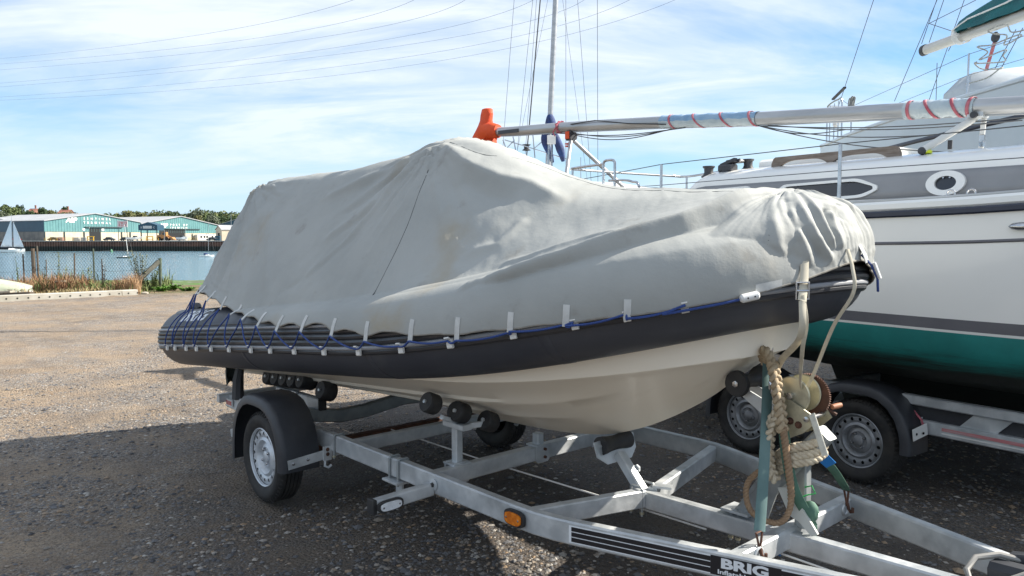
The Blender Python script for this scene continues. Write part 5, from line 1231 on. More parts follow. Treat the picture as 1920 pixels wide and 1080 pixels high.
# hatch garage, handrail, winches and clutches on the roof
m = MB(); m.sweep([(-1.30, -.20, 2.215), (-.2, -.20, 2.225)], np.array([(-.22, -.03), (.22, -.03), (.22, .02), (.18, .045), (-.18, .045), (-.22, .02)]), up=Z_); m.build("hatch_garage", gel, y1)
hr = MB()
xs_ = np.linspace(-1.04, -.02, 61); top = []; bot = []
for x in xs_:
    u = (x+1.04)/1.02; arch = 0
    for c in (.27, .71): arch = max(arch, 1-((u-c)/.20)**4 if abs(u-c) < .20 else 0)
    e = min(u, 1-u)/.05; top.append(.066*min(1, e**.5+.25)); bot.append(.042*max(arch, 0))
V = []
for sg in (-.014, .014):
    V += [(x, -.60+sg, 2.176+t) for x, t in zip(xs_, top)]; V += [(x, -.60+sg, 2.176+b_-.010) for x, b_ in zip(xs_, bot)]
n_ = 61; F = []
for k in range(n_-1): F += [(k, k+1, n_+k+1, n_+k), (2*n_+k, 3*n_+k, 3*n_+k+1, 2*n_+k+1), (k, 2*n_+k, 2*n_+k+1, k+1), (n_+k, n_+k+1, 3*n_+k+1, 3*n_+k)]
F += [(0, n_, 3*n_, 2*n_), (n_-1, 3*n_-1, 4*n_-1, 2*n_-1)]
hr.add(V, F); hr.build("grab_rail", teak, y1)
def deck_winch(x, y, z, r, nm="winch"):
    m = MB(); m.lathe([(r*1.15, 0), (r*1.2, .012), (r*.92, .02), (r*.72, .045), (r*.76, .075), (r*1.0, .088), (r*.98, .097), (r*.3, .10), (0, .10)], (x, y, z), (0, 0, 1), 24); m.build(nm, plast, y1)
deck_winch(-1.66, -.62, 2.125, .052); deck_winch(-1.50, -.30, 2.19, .05)
m = MB(); m.box((-1.46, -.62, 2.19), (.13, .09, .06), .0, .012); m.bar((-1.52, -.62, 2.215), (-1.38, -.62, 2.255), .05, .03); m.bar((-1.49, -.59, 2.22), (-1.36, -.59, 2.25), .02, .03); m.lathe([(.055, 0), (.05, .02), (0, .02)], (-1.46, -.62, 2.15), (0, 0, 1), 16); m.build("rope_clutch", plast, y1)
m = MB(); m.lathe([(.075, 0), (.082, .008), (.074, .022), (0, .026)], (-1.56, -.40, 2.255), (0, 0, 1), 20); m.build("solar_vent", plast, y1)
for x in (.59, .70):
    m = MB(); q = np.linspace(0, 2*math.pi, 14, endpoint=False); m.tube(np.stack([x+.022*np.cos(q), np.full(14, -1.2), 1.865+.022*np.sin(q)], 1), .006, 6, closed=True); m.box((x, -1.2, 1.838), (.07, .03, .01)); m.build("track_eye", steel, y1)
m = MB(); m.bar((.30, -1.2, 1.838), (1.4, -1.18, 1.846), .03, .008); m.build("genoa_track", alu, y1)
m = MB(); m.lathe([(.0, -.05), (.016, -.03), (.022, .0), (.022, .03), (.012, .05), (0, .05)], tuple(H1.side(.985, 1.675, .012)), (1, 0, 0), 14); m.build("hull_fitting", steel, y1)
# guard rails
def gpt(x, z): p = H1.side(x, H1.sheer(x), -.09); return np.array([p[0], p[1], z])
def stanchion(parent, base, top, r=.0125, nm="stanchion"): m = MB(); m.tube([base, base+(top-base)*.3, top], [r*1.15, r, r*.9], 10); m.lathe([(r*2, 0), (r*1.6, .03), (0, .03)], base, (0, 0, 1), 12); m.build(nm, steel, parent)
tops = []
for x in (-1.73, -.09, 1.6): b_ = gpt(x, H1.sheer(x)+.06); t_ = gpt(x, 2.215); stanchion(y1, b_, t_); tops.append(t_)
aft = gpt(-2.60, 2.185); m = MB(); m.tube([aft+(-.5, .1, -.01), aft]+tops+[tops[-1]+(1.6, .5, .12)], .0035, 6); m.build("guard_wire", wire_m, y1)
m = MB(); m.tube([gpt(-2.05, 2.05)]+[t_-(0, 0, .17) for t_ in tops]+[tops[-1]+(1.6, .5, -.05)], .003, 6); m.build("guard_wire", wire_m, y1)
def hoop(P, r, nm, parent, mt=steel): m = MB(); m.tube(cr1(P, 40), r, 10); return m.build(nm, mt, parent)
ya = gpt(-2.57, 0)[1]; yb = gpt(-2.39, 0)[1]
hoop([(-2.57, ya, 1.80), (-2.57, ya, 2.25), (-2.565, ya, 2.30), (-2.54, ya, 2.318), (-2.42, yb, 2.312), (-2.39, yb, 2.295), (-2.385, yb, 2.25), (-2.385, yb, 1.8)], .0125, "pushpit", y1)
hoop([(-2.46, yb, 2.13), (-2.25, yb-.01, 2.12), (-2.14, yb-.02, 2.10), (-2.06, yb-.02, 2.06), (-2.03, yb-.02, 1.8)], .011, "pushpit", y1)
hoop([(-2.57, ya, 2.29), (-3.2, -.85, 2.30), (-3.25, -.70, 2.30), (-3.27, 0, 2.30), (-3.25, .7, 2.30), (-3.2, .85, 2.30), (-2.5, 1.03, 2.30), (-2.48, 1.03, 1.8)], .0125, "pushpit", y1)
for x, y in ((-3.2, -.84), (-3.2, .84)): stanchion(y1, np.array([x, y, 1.75]), np.array([x, y, 2.30]))
# keel and rudder under the hull
m = MB(); m.prism([(-.9, .72), (1.1, .72), (.8, .30), (-.7, .30)], (0, -.05, 0), X_, Z_, Y_, .10); m.build("keel", afm, y1)
m = MB(); m.prism([(-3.25, 1.1), (-2.9, 1.0), (-2.95, .35), (-3.2, .35)], (0, -.02, 0), X_, Z_, Y_, .04); m.build("rudder", gel, y1)
# ---- mast lowered on crutches
mast = thing("mast", "lowered silver mast above the white yacht, partly wrapped in blue plastic and red tape", "mast", YO, YR)
MP = [(-5.46, 2.960), (-4.995, 2.913), (-3.923, 2.841), (-2.518, 2.725), (-1.362, 2.617), (-.147, 2.522), (.60, 2.46), (2.4, 2.315)]
MPt = np.array([(x, -.3, z) for x, z in MP])
oval_p = np.stack([.060*np.cos(np.arange(20)*math.pi/10), .056*np.sin(np.arange(20)*math.pi/10)], 1)
def mast_at(x): return np.array([x, -.3, np.interp(x, MPt[:, 0], MPt[:, 2])])
m = MB(); m.sweep(cr1(MPt, 60), oval_p, up=Z_); mo = m.build("spar", alu, mast)
m = MB(); m.bars([mast_at(x)+(0, 0, -.058) for x in np.linspace(-5.4, 2.3, 30)], .022, .012); m.build("sail_track", alu, mo)
redtape = mat("red_tape", (.38, .06, .09), .5, 0, (.50, .16, .19), 12); bluewrap = mat("blue_plastic_film", (.13, .26, .42), .22, 0, (.24, .37, .50), 5, 5, (.35, .65), bump=(14, .6, .01), coat=.3); clearwrap = mat("cloudy_film", (.36, .44, .48), .2, 0, (.46, .53, .56), 6, 5, bump=(14, .6, .01), coat=.3)
for x0, x1, mt in ((-2.50, -1.40, bluewrap), (-.15, .32, clearwrap)):
    rr = np.random.default_rng(int(abs(x0*10))); pts = [mast_at(x) for x in np.linspace(x0, x1, 40)]
    P, A, B = MB().frames(pts, Z_); G = np.array([[p+1.05*(.0625*math.cos(q)*a+.0585*math.sin(q)*b)+(.0035*math.sin(k*.9+q*3)+.002*math.sin(k*2.1))*(-b) for q in np.linspace(0, 2*math.pi, 20, endpoint=False)] for k, (p, a, b) in enumerate(zip(P, A, B))])
    if mt is bluewrap: G2 = G[:, list(range(0, 20))]; m = MB(); m.grid(G2[:, [19]+list(range(0, 11))]); m.build("plastic_film", bluewrap, mast); m = MB(); m.grid(G2[:, 10:20]); m.build("plastic_film", clearwrap, mast)
    else: m = MB(); m.grid(G, cv=True); m.build("plastic_film", mt, mast)
def tape(x, slant, w=.023):
    c = mast_at(x); q = np.linspace(0, 2*math.pi, 28, endpoint=False)
    G = np.array([[c+(d+slant*(-math.sin(t)), .069*math.cos(t), .066*math.sin(t)-.085*(d+slant*(-math.sin(t)))) for t in q] for d in (-w/2, w/2)]); m = MB(); m.grid(G, cv=True); o = m.build("red_tape", redtape, mast); md = o.modifiers.new("thickness", 'SOLIDIFY'); md.thickness = .002
for x, s in ((-2.36, .02), (-2.05, .055), (-1.74, .055), (-1.45, .03), (-.11, .0), (.03, .04), (.20, .03), (.29, -.01)): tape(x, s)
m = MB(); P = mast_at(-4.05); m.tube([P+(.02*math.sin(k*2.2), .075*math.cos(k*1.3), .070*math.sin(k*1.3)) for k in range(20)], .008, 6); m.tube([P+(0, -.07, 0), P+(-.03, -.09, -.06), P+(.0, -.085, -.10)], .008, 6); m.build("red_lashing", redtape, mast)
m = MB(); p = mast_at(-5.0); m.bar(p+(-.2, -.062, .0), p+(.22, -.062, -.02), .012, .045); m.build("halyard_exit", plast, mast)
m = MB()
for (x0, x1, sag, dy) in ((-4.1, -2.2, .05, -.02), (-4.0, -2.4, .09, .03), (-3.9, -2.3, .065, .0)):
    m.tube([mast_at(x0+(x1-x0)*t)+(0, dy, -.062-sag*math.sin(math.pi*t)) for t in np.linspace(0, 1, 18)], .005, 5)
m.build("halyard", plast, mast)["kind"] = "stuff"
m = MB(); m.tube([mast_at(-3.8)+(0, -.064, .02), mast_at(-3.4)+(0, -.066, .045), mast_at(-2.9)+(0, -.066, -.005), mast_at(-2.4)+(0, -.066, -.03)], .006, 6); m.build("halyard", plast, mast)
m = MB()
for (x0, x1, dz0, dz1) in ((-1.4, .2, -.06, -.30), (-1.4, .05, -.06, -.18), (-1.35, .9, -.065, -.06), (-1.4, -.6, -.06, -.12), (-1.3, .6, -.06, -.10)):
    m.tube([mast_at(x0+(x1-x0)*t)+(0, -.01, dz0+(dz1-dz0)*t-.05*math.sin(math.pi*t)) for t in np.linspace(0, 1, 14)], .0045, 5)
m.build("rigging_wires", wire_m, mast)["kind"] = "stuff"
# masthead bag
orange = mat("orange_fabric", (.72, .085, .012), .65, 0, (.62, .06, .01), 8, 5, bump=[(22, .5, .02), (180, .2, .002)])
bag = thing("masthead_bag", "bright orange fabric bag tied over the masthead end of the lowered mast", "bag", YO, YR)
B0 = mast_at(-5.53); rows = []
for t, w, dx in ((0, .035, .05), (.02, .055, .05), (.16, .068, .045), (.30, .075, .03), (.42, .095, .015), (.55, .11, .0), (.72, .128, -.02), (.88, .14, -.03), (.97, .15, -.03), (1.0, .145, -.03)):
    w *= 1.25; z = .30-.50*t; dx -= .06; rows.append([B0+np.array([dx+w*(1+.13*math.sin(3*q+9*t)+.10*abs(math.sin(4*q+2*t)))*math.cos(q), .80*w*(1+.14*math.sin(2*q+7*t)+.10*abs(math.sin(5*q-3*t)))*math.sin(q), z+.012*math.sin(3*q)*t]) for q in np.linspace(0, 2*math.pi, 26, endpoint=False)])
m = MB(); m.grid(np.array(rows), cv=True); m.f.append(tuple(range(26))); m.build("fabric", orange, bag, angle=60)
m = MB(); m.sweep(cr1([B0+(-.02, -.02, -.005), B0+(.10, -.02, .005), B0+(.20, -.01, -.01), B0+(.245, 0, -.012)], 12), circ(16, 1), up=Z_, scale=[.125, .13, .12, .115, .105, .10, .10, .098, .094, .09, .088, .082]); m.build("sleeve", orange, bag, angle=60)
m = MB(); q = np.linspace(0, 2*math.pi, 24, endpoint=False); m.tube([B0+(.04+.09*math.cos(t), .10*math.sin(t), -.10+.06*math.cos(t)) for t in q], .006, 6, closed=True); m.build("drawstring", orange, bag)
# crutches
cr_ = thing("mast_crutch", "silver A-frame crutch holding the mast above the white yacht's stern", "crutch", YO, YR)
ap = mast_at(-3.87)+(0, 0, -.125)
for f in ((-3.25, -.95, 1.78), (-3.3, .55, 1.78)): m = MB(); m.tube([ap, f], .021, 12); m.build("leg", alu, cr_)
m = MB(); m.box(ap+(0, 0, .02), (.09, .10, .09), 0, .02); m.build("cradle_block", plast, cr_)
m = MB(); m.box(ap+(.0, -.055, .03), (.06, .012, .08)); m.tube([ap+(.02*math.cos(k), -.05+.03*math.sin(k), -.05-.004*k) for k in range(14)], .007, 5); m.build("orange_tie", orange, cr_)
cr_ = thing("mast_crutch", "white tubular crutch carrying the mast over the white yacht's coachroof", "crutch", YO, YR)
ap = mast_at(.31)+(0, 0, -.075)
m = MB(); m.tube([ap, (.15, -.66, 2.185)], .024, 14); m.build("strut", white_paint, cr_); m = MB(); m.ball((.15, -.66, 2.185), .027); m.build("strut_foot", plast, cr_)
m = MB(); m.tube([ap+(.05, .02, 0), (.352, -.29, 2.21)], .016, 12); m.build("strut", white_paint, cr_)
m = MB(); m.box(ap+(.02, 0, .02), (.10, .09, .05), 0, .01); m.build("cradle_block", galv, cr_)
m = MB(); m.lathe([(.022, 0), (.022, .02), (0, .02)], ap+(.02, -.05, .015), (0, -1, 0), 14); m.build("cradle_bolt", plast, cr_)
m = MB(); m.box((.215, -.42, 2.235), (.025, .03, .06), .3); m.build("strut_clip", plast, cr_); m = MB(); m.box((.17, -.63, 2.178), (.05, .04, .02), .2); m.build("deck_pad", mat("fluorescent_yellow", (.65, .75, .02), .5), cr_)
m = MB(); m.box((.36, -.295, 2.27), (.03, .03, .05), .2); m.box((.36, -.295, 2.235), (.03, .025, .04), -.3); m.build("strut_clip", steel, cr_)

# ---- yacht trailer
yt = thing("yacht_trailer", "galvanised four wheeled lattice frame trailer under the white yacht", "trailer", YO, YR)
for s in (-1, 1):
    for x in (0, -.872): wheel(yt, (x, s*1.018, .277), s, rim_dark, .3+x)
    m = MB(); m.bar((-3.0, s*.93, .585), (3.4, s*.93, .585), .06, .06, c=.007); m.build("upper_chord", galv, yt)
    m = MB(); m.bar((.22, s*.93, .425), (3.4, s*.93, .425), .06, .085, c=.007); m.build("lower_chord", galv, yt)
    for x in (.62, 1.55, 2.5): m = MB(); m.prism([(x-.05, .468), (x+.16, .468), (x+.24, .554), (x+.03, .554)], (0, s*.93-.004, 0), X_, Z_, (0, 1, 0), .008); m.build("web_plate", galv, yt)
    m = MB(); m.bar((.18, s*.90, .50), (3.2, s*.86, .50), .05, .14); m.build("inner_beam", plast, yt)
    for x0 in (0.0, -.872):
        if x0 == 0: mudguard(yt, s*1.14, s, x0)
        else: mudguard(yt, s*1.14, s, x0, [(.40, .50), (.36, .55), (.30, .60), (.185, .645), (.10, .664), (0, .667), (-.10, .66), (-.18, .635), (-.25, .585), (-.305, .515), (-.34, .43), (-.355, .33), (-.36, .22)])
    m = MB(); m.bar((.385, s*1.12, .40), (.40, s*.98, .425), .006, .075); m.build("mudguard_bracket", white_paint, yt)
    for y in (1.09, 1.03): m = MB(); m.lathe([(.008, 0), (.008, .004), (0, .005)], (.391+(1.09-y)*.2, s*y, .405), (1, 0, 0), 8); m.build("bracket_hole", holem, yt)
    m = MB(); m.tube([(.33, s*.965, .38), (.33, s*.967, .475), (.345, s*.93, .478)], .006, 6); m.build("u_bolt", galv, yt)
pinkp = mat("faded_red_paint", (.48, .16, .17), .6, 0, (.42, .40, .40), 4, 6, (.4, .62), stretch=(.6, 3, 6))
m = MB(); m.prism([(.48, .425), (2.4, .425), (2.4, .445), (.48, .445)], (0, -.9625, 0), X_, Z_, (0, -1, 0), .0012); m.build("red_sticker", pinkp, yt); m = MB(); m.prism([(.48, .405), (2.4, .405), (2.4, .413), (.48, .413)], (0, -.9625, 0), X_, Z_, (0, -1, 0), .0012); m.build("white_sticker", white_paint, yt)
m = MB(); m.tube([(.10, -.965, .555), (.20, -.968, .548), (.30, -.97, .53), (.36, -.968, .47), (.38, -.968, .40)], .007, 6); m.build("red_brake_hose", redtape, yt)
for x in (-2.6, -.45, 1.2, 3.0): m = MB(); m.bar((x, -.9, .52), (x, .9, .52), .08, .08); m.build("cross_member", galv_dark, yt)
for x in (0, -.872): m = MB(); m.bar((x, -.95, .277), (x, .95, .277), .06, .06); m.build("axle", galv_dark, yt)
for s in (-1, 1):
    for x in (-2.0, 1.6): m = MB(); m.bar((x, s*.72, .52), (x, s*.72, .80), .05, .05, (1, 0, 0)); m.box((x, s*.72, .80), (.22, .14, .04)); m.build("hull_support", galv_dark, yt)
m = MB(); m.bar((3.4, -.9, .55), (5.2, 0, .5), .07, .08); m.bar((3.4, .9, .55), (5.2, 0, .5), .07, .08); m.build("draw_bar", galv, yt)

# ---- second yacht behind
def seg_wire(parent, pts, r=.004, nm="stay", mt=None): m = MB(); m.tube(pts, r, 5); return m.build(nm, mt or wire_m, parent)
Y2O = np.array([7.1, 9.5, 0]); Y2R = math.radians(-88)
y2 = thing("sailing_yacht", "taller pale blue white yacht with navy stripe standing behind the lowered mast", "yacht", tuple(Y2O), Y2R)
c2, s2_ = math.cos(Y2R), math.sin(Y2R)
def L2(p): d = np.asarray(p, float)-Y2O; return np.array([d[0]*c2+d[1]*s2_, -d[0]*s2_+d[1]*c2, d[2]])
XS2 = np.r_[np.linspace(-4.75, 4.2, 34), np.linspace(4.4, 5.2, 6)]
H2 = Hull(XS2, [(-4.75, 1.25), (-3, 1.52), (-1, 1.66), (1, 1.62), (2.5, 1.30), (4, .6), (5.2, .02)], [(-4.75, 3.27), (-1, 3.27), (2, 3.34), (5.2, 3.62)], 2.25, [(-4.75, 2.05), (-3, 1.80), (0, 1.60), (3, 1.78), (5.2, 2.22)])
H2.strip(2.25, lambda x: H2.sheer(x), gel2, "topsides", y2, rows=7); H2.strip(lambda x: H2.sheer(x)-.40, lambda x: H2.sheer(x)-.345, navyrub, "cove_stripe", y2, .004); H2.bottom(afm, y2); H2.transom(gel2, y2); H2.deck(gel2, y2)
for sg in (-1, 1): P = np.array([H2.side(x, H2.sheer(x)+.02, -.01)*[1, -sg, 1] for x in XS2]); m = MB(); m.bars(P, .05, .06, c=.015); m.build("toe_rail", gel2, y2)
G = np.array([[(x, y*w, 3.25+z*hh) for y, z in ((-.95, 0), (-.9, .25), (-.8, .34), (-.4, .40), (0, .42), (.4, .40), (.8, .34), (.9, .25), (.95, 0))] for x, w, hh in ((-1.3, .9, .05), (-1.25, .95, 1.0), (0, 1, 1.05), (2.2, .8, .85), (3.1, .55, .1))]); m = MB(); m.grid(G); m.build("coachroof", gel2, y2)
G = np.array([[(x, y*w, 3.25+z*hh) for y, z in ((-.95, 0), (-.92, .40), (-.7, .62), (0, .70), (.7, .62), (.92, .40), (.95, 0))] for x, w, hh in ((-1.55, .98, .98), (-1.2, 1.0, 1.02), (-.75, .92, .75), (-.5, .88, .5))]); m = MB(); m.grid(G); m.build("sprayhood", mat("pale_grey_canvas", (.46, .50, .53), .75, 0, (.38, .42, .45), 3, bump=(20, .3, .01)), y2)
def gp2(x, z): p = H2.side(x, H2.sheer(x), -.06); return np.array([p[0], p[1], z])
tp = []
for x in (-3.2, .10, 2.4): stanchion(y2, gp2(x, 3.29), gp2(x, 3.82+.02*x)); tp.append(gp2(x, 3.81+.02*x))
pp = [gp2(-4.6, 3.30), gp2(-4.6, 3.90), gp2(-4.5, 4.0), gp2(-4.0, 4.0), gp2(-3.75, 3.93), gp2(-3.72, 3.30)]
hoop(pp, .014, "pushpit", y2); hoop([gp2(-4.55, 3.98), (-4.75, 0, 4.0), gp2(-4.55, 3.98)*[1, -1, 1]], .014, "pushpit", y2)
for x in (-4.45, -4.2, -3.95): stanchion(y2, gp2(x, 3.29), gp2(x, 3.97), .010)
seg_wire(y2, [gp2(-3.75, 3.95)]+tp+[(5.0, 0, 4.05)], .0035, "guard_wire"); seg_wire(y2, [gp2(-3.75, 3.62)]+[t-(0, 0, .25) for t in tp]+[(5.0, 0, 3.8)], .003, "guard_wire")
m = MB(); q = np.linspace(0, 2*math.pi, 18, endpoint=False)
for k in range(9): c = gp2(-3.2+.02*k, 3.78-.02*(k % 3)); m.tube([c+(.05*math.sin(t+k)+.01*k, -.03-.004*k, .10*math.cos(t)) for t in q], .010, 5, closed=True)
m.build("coiled_rope", mat("grey_rope", (.30, .31, .31), .9, 0, (.2, .21, .2), 60), y2, angle=80)["kind"] = "stuff"
m = MB(); m.bar(gp2(-4.3, 4.06), gp2(-3.6, 4.13), .05, .03); m.build("boathook", plast, y2)
for p in ((-4.25, 3.75), (-4.05, 3.62)): m = MB(); m.box(gp2(*p), (.10, .08, .16), .2, .03); m.build("lifebuoy_light", white_clean, y2)
# boom and sail cover
ba, bf = L2((6.60, 12.45, 4.60)), L2((6.70, 6.5, 4.33))
m = MB(); m.sweep([ba, bf], np.stack([.062*np.cos(np.arange(16)*math.pi/8), .078*np.sin(np.arange(16)*math.pi/8)], 1), up=Z_); m.build("boom", mat("cream_spar", (.60, .58, .53), .4, .1, (.48, .47, .44), 3, stretch=(.5, 3, 3)), y2)
m = MB(); m.sweep([ba-(.03, 0, 0), ba+(.06, 0, 0)], np.stack([.070*np.cos(np.arange(16)*math.pi/8), .087*np.sin(np.arange(16)*math.pi/8)], 1), up=Z_); m.build("boom_end_cap", plast, y2)
greenc = mat("teal_sail_cover", (.006, .135, .15), .75, 0, (.01, .105, .12), 4, 5, bump=[(9, .6, .04), (160, .2, .002)])
rows = []; dirb = nrm(bf-ba)
for k, t in enumerate(np.linspace(.17, 1.0, 26)):
    c = ba+(bf-ba)*t; hgt = .20+.50*min((t-.17)/.8, 1)**.8; w = .12+.03*math.sin(k*1.7)
    rows.append([c+np.array([0, w*(1-.72*max(0, (u-.15)))*sg*(1+.12*math.sin(k*.9+u*5)), .05+hgt*u]) for sg, u in ((-1, 0), (-1, .3), (-1, .6), (-1, .85), (-.2, 1.0), (.2, 1.0), (1, .85), (1, .6), (1, .3), (1, 0))])
m = MB(); m.grid(np.array(rows)); m.f.append(tuple(range(10))); m.build("sail_cover", greenc, y2, angle=60)
m = MB(); c = ba+(bf-ba)*.16
for k in range(5): m.tube([c+(dirb*.03*k)+np.array([0, .13*math.cos(t), .03+.13*math.sin(t)]) for t in q], .007, 5, closed=True)
m.tube([c+(0, -.12, .1), c+(.4, -.14, .16), c+(1.2, -.15, .14), c+(2.2, -.15, .2)], .012, 6); m.build("reefing_line", white_clean, y2)["kind"] = "stuff"
sh0, sh1 = ba+(bf-ba)*.30+(0, 0, -.1), L2((6.70, 11.0, 3.80))
pinkrope = mat("red_flecked_rope", (.40, .07, .09), .8, 0, (.50, .30, .30), 60)
for dx in (-.03, .0, .03): seg_wire(y2, [sh0+(dx, 0, -.1), sh1+(dx, 0, .08)], .008, "mainsheet", pinkrope)
for c, nm in ((sh0+(0, 0, -.07), "sheet_block"), (sh1+(0, 0, .06), "sheet_block")): m = MB(); m.lathe([(.02, -.03), (.06, -.025), (.06, .025), (.02, .03)], c, (0, 1, 0), 14); m.bar(c+(0, 0, -.07), c+(0, 0, .07), .03, .05, (1, 0, 0)); m.build(nm, plast, y2)
m = MB(); rr = np.random.default_rng(12); P = [L2((6.05+.16*math.sin(k*.8)+rr.uniform(-.05, .05), 10.1-.03*k+rr.uniform(-.2, .2), 3.68+.02*k+rr.uniform(-.06, .06))) for k in range(26)]; m.tube(cr1(P, 120), .009, 6); m.build("sheet_tail", mat("pale_rope", (.5, .5, .46), .9, 0, (.25, .26, .25), 60), y2)["kind"] = "stuff"
# mast and rigging of the second yacht (mostly out of the picture)
mb = np.array([.9, -.0, 3.6]); m = MB(); m.tube([(bf[0]+.1, bf[1], 3.3), (bf[0]+.1, bf[1], 12.5)], .09, 14); m.build("mast", alu, y2)
mt_ = np.array([bf[0]+.1, bf[1], 12.4])
def aim(u, v, Y): return L2(at(u, v, Y))
for (a, b) in (((1572, 200, 13.6), (1638, 0, 12.6)), ((1677, 190, 13.0), (1757, 0, 12.2)), ((1728, 82, 12.4), (1770, -40, 12.3)), ((1742, 80, 12.3), (1790, -60, 12.2)), ((1742, 188, 12.5), (1808, 0, 11.8)), ((1755, 190, 12.4), (1757, 118, 12.3)), ((1865, 130, 10.4), (1905, 55, 10.2)), ((1876, 130, 10.4), (1918, 52, 10.2)), ((1778, 96, 12.2), (1812, 30, 12.1)), ((1742, 44, 12.3), (1830, 0, 11.4)), ((1742, 44, 12.3), (1790, 60, 12.0))):
    p, r_ = aim(*a), aim(*b); e = p+(r_-p)*(1.0 if a[1] < 60 or b[1] > 5 else 3.2); seg_wire(y2, [p, e], .0055)
m = MB(); m.bars([(-1.9, -.2, 2.0), (-1.9, -.2, 0)], .5, 1.6, (1, 0, 0)); m.build("keel", afm, y2)
for x in (-3.2, 1.5):
    for sg in (-1, 1): m = MB(); m.tube([(x, sg*2.0, 0), (x, sg*1.25, 2.0)], .05, 8); m.build("cradle_leg", galv_dark, y2)

# ---- third yacht, far behind the covered boat
Y3O = np.array([1.6, 14.6, 0]); Y3R = math.radians(28)
y3 = thing("sailing_yacht", "small white yacht with upright mast and blue sail cover behind the covered boat", "yacht", tuple(Y3O), Y3R)
c3, s3_ = math.cos(Y3R), math.sin(Y3R)
def L3(p): d = np.asarray(p, float)-Y3O; return np.array([d[0]*c3+d[1]*s3_, -d[0]*s3_+d[1]*c3, d[2]])
def aim3(u, v, Y): return L3(at(u, v, Y))
XS3 = np.r_[np.linspace(-3.4, 2.8, 26), np.linspace(3.0, 3.6, 6)]
H3 = Hull(XS3, [(-3.4, .85), (-1.5, 1.2), (0, 1.28), (1.5, 1.05), (2.8, .5), (3.6, .02)], [(-3.4, 2.40), (0, 2.42), (3.6, 2.62)], 1.65, [(-3.4, 1.5), (-1.5, 1.25), (1, 1.2), (3.6, 1.6)])
H3.strip(1.65, lambda x: H3.sheer(x), gel, "topsides", y3, rows=5); H3.bottom(afm, y3); H3.transom(gel, y3); H3.deck(gel, y3)
G = np.array([[(x, y*w, 2.38+z*hh*.7) for y, z in ((-.75, 0), (-.68, .28), (-.4, .36), (0, .38), (.4, .36), (.68, .28), (.75, 0))] for x, w, hh in ((-1.2, .9, .1), (-1.1, .95, 1), (0.2, 1, 1.0), (1.2, .7, .7), (1.8, .5, .05))]); m = MB(); m.grid(G); m.build("coachroof", gel, y3)
mb_, mtop = aim3(1028, 300, 14.5), aim3(1042, 0, 14.5); up3 = mb_+(mtop-mb_)*2.3
m = MB(); m.sweep([mb_-(0, 0, .4), mb_, up3], np.stack([.044*np.cos(np.arange(14)*math.pi/7), .056*np.sin(np.arange(14)*math.pi/7)], 1), up=X_); m.build("mast", alu, y3)
bluec = mat("blue_sail_cover", (.012, .045, .17), .75, 0, (.02, .03, .09), 6, 5, bump=(14, .5, .03))
c0 = aim3(1031, 222, 14.4); m = MB(); m.sweep(cr1([c0+(0, 0, .06), c0+(0, -.02, -.05), c0+(0, -.03, -.2)], 10), circ(14, 1), up=X_, scale=[.05, .06, .075, .085, .095, .10, .10, .10, .10, .10]); m.build("sail_cover", bluec, y3)
for P, W_ in (([aim3(1024, 240, 14.4), aim3(1022, 265, 14.3), aim3(1032, 290, 14.3), aim3(1036, 305, 14.3)], [.05, .075, .06, .03]), ([aim3(1036, 245, 14.3), aim3(1044, 262, 14.2), aim3(1052, 285, 14.1), aim3(1056, 303, 14.1)], [.04, .07, .08, .03])):
    m = MB(); m.tube(cr1(P, 14), np.interp(np.linspace(0, 1, 14), [0, .33, .66, 1], W_), 12); m.build("sail_cover", bluec, y3)
m = MB(); m.bar(aim3(1026, 262, 14.1), aim3(1042, 262, 14.1), .03, .16); m.build("cover_label", white_clean, y3)
for u in (1029, 1035): m = MB(); m.bar(aim3(u, 270, 14.15), aim3(u-1, 330, 14.15), .03, .03, (1, 0, 0)); m.build("mast_track", steel, y3)
for (a, b, r) in (((944, 262, 14.5), (964, 0, 14.5), .004), ((972, 262, 14.6), (999, 0, 14.6), .004), ((974, 262, 14.0), (1027, 0, 14.4), .003), ((988, 285, 15.2), (1013, 0, 14.9), .013), ((1061, 300, 14.2), (1061, 0, 14.3), .004), ((1108, 335, 13.6), (1083, 0, 14.1), .004), ((1121, 320, 15.5), (1120, 0, 15.0), .005), ((1100, 330, 14.0), (1055, 0, 14.3), .003), ((985, 285, 15.2), (1006, 0, 15.0), .004)):
    p, r_ = aim3(*a), aim3(*b); seg_wire(y3, [p-(r_-p)*.15, p+(r_-p)*2.2], r)
m = MB(); f0 = aim3(987, 277, 15.2); m.lathe([(.04, -.06), (.09, -.05), (.05, -.02), (.05, .03), (.09, .06), (.03, .07)], f0, (0, 0, 1), 14); m.build("furling_drum", plast, y3)
for a, b in (((943, 262), (948, 276)), ((962, 256), (967, 282)), ((999, 252), (1003, 296)), ((946, 262), (1068, 300)), ((950, 278), (965, 262)), ((1000, 280), (1020, 262))): seg_wire(y3, [aim3(*a, 14.3), aim3(*b, 14.3)], .011, "pulpit", steel)
stanchion(y3, aim3(1089, 345, 14.2), aim3(1089, 295, 14.2), .008)
m = MB(); m.bars([(0, 0, 1.4), (0, 0, 0)], .3, 1.4, (1, 0, 0)); m.build("keel", afm, y3)
for x in (-2, 1.5):
    for sg in (-1, 1): m = MB(); m.tube([(x, sg*1.6, 0), (x, sg*.95, 1.75)], .05, 8); m.build("cradle_leg", galv_dark, y3)
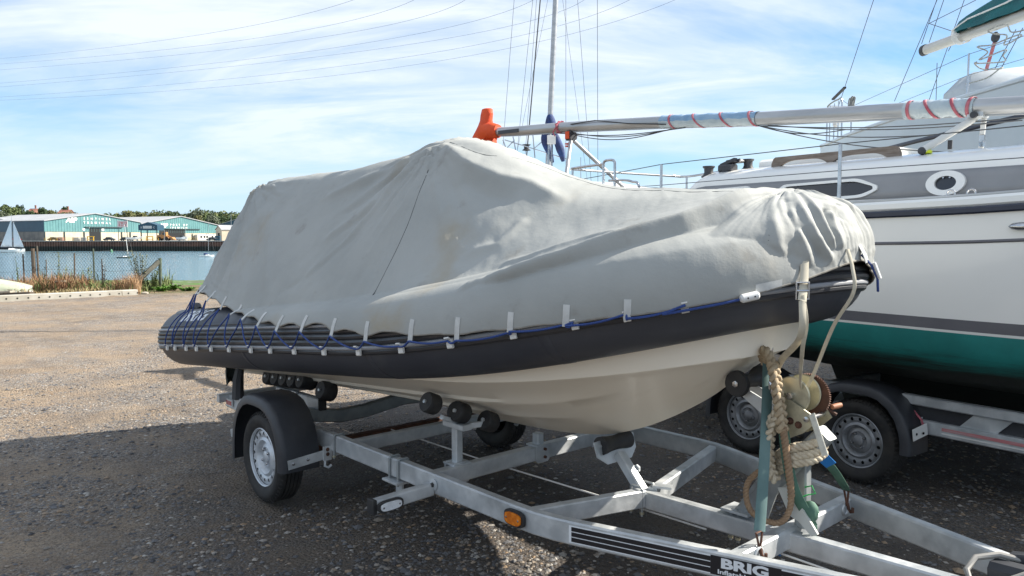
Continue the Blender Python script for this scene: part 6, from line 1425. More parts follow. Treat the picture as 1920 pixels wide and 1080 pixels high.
# ================================================================== ROPES AND LASHINGS AT THE WINCH
def T2W(p): p = np.asarray(p, float); c, s = math.cos(TR), math.sin(TR); return np.array([TO[0]+c*p[0]-s*p[1], TO[1]+s*p[0]+c*p[1], p[2]])
ropem = mat("hemp_rope", (.46, .37, .25), .9, 0, (.34, .26, .17), 40, 5, bump=(300, .4, .002)); rope2 = mat("pale_rope_strand", (.56, .49, .37), .9, 0, (.44, .37, .27), 40, 5, bump=(300, .4, .002)); rope3 = mat("brown_rope", (.30, .20, .12), .9, 0, (.24, .16, .10), 40, 5, bump=(300, .4, .002))
def laid(pts, R, pitch, nm, mt, parent, strands=3, flat=1.0, weave=False):
    P = cr1(pts, max(24, int(len(pts)*16))); L_ = np.r_[0, np.cumsum(np.linalg.norm(np.diff(P, axis=0), axis=1))]; n = max(30, int(L_[-1]/pitch*12)); q = np.linspace(0, L_[-1], n); P = np.stack([np.interp(q, L_, P[:, k]) for k in range(3)], 1)
    Pf, A, B = MB().frames(P); m = MB()
    for k in range(strands):
        ph = 2*math.pi*k/strands+2*math.pi*q/pitch
        if weave: off = np.stack([np.sin(ph)*R*1.05, np.sin(2*ph)*R*.45], 1)
        else: off = np.stack([np.cos(ph)*R*.52, np.sin(ph)*R*.52], 1)
        m.tube(Pf+off[:, 0:1]*A+off[:, 1:2]*B*flat, R*(.50 if weave else .56), 7)
    return m.build(nm, mt, parent, angle=80)
rp = thing("mooring_rope", "thick tan rope hanging in plaited loops from the bow over the winch post", "rope", TO, TR)
rh = rp
laid([(2.78, -.02, 1.10), (2.80, -.075, 1.15), (2.835, -.10, 1.155), (2.86, -.11, 1.12), (2.87, -.115, 1.09)], .020, .075, "rope_loop", ropem, rp)
laid([(2.865, -.11, 1.12), (2.885, -.115, 1.05), (2.90, -.118, .98), (2.915, -.12, .90), (2.922, -.12, .85)], .021, .085, "plaited_rope", ropem, rp, 3, 1.0, True)
laid([(2.922, -.12, .87), (2.935, -.12, .80), (2.945, -.115, .72), (2.952, -.11, .66), (2.955, -.10, .60), (2.95, -.09, .57)], .0145, .05, "rope_tail", rope3, rp)
laid([(2.905, -.115, .93), (2.87, -.11, .88), (2.85, -.11, .80), (2.85, -.105, .72), (2.862, -.10, .66), (2.89, -.10, .64)], .019, .085, "plaited_rope", rope2, rp, 3, 1.0, True)
laid([(2.90, -.12, .90), (2.878, -.13, .84), (2.872, -.13, .76), (2.88, -.13, .69), (2.90, -.12, .645)], .018, .085, "plaited_rope", rope2, rp, 3, 1.0, True)
for k, z in enumerate((.735, .77, .705)):
    q = np.linspace(0, 2*math.pi, 20, endpoint=False); c = np.array([2.94+.03*k*0, -.0, z])
    laid(np.array([c+(.085*math.cos(t)+.0, .085*math.sin(t), .045*math.cos(t)+.006*math.sin(3*t)) for t in np.r_[q, q[:1]]]), .018, .06, "rope_turn", rope2, rp)
laid([(2.95, -.09, .62), (2.955, -.11, .54), (2.93, -.13, .485), (2.87, -.14, .475), (2.81, -.15, .50), (2.785, -.15, .56), (2.79, -.14, .62), (2.83, -.12, .67)], .012, .045, "rope_loop", rope3, rp)
tealweb = mat("teal_webbing", (.075, .14, .135), .7, 0, (.13, .21, .205), 3.5, 6, (.3, .7), bump=(260, .3, .001)); greenweb = mat("green_webbing", (.05, .12, .085), .75, 0, (.09, .18, .13), 5, 6, bump=(260, .3, .001)); greytag = mat("grey_webbing", (.33, .42, .40), .75)
def lash(label, pts, w, mt, hook, tw=.3, up=None):
    t = thing("lashing_strap", label, "strap", TO, TR, None); strap(pts, w, mt, "webbing", t, SD if up is None else up, .003, 30, tw)
    if hook is not None:
        h_ = np.asarray(hook, float); m = MB(); m.tube([h_+(0, -.022, 0), h_+(0, .022, 0), h_+(.004, .006, -.055), h_+(.004, .004, -.07), h_+(.004, -.004, -.07), h_+(.004, -.006, -.055)], .005, 6, closed=True); m.build("triangle_hook", rust, t)
        m = MB(); m.tube([h_+(.006, 0, -.06), h_+(.012, .0, -.085), h_+(.02, .006, -.10), h_+(.03, .0, -.095), h_+(.03, .0, -.075)], .0065, 6); m.build("snap_hook", rust, t)
    return t
lash("teal webbing strap running straight down from the bow to the near crossbeam eye", [(2.795, -.02, 1.11), (2.84, -.10, .95), (2.895, -.21, .70), (2.942, -.315, .50)], .042, tealweb, (2.945, -.322, .50))
lash("green webbing strap threaded down behind the rope to the base of the winch post", [(2.80, .0, 1.10), (2.885, -.07, .93), (2.93, -.095, .74), (2.965, -.10, .62), (3.0, -.06, .52), (3.01, -.03, .47)], .042, greenweb, None, .7)
t_ = lash("green webbing strap with a blue tag running to the far crossbeam eye", [(2.985, .05, .74), (3.0, .16, .655), (2.985, .29, .56), (2.965, .37, .51)], .034, greenweb, (2.955, .395, .505), .4)
m = MB(); m.sweep([(2.992, .03, .755), (3.003, .085, .71), (3.005, .13, .68)], chrect(.005, .046, .001), up=SD); m.build("blue_tag", bluep, t_)
m = MB(); m.ball((3.005, -.04, .525), (.035, .03, .045)); m.ball((2.985, -.02, .485), (.03, .035, .03)); m.tube([(3.005, -.04, .52), (3.02, -.03, .46), (3.015, -.03, .40)], .012, 8); m.build("strap_knot", greenweb, t_)
greenc2 = mat("green_cord", (.01, .30, .06), .6); m = MB(); m.tube([(2.93, -.085, .585), (2.965, -.07, .575), (3.0, -.05, .595), (3.02, -.03, .60), (3.0, -.02, .625), (2.975, -.03, .615)], .003, 5); m.build("green_cord", greenc2, t_)
platem = mat("scuffed_flat_plate", (.50, .51, .48), .5, .1, (.46, .30, .26), 5, 6, (.52, .62))
pt_ = thing("metal_plate", "pale flat plate with pinkish smears tied at the foot of the winch post", "plate", TO, TR)
m = MB(); m.prism([(2.872, .60), (2.925, .615), (3.045, .455), (3.02, .44), (2.965, .485), (2.925, .50)], (.01, -.075, 0), X_, Z_, Y_, .012); m.build("plate", platem, pt_)
m = MB(); m.tube([(2.80, -.02, 1.12), (2.83, -.06, 1.07), (2.845, -.07, 1.0), (2.84, -.06, .955)], .008, 8); m.tube([(2.835, -.07, 1.03), (2.855, -.075, 1.0), (2.85, -.07, .96), (2.83, -.065, .97), (2.835, -.07, 1.03)], .006, 6); sh = m.build("winch_hook", steel, trailer)
m = MB(); m.tube([(2.84, -.06, .965), (2.87, -.03, .97), (2.90, 0, 1.01)], .004, 6); m.build("winch_cable", steel, trailer)

# ================================================================== FENCE, WEEDS, SHORE CLUTTER
postm = mat("rusty_fence_post", (.075, .07, .058), .85, 0, (.12, .085, .06), 12, 6); greenpost = mat("mossy_post", (.09, .12, .085), .85, 0, (.06, .075, .055), 8, 6)
meshw = mat("galvanised_fence_wire", (.16, .17, .17), .6, .3)
def gz1(x, y): return float(ground_z(np.array([x]), np.array([y]))[0])
fence = thing("chain_link_fence", "rusty chain link fence on thin posts along the weedy shore edge", "fence", tuple(at(66, 444, 22.4)[:2])+(0,))
fo = np.array(fence.location); fpts = [at(-90, 548, 22.0), at(66, 548, 22.4), at(301, 545, 23.4)]
def fence_at(u):       # along by column
    p = at(u, 548, np.interp(u, [-90, 66, 301], [22.0, 22.4, 23.4])); return np.array([p[0], p[1], gz1(p[0], p[1])])
for u, h_, r, mt in ((66, 1.28, .055, postm), (74, 1.36, .028, postm), (178, 1.28, .024, greenpost), (140, 1.15, .022, postm), (47, 1.12, .02, postm), (301, .98, .05, greenpost), (-40, 1.2, .03, postm), (193, .98, .016, postm), (88, .96, .014, postm)):
    b_ = fence_at(u); lean = (random.uniform(-.03, .05), 0, 0); m = MB(); m.tube([b_-fo-(0, 0, .3), b_-fo+(lean[0], 0, h_)], r, 8); m.build("fence_post", mt, fence)
a_, b_ = at(238, 546, 22.6), fence_at(300); m = MB(); m.bar(np.array([a_[0], a_[1], .02])-fo, b_-fo+(0, 0, .88), .11, .13, c=.02); m.build("brace_strut", mat("old_timber", (.075, .078, .066), .9, 0, (.12, .115, .095), 6, 6), fence)
m = MB(); W0, W1 = fence_at(-90), fence_at(301); nW = int((W1[0]-W0[0]+1.2)/.075); Hn = 1.06
V = []; F = []
def fl_at(x): u = np.interp(x, [W0[0], fence_at(66)[0], W1[0]], [-90, 66, 301]); p = fence_at(u); return np.array([x, p[1], 0])
for k in range(nW):
    for s in (-1, 1):
        x0 = W0[0]+k*.075; x1 = x0+s*Hn*.62
        lo_, hi_ = 0.0, 1.0
        if not (W0[0] <= x0 <= W1[0]):
            xe = W1[0] if x0 > W1[0] else W0[0]; lo_ = (xe-x0)/(x1-x0)
            if lo_ < 0 or lo_ > .98: continue
        if not (W0[0] <= x1 <= W1[0]):
            xe = W1[0] if x1 > W1[0] else W0[0]; hi_ = (xe-x0)/(x1-x0)
            if hi_ <= lo_+.02: continue
        sag = .10*math.sin(k*.11)*0; p0, p1 = fl_at(x0+(x1-x0)*lo_)+(0, 0, .12+Hn*lo_), fl_at(x0+(x1-x0)*hi_)+(0, 0, .12+Hn*hi_); p0 = p0-fo; p1 = p1-fo; w_ = .0036; o_ = len(V)
        V += [p0+(-w_, 0, 0), p0+(w_, 0, 0), p0+(0, w_, 0), p1+(-w_, 0, 0), p1+(w_, 0, 0), p1+(0, w_, 0)]; F += [(o_, o_+1, o_+4, o_+3), (o_+1, o_+2, o_+5, o_+4), (o_+2, o_, o_+3, o_+5)]
m.add(V, F); m.build("wire_mesh", meshw, fence, smooth=False)["kind"] = "stuff"
m = MB(); m.tube([fl_at(x)-fo+(0, 0, 1.17+.03*math.sin(x*3)) for x in np.linspace(W0[0], W1[0], 24)], .004, 5); m.tube([fl_at(x)-fo+(0, 0, .62+.04*math.sin(x*2.2)) for x in np.linspace(W0[0], W1[0], 24)], .004, 5); m.build("line_wire", meshw, fence)["kind"] = "stuff"

def blades(name, P, hgt, wid, lean, mt, seed, kind="stuff"):
    """tapered bent blades: numpy built, one mesh"""
    r = np.random.default_rng(seed); n = len(P); a = r.uniform(0, 6.283, n); h_ = hgt*(.35+.8*r.random(n)**1.5)*np.clip(1+2.6*fbm(P[:, 0]*1.1, P[:, 1]*1.1, 3, seed+5), .35, 1.7); d = np.stack([np.cos(a), np.sin(a), 0*a], 1); s = np.stack([-np.sin(a), np.cos(a), 0*a], 1); l = lean*r.random(n)
    w = wid*(.6+.8*r.random(n)); up = np.array([0, 0, 1.])
    m0 = P+d*(l*h_*.25)[:, None]+up*(h_*.55)[:, None]; tip = P+d*(l*h_*.9)[:, None]+up*(h_*(1-.35*l))[:, None]
    V = np.stack([P-s*w[:, None]/2, P+s*w[:, None]/2, m0+s*w[:, None]*.4, m0-s*w[:, None]*.4, tip], 1).reshape(-1, 3); o = np.arange(n)[:, None]*5
    me = bpy.data.meshes.new(name); me.from_pydata(V.tolist(), [], (o+[0, 1, 2, 3]).tolist()+(o+[3, 2, 4]).tolist()); me.materials.append(mt); ob = bpy.data.objects.new(name, me); COL.objects.link(ob); return ob
def scatter(n, u0, u1, Y0, Y1, seed, thr=-.05, sc=.7):
    r = np.random.default_rng(seed); Y = r.uniform(Y0, Y1, n*2); u = r.uniform(u0, u1, n*2); X = (u-960)/1430*Y; k = fbm(X*sc, Y*sc, 3, seed)+r.uniform(-.1, .1, n*2) > thr; X, Y = X[k][:n], Y[k][:n]
    return np.stack([X, Y, ground_z(X, Y)], 1)
wd1 = mat("dry_brown_weed", (.22, .105, .055), .9, 0, (.34, .22, .12), .8, 4, (.3, .7)); wd2 = mat("straw_grass", (.36, .29, .15), .9, 0, (.26, .19, .09), 1.2, 4); wd3 = mat("green_weed", (.09, .13, .035), .85, 0, (.14, .17, .06), 1.2, 4)
o = blades("dry_weeds", scatter(9000, -60, 262, 21.4, 23.6, 1, -.06), .42, .017, .9, wd1, 1); tag(o, "dead brown dock and weeds growing thickly along the fence", "weeds", kind="stuff")
o = blades("dry_grass", scatter(5000, -70, 285, 20.8, 23.2, 2, -.06), .24, .020, 1.2, wd2, 2); tag(o, "dry straw coloured grass at the foot of the fence", "grass", kind="stuff")
o = blades("green_weeds", scatter(4200, -60, 320, 21.4, 25, 3, -.02), .42, .03, .9, wd3, 3); tag(o, "green weeds mixed among the dead brown ones", "weeds", kind="stuff")
def tall_weed(u, vtop, Y, wpx, label, mt, n=150, seed=0):
    p = at(u, vtop, Y); z0 = gz1(p[0], p[1]); hgt = p[2]-z0; t = thing("tall_weed", label, "weed", (p[0], p[1], z0)); r = np.random.default_rng(seed+90); wd_ = wpx/1430*Y/2
    st = MB(); tops = []
    for k in range(max(2, int(wpx/5))):
        e = np.array([r.uniform(-wd_, wd_), r.uniform(-.12, .12), hgt*r.uniform(.75, 1)]); st.tube([(e[0]*.2, e[1]*.2, -.05), (e[0]*.5, e[1]*.5, e[2]*.5), e], [.009, .007, .003], 5); tops.append(e)
    st.build("stem", mt, t)
    P = []; 
    for k in range(n): e = tops[k % len(tops)]; q = r.uniform(.12, 1); c = np.array([e[0]*(.2+.8*q), e[1]*(.2+.8*q), e[2]*q]); P.append(c)
    P = np.array(P); nn = len(P); a = r.uniform(0, 6.283, nn); l = r.uniform(.04, .11, nn)*(1.25-.6*P[:, 2]/max(hgt, .1)); d = np.stack([np.cos(a), np.sin(a), r.uniform(-.3, .6, nn)], 1); s = np.stack([-np.sin(a), np.cos(a), 0*a], 1)
    V = np.stack([P, P+d*(l*.5)[:, None]+s*(l*.28)[:, None], P+d*l[:, None], P+d*(l*.5)[:, None]-s*(l*.28)[:, None]], 1).reshape(-1, 3); me = bpy.data.meshes.new("leaves"); me.from_pydata(V.tolist(), [], (np.arange(nn)[:, None]*4+np.arange(4)).tolist()); me.materials.append(mt); ob = bpy.data.objects.new("leaves", me); COL.objects.link(ob); ob.parent = t; ob["kind"] = "stuff"
yg = mat("yellow_green_weed", (.20, .21, .06), .85, 0, (.14, .17, .06), 2, 4)
tall_weed(108, 470, 22.6, 7, "tall yellow green weed spike right of the thick fence post", yg, 120, 1); tall_weed(34, 480, 22.7, 7, "short green weed at the left end of the fence", wd3, 70, 2); tall_weed(121, 488, 22.5, 6, "thin pale weed beside the tall spike", yg, 60, 3)
tall_weed(170, 492, 22.3, 10, "bushy yellow brown weed left of the grey fence post", yg, 150, 4); tall_weed(193, 482, 22.5, 8, "dark dried dock stalk by the middle of the fence", mat("dark_dock", (.045, .035, .025), .9), 110, 5); tall_weed(263, 468, 23.0, 46, "wide pale green bush climbing the end of the fence", mat("pale_green_weed", (.16, .18, .09), .85, 0, (.22, .22, .13), 3, 4), 900, 6); tall_weed(285, 500, 23.1, 30, "low green bush around the end post", wd3, 500, 7)
tall_weed(78, 486, 22.5, 6, "small green weed beside the thick fence post", wd3, 60, 8)
bush_m = mat("bright_green_bramble", (.085, .20, .02), .7, 0, (.13, .26, .035), 3, 4)
for k, (u, v, Y, w_, lab) in enumerate(((322, 533, 23.0, 44, "bright green leafy bramble right of the fence end"), (350, 538, 22.8, 40, "bright green bramble spreading behind the boat's stern"), (303, 538, 22.6, 26, "low green bramble under the fence end post"))): tall_weed(u, v, Y, w_, lab, bush_m, 700, 20+k)
# white bolted beam
cb = thing("concrete_beam", "long white beam with bolt holes lying on the gravel by the weeds", "beam", tuple(at(0, 444, 19.2)[:2])+(0,))
p0, p1 = at(-60, 569, 18.6), at(256, 552, 21.2); d = nrm(np.array([p1[0]-p0[0], p1[1]-p0[1], 0])); lb = np.linalg.norm((p1-p0)[:2]); co_ = np.array(cb.location); s0_ = np.array([p0[0], p0[1], .07])-co_
m = MB(); m.bar(s0_, s0_+d*lb, .26, .17, c=.012); m.build("beam", mat("white_weathered_beam", (.43, .41, .36), .8, 0, (.33, .31, .26), 3, 6, spots=[((.25, .22, .17), 2.5, .6, .8, .6)]), cb)
nv = np.array([d[1], -d[0], 0]); nv = nv if nv[1] < 0 else -nv
for k in range(16): m = MB(); m.lathe([(.022, 0), (.022, .003), (0, .003)], s0_+d*(.3+k*lb/16.3)+nv*.131, nv, 8); m.build("bolt_hole", holem, cb)
# upturned dinghy and planks
dg = thing("dinghy", "pale green upturned dinghy lying in the weeds at the left", "dinghy", tuple(at(10, 444, 21.2)[:2])+(0,), .12)
rows = []
for t in np.linspace(0, 1, 16):
    x = -1.9+2.55*t; w_ = .62*math.sqrt(max(1-t**3.2, 0))*(.8+.2*min(t*4, 1)); h_ = .16+.30*(1-t**2.2)
    rows.append([(x, w_*math.cos(q), .10+h_*max(math.sin(q), 0)**.7) for q in np.linspace(0, math.pi, 15)])
m = MB(); m.grid(np.array(rows)); m.build("hull", mat("pale_green_paint", (.42, .45, .34), .6, 0, (.34, .37, .28), 3, 6, spots=[((.16, .15, .12), 5, .6, .75, .8)]), dg)
for sgn in (-1, 1): m = MB(); m.tube([(r_[0][0], sgn*abs(r_[0][1]), .10) for r_ in rows], .022, 6); m.build("gunwale", white_paint, dg)
m = MB(); m.bar((-1.9, 0, .45), (.55, 0, .14), .05, .05); m.build("keel_strip", white_paint, dg)
oldwood = mat("bleached_plank", (.40, .36, .29), .85, 0, (.28, .25, .20), 4, 6, stretch=(1, 6, 6))
for (u0, v0, u1, v1, Y, z, lab) in ((-30, 548, 23, 540, 20.4, .12, "bleached plank lying below the upturned dinghy"), (-20, 543, 60, 549, 20.9, .05, "dark old timber on the ground by the fence post"), (82, 522, 120, 526, 22.0, .30, "thin pale plank leaning in the brown weeds"), (178, 536, 208, 540, 21.6, .05, "short pale board among the weeds near the brace")):
    a_, b_ = at(u0, v0, Y), at(u1, v1, Y-.2); t = thing("plank", lab, "plank", (a_[0], a_[1], 0)); o0 = np.array([a_[0], a_[1], 0]); m = MB(); m.bar(np.array([a_[0], a_[1], z])-o0, np.array([b_[0], b_[1], z+.05])-o0, .16, .05); m.build("board", oldwood if "pale" in lab or "bleached" in lab else postm, t)
for u, v, w_, lab in ((272, 552, 14, "pale flat stone by the end of the white beam"), (220, 547, 8, "small pale stone near the foot of the brace")):
    p = ground_pt = at(u, v, 1.62/((v-444)/1430)); t = MB(); t.ball((0, 0, 0), (w_*.008, .09, .05), 9, 6); o = t.build("stone", oldwood); o.location = (p[0], p[1], .03); tag(o, lab, "stone")

# ================================================================== BOATS AFLOAT
sailw = mat("white_sailcloth", (.82, .84, .86), .7, 0, (.78, .80, .83), .3, 4)
def float_boat(label, u, v, Lpx, heading, hullm_, mastpx=None, cab=True, cover=None):
    Y = (1.62-WATER_Z)/((v-444)/1430.); p = at(u, v, Y); L_ = Lpx/1430*Y/max(abs(math.cos(heading)), .35); t = thing("sailing_boat", label, "boat", (p[0], p[1], WATER_Z), heading)
    h_ = Hull(np.linspace(-L_/2, L_/2, 18), [(-L_/2, L_*.12), (-L_*.1, L_*.17), (L_*.25, L_*.12), (L_/2, .02)], [(-L_/2, L_*.11), (0, L_*.105), (L_/2, L_*.145)], .05, [(-L_/2, -.15), (0, -.4), (L_/2, -.05)], .9)
    h_.strip(.05, lambda x: h_.sheer(x), hullm_, "topsides", t, rows=4); h_.transom(hullm_, t); h_.deck(gel, t)
    if cab: G = np.array([[(x, y*w, L_*.105+z*hh) for y, z in ((-.11*L_, 0), (-.09*L_, .055*L_), (0, .07*L_), (.09*L_, .055*L_), (.11*L_, 0))] for x, w, hh in ((-.08*L_, .95, .2), (-.07*L_, 1, 1), (.12*L_, .9, .9), (.24*L_, .6, .2))]); m = MB(); m.grid(G); m.build("cabin", gel, t)
    return t, L_, p, Y
t, L_, p, Y = float_boat("white sailing boat under full white sails at the left", 22, 473, 47, .12, gel); k_ = Y/1430
def loc(u, v): q_ = at(u, v, Y)-np.array([p[0], p[1], WATER_Z]); c_, s_ = math.cos(-.12), math.sin(-.12); return np.array([c_*q_[0]-s_*q_[1], s_*q_[0]+c_*q_[1], q_[2]])
m = MB(); m.tube([loc(23.5, 468), loc(21.5, 402)], .07, 8); m.build("mast", alu, t)
def sail(a, b, c, belly, nm, mt=sailw):
    G = []; a, b, c = (np.asarray(q_, float) for q_ in (a, b, c))
    for i in range(11):
        s_ = i/10; e0, e1 = c+(a-c)*(1-s_), c+(b-c)*(1-s_); G.append([e0+(e1-e0)*w_+np.array([0, belly*math.sin(math.pi*w_)*(1-s_)**.6*math.sin(math.pi*(.25+.6*(1-s_))), 0]) for w_ in np.linspace(0, 1, 7)])
    m = MB(); m.grid(np.array(G)); o = m.build(nm, mt, t); md = o.modifiers.new("thickness", 'SOLIDIFY'); md.thickness = .02
sail(loc(22.5, 463), loc(1, 462.5), loc(21, 411), .8, "mainsail"); sail(loc(45, 464), loc(25.5, 463), loc(24.5, 415), .9, "jib")
m = MB(); m.tube([loc(24, 462.5), loc(1, 463)], .06, 6); m.build("boom", alu, t)
m = MB(); m.bar(loc(1, 464.5), loc(44, 465.5), .3, .25); m.build("blue_cover_strip", navyrub, t)
for lab, u, v, L2_, hd, hm_, mast_px, cv in (("dark green hulled boat with a leaning mast moored in front of the quay", 233, 484, 24, .35, mat("dark_green_hull", (.03, .06, .055), .4), ((240, 476), (233, 421)), None), ("white moored boat with a dark blue cockpit cover at right of the water", 388, 481.5, 26, .2, gel, ((391, 470), (390.5, 418)), bluec)):
    t, L_, p, Y = float_boat(lab, u, v, L2_, hd, hm_); q0, q1 = at(*mast_px[0], Y), at(*mast_px[1], Y); R_ = lambda w_: np.array([math.cos(-hd)*(w_[0]-p[0])-math.sin(-hd)*(w_[1]-p[1]), math.sin(-hd)*(w_[0]-p[0])+math.cos(-hd)*(w_[1]-p[1]), w_[2]-WATER_Z])
    m = MB(); m.tube([R_(q0), R_(q1)], .07 if cv is None else .045, 8); m.build("mast", white_paint if cv is None else alu, t)
    m = MB(); m.tube([R_(q0+[-L_*.25, 0, -.3]), R_(q1)], .015, 4); m.tube([R_(q0+[L_*.4, 0, -.3]), R_(q1)], .015, 4); m.build("stay", wire_m, t)
    if cv: m = MB(); m.ball((-.10*L_, 0, .20*L_), (.13*L_, .10*L_, .075*L_), 12, 8); m.ball((.02*L_, 0, .20*L_), (.06*L_, .07*L_, .05*L_), 10, 6); m.build("cockpit_cover", cv, t)
    else:
        m = MB(); m.bar(R_(at(236, 486, Y-3)), R_(at(238, 498, Y-3)), .25, .25); m.build("mooring_pile", mat("red_white_pile", (.5, .40, .40), .7), t)
buoy = thing("buoy", "small green conical buoy on the water by the quay", "buoy", tuple(at(209, 472, 300*5.62/6.0)[:2])+(WATER_Z,)); m = MB(); m.lathe([(.0, -.3), (.5, -.2), (.55, .1), (.30, .8), (.06, 1.1), (0, 1.15)], (0, 0, 0), (0, 0, 1), 16); m.build("float", mat("buoy_green", (.06, .20, .11), .5), buoy)

# ================================================================== THINGS ON THE FAR QUAY
yel = mat("yellow_machine_paint", (.62, .36, .03), .5); orng = mat("orange_machine_paint", (.42, .20, .07), .6); carp = [mat("dark_car_paint", (.03, .035, .04), .3), mat("silver_car_paint", (.45, .46, .48), .3), mat("red_car_paint", (.30, .06, .04), .35)]
def quay_thing(name, label, cat, u, Y=302.5, rot=0.0, group=None): p = at(u, 452, Y); return thing(name, label, cat, (p[0], p[1], 0.10), rot, group)
def car(u, label, mt, L_=4.2, Y=303.2):
    t = quay_thing("parked_car", label, "car", u, Y, 0, "cars parked along the far quay")
    pr = [(-.5, .28), (-.5, .62), (-.44, .78), (-.30, .86), (-.20, 1.38), (.12, 1.42), (.26, .95), (.46, .80), (.5, .55), (.5, .28)]
    m = MB(); m.prism([(x*L_, z) for x, z in pr], (0, -.85, 0), X_, Z_, Y_, 1.7); m.build("body", mt, t, smooth=False)
    m = MB(); m.prism([(-.265*L_, .92), (-.19*L_, 1.32), (.11*L_, 1.35), (.215*L_, .95)], (0, -.87, 0), X_, Z_, Y_, 1.74); m.build("window", glassm, t, smooth=False)
    for x in (-.31, .31):
        for y in (-.86, .68): m = MB(); m.lathe([(0, 0), (.31, 0), (.31, .18), (0, .18)], (x*L_, y, .31), (0, 1, 0), 14); m.build("wheel", tyre_m, t)
for u, lab, mt in ((29, "red car parked at the left end of the far quay", carp[2]), (101, "dark car parked left of the shed doorway", carp[0]), (205, "dark car parked right of the shed doorway", carp[0]), (236, "dark car partly behind the leaning mast", carp[0]), (398, "dark car by the white office block", carp[0])): car(u, lab, mt)
def barrier(u0, u1, label):
    t = quay_thing("railing", label, "railing", u0, 301.2, 0, "yellow railings on the far quay"); L_ = (u1-u0)/1430*301.2
    for z in (.55, 1.05): m = MB(); m.bar((0, 0, z), (L_, 0, z), .10, .12); m.build("rail", yel, t)
    for x in np.linspace(0, L_, max(2, int(L_/1.6))): m = MB(); m.bar((x, 0, 0), (x, 0, 1.1), .10, .10, (1, 0, 0)); m.build("post", yel, t)
for u0, u1, lab in ((83, 107, "low yellow railing left of the brown crate"), (122, 137, "short yellow railing beside the hurdles"), (264, 274, "yellow railing left of the yellow gantry"), (287, 297, "yellow railing left of the orange loader"), (354, 370, "yellow railing right of the orange loader")): barrier(u0, u1, lab)
def crate_stack(u, label, w_, h_, mt, n=3):
    t = quay_thing("pallet_stack", label, "pallets", u)
    for k in range(n): m = MB(); m.box((0, 0, (k+.5)*h_/n), (w_, 1.2, h_/n*.86)); m.build("pallet", mt, t)
crate_stack(114, "brown crate stack between the yellow railings", 2.1, 1.35, mat("brown_crate", (.24, .12, .09), .8)); crate_stack(143, "grey hurdle stack left of the shed doorway", 2.4, 1.3, galv_dark, 4); crate_stack(157, "second grey hurdle stack next to the shed doorway", 1.8, 1.3, galv_dark, 4); crate_stack(409, "dark blue container stack at the right end", 1.8, 2.0, navy, 2)
def gantry(u, label): 
    t = quay_thing("gantry", label, "gantry", u)
    for x in (-1.15, 1.15): m = MB(); m.bar((x, 0, 0), (x, 0, 1.7), .35, .3, (1, 0, 0)); m.build("leg", yel, t)
    m = MB(); m.bar((-1.4, 0, 1.6), (1.4, 0, 1.6), .3, .3); m.bar((-1.15, 0, .5), (1.15, 0, .5), .2, .2); m.build("beam", yel, t)
gantry(281, "yellow gantry frame standing on the quay edge"); gantry(170, "yellow frame by the shed doorway")
t = quay_thing("wheel_loader", "orange wheel loader working under the smaller shed's sign", "loader", 309, 304)
m = MB(); m.prism([(-2.8, .9), (-2.8, 2.1), (-.8, 2.4), (-.6, 3.4), (.9, 3.4), (1.0, 2.0), (1.6, 1.5), (1.6, .9)], (0, -1, 0), X_, Z_, Y_, 2); m.build("body", orng, t, smooth=False)
m = MB(); m.prism([(-.5, 2.3), (-.4, 3.2), (.75, 3.2), (.8, 2.2)], (0, -1.03, 0), X_, Z_, Y_, 2.06); m.build("cab_window", glassm, t, smooth=False)
m = MB(); m.bar((1.2, -.5, 1.9), (3.2, -.5, 1.0), .25, .35); m.bar((1.2, .5, 1.9), (3.2, .5, 1.0), .25, .35); m.build("lift_arm", orng, t)
m = MB(); m.prism([(3.0, .4), (3.0, 1.4), (3.3, 1.4), (4.2, .5), (4.2, .3)], (0, -1.3, 0), X_, Z_, Y_, 2.6); m.build("bucket", orng, t, smooth=False)
for x in (-1.7, 1.2):
    for y in (-1.2, .75): m = MB(); m.lathe([(0, 0), (.75, 0), (.75, .45), (0, .45)], (x, y, .75), (0, 1, 0), 18); m.build("wheel", tyre_m, t)
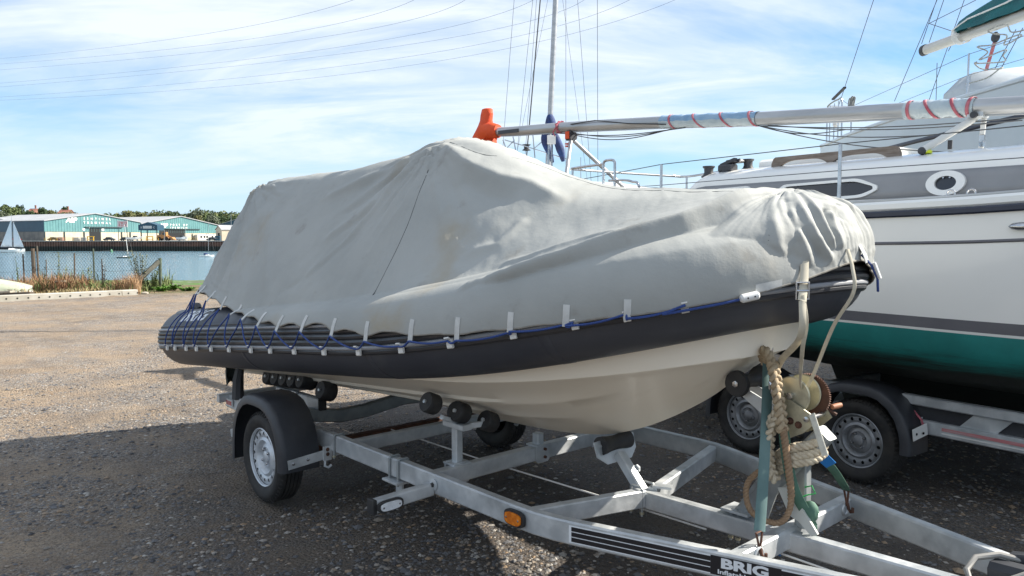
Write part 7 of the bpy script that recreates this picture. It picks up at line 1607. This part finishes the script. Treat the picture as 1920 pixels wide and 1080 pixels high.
for u, lab, mt, L_ in ((253, "white motor boat ashore on the far quay", gel, 5.6), (341, "pale blue boat ashore by the dark doorway", gel2, 4.2)):
    t = quay_thing("motor_boat", lab, "boat", u, 303); h_ = Hull(np.linspace(-L_/2, L_/2, 14), [(-L_/2, .8), (0, .95), (L_/2, .02)], [(-L_/2, 1.3), (0, 1.35), (L_/2, 1.7)], .75, [(-L_/2, .4), (0, .35), (L_/2, .7)]); h_.strip(.75, lambda x: h_.sheer(x), mt, "topsides", t, rows=3); h_.bottom(mt, t); h_.deck(mt, t); h_.transom(mt, t)
    m = MB(); m.prism([(-.6, 1.3), (-.4, 1.95), (.5, 1.9), (1.0, 1.4)], (0, -.6, 0), X_, Z_, Y_, 1.2); m.build("cabin", glassm, t, smooth=False)
    m = MB(); m.bar((-1, 0, 0), (-1, 0, .45), 1.4, .2, (1, 0, 0)); m.bar((1, 0, 0), (1, 0, .45), 1.2, .2, (1, 0, 0)); m.build("cradle", galv_dark, t)
for u, vt, lab in ((347.5, 424, "grey lamp post in front of the dark doorway"), (308, 432, "pale sign post below the smaller shed's lettering"), (433, 402, "thin radio mast on the skyline at right")):
    p = at(u, vt, 302); t = thing("lamp_post", lab, "post", (p[0], 302, .1)); m = MB(); m.tube([(0, 0, 0), (0, 0, p[2])], [.12, .07], 8); m.build("pole", galv_dark, t); m = MB(); m.box((0, -.1, p[2]), (.35, .5, .15)); m.build("lamp_head", galv_dark, t)

# ================================================================== POWER LINES
cable = mat("overhead_cable", (.16, .17, .19), .6)
LN = [((0, 188), (640, 140), (1265, 0)), ((0, 182), (640, 124), (1180, 0)), ((0, 163), (640, 101), (1095, 0)), ((0, 156), (560, 99), (1000, 0)), ((0, 131), (500, 84), (872, 0)), ((0, 120), (420, 80), (776, 0)), ((0, 110), (330, 72), (662, 0))]
for k, (a, b, c) in enumerate(LN):
    P = np.array([at(*a, 230), at(*b, 160), at(*c, 105)]); ts = np.linspace(-.5, 2.35, 70); Q = []
    for t in ts: Q.append(P[0]*(t-1)*(t-2)/2-P[1]*t*(t-2)+P[2]*t*(t-1)/2)
    m = MB(); m.tube(np.array(Q), .021, 5); o = m.build("power_line", cable); tag(o, ["lowest power line crossing the sky, meeting the top edge furthest right", "second lowest power line crossing the sky", "third power line from the bottom crossing the sky", "middle power line crossing the sky", "third power line from the top", "second power line from the top", "topmost power line at the upper left"][k], "power line", "power lines across the sky")
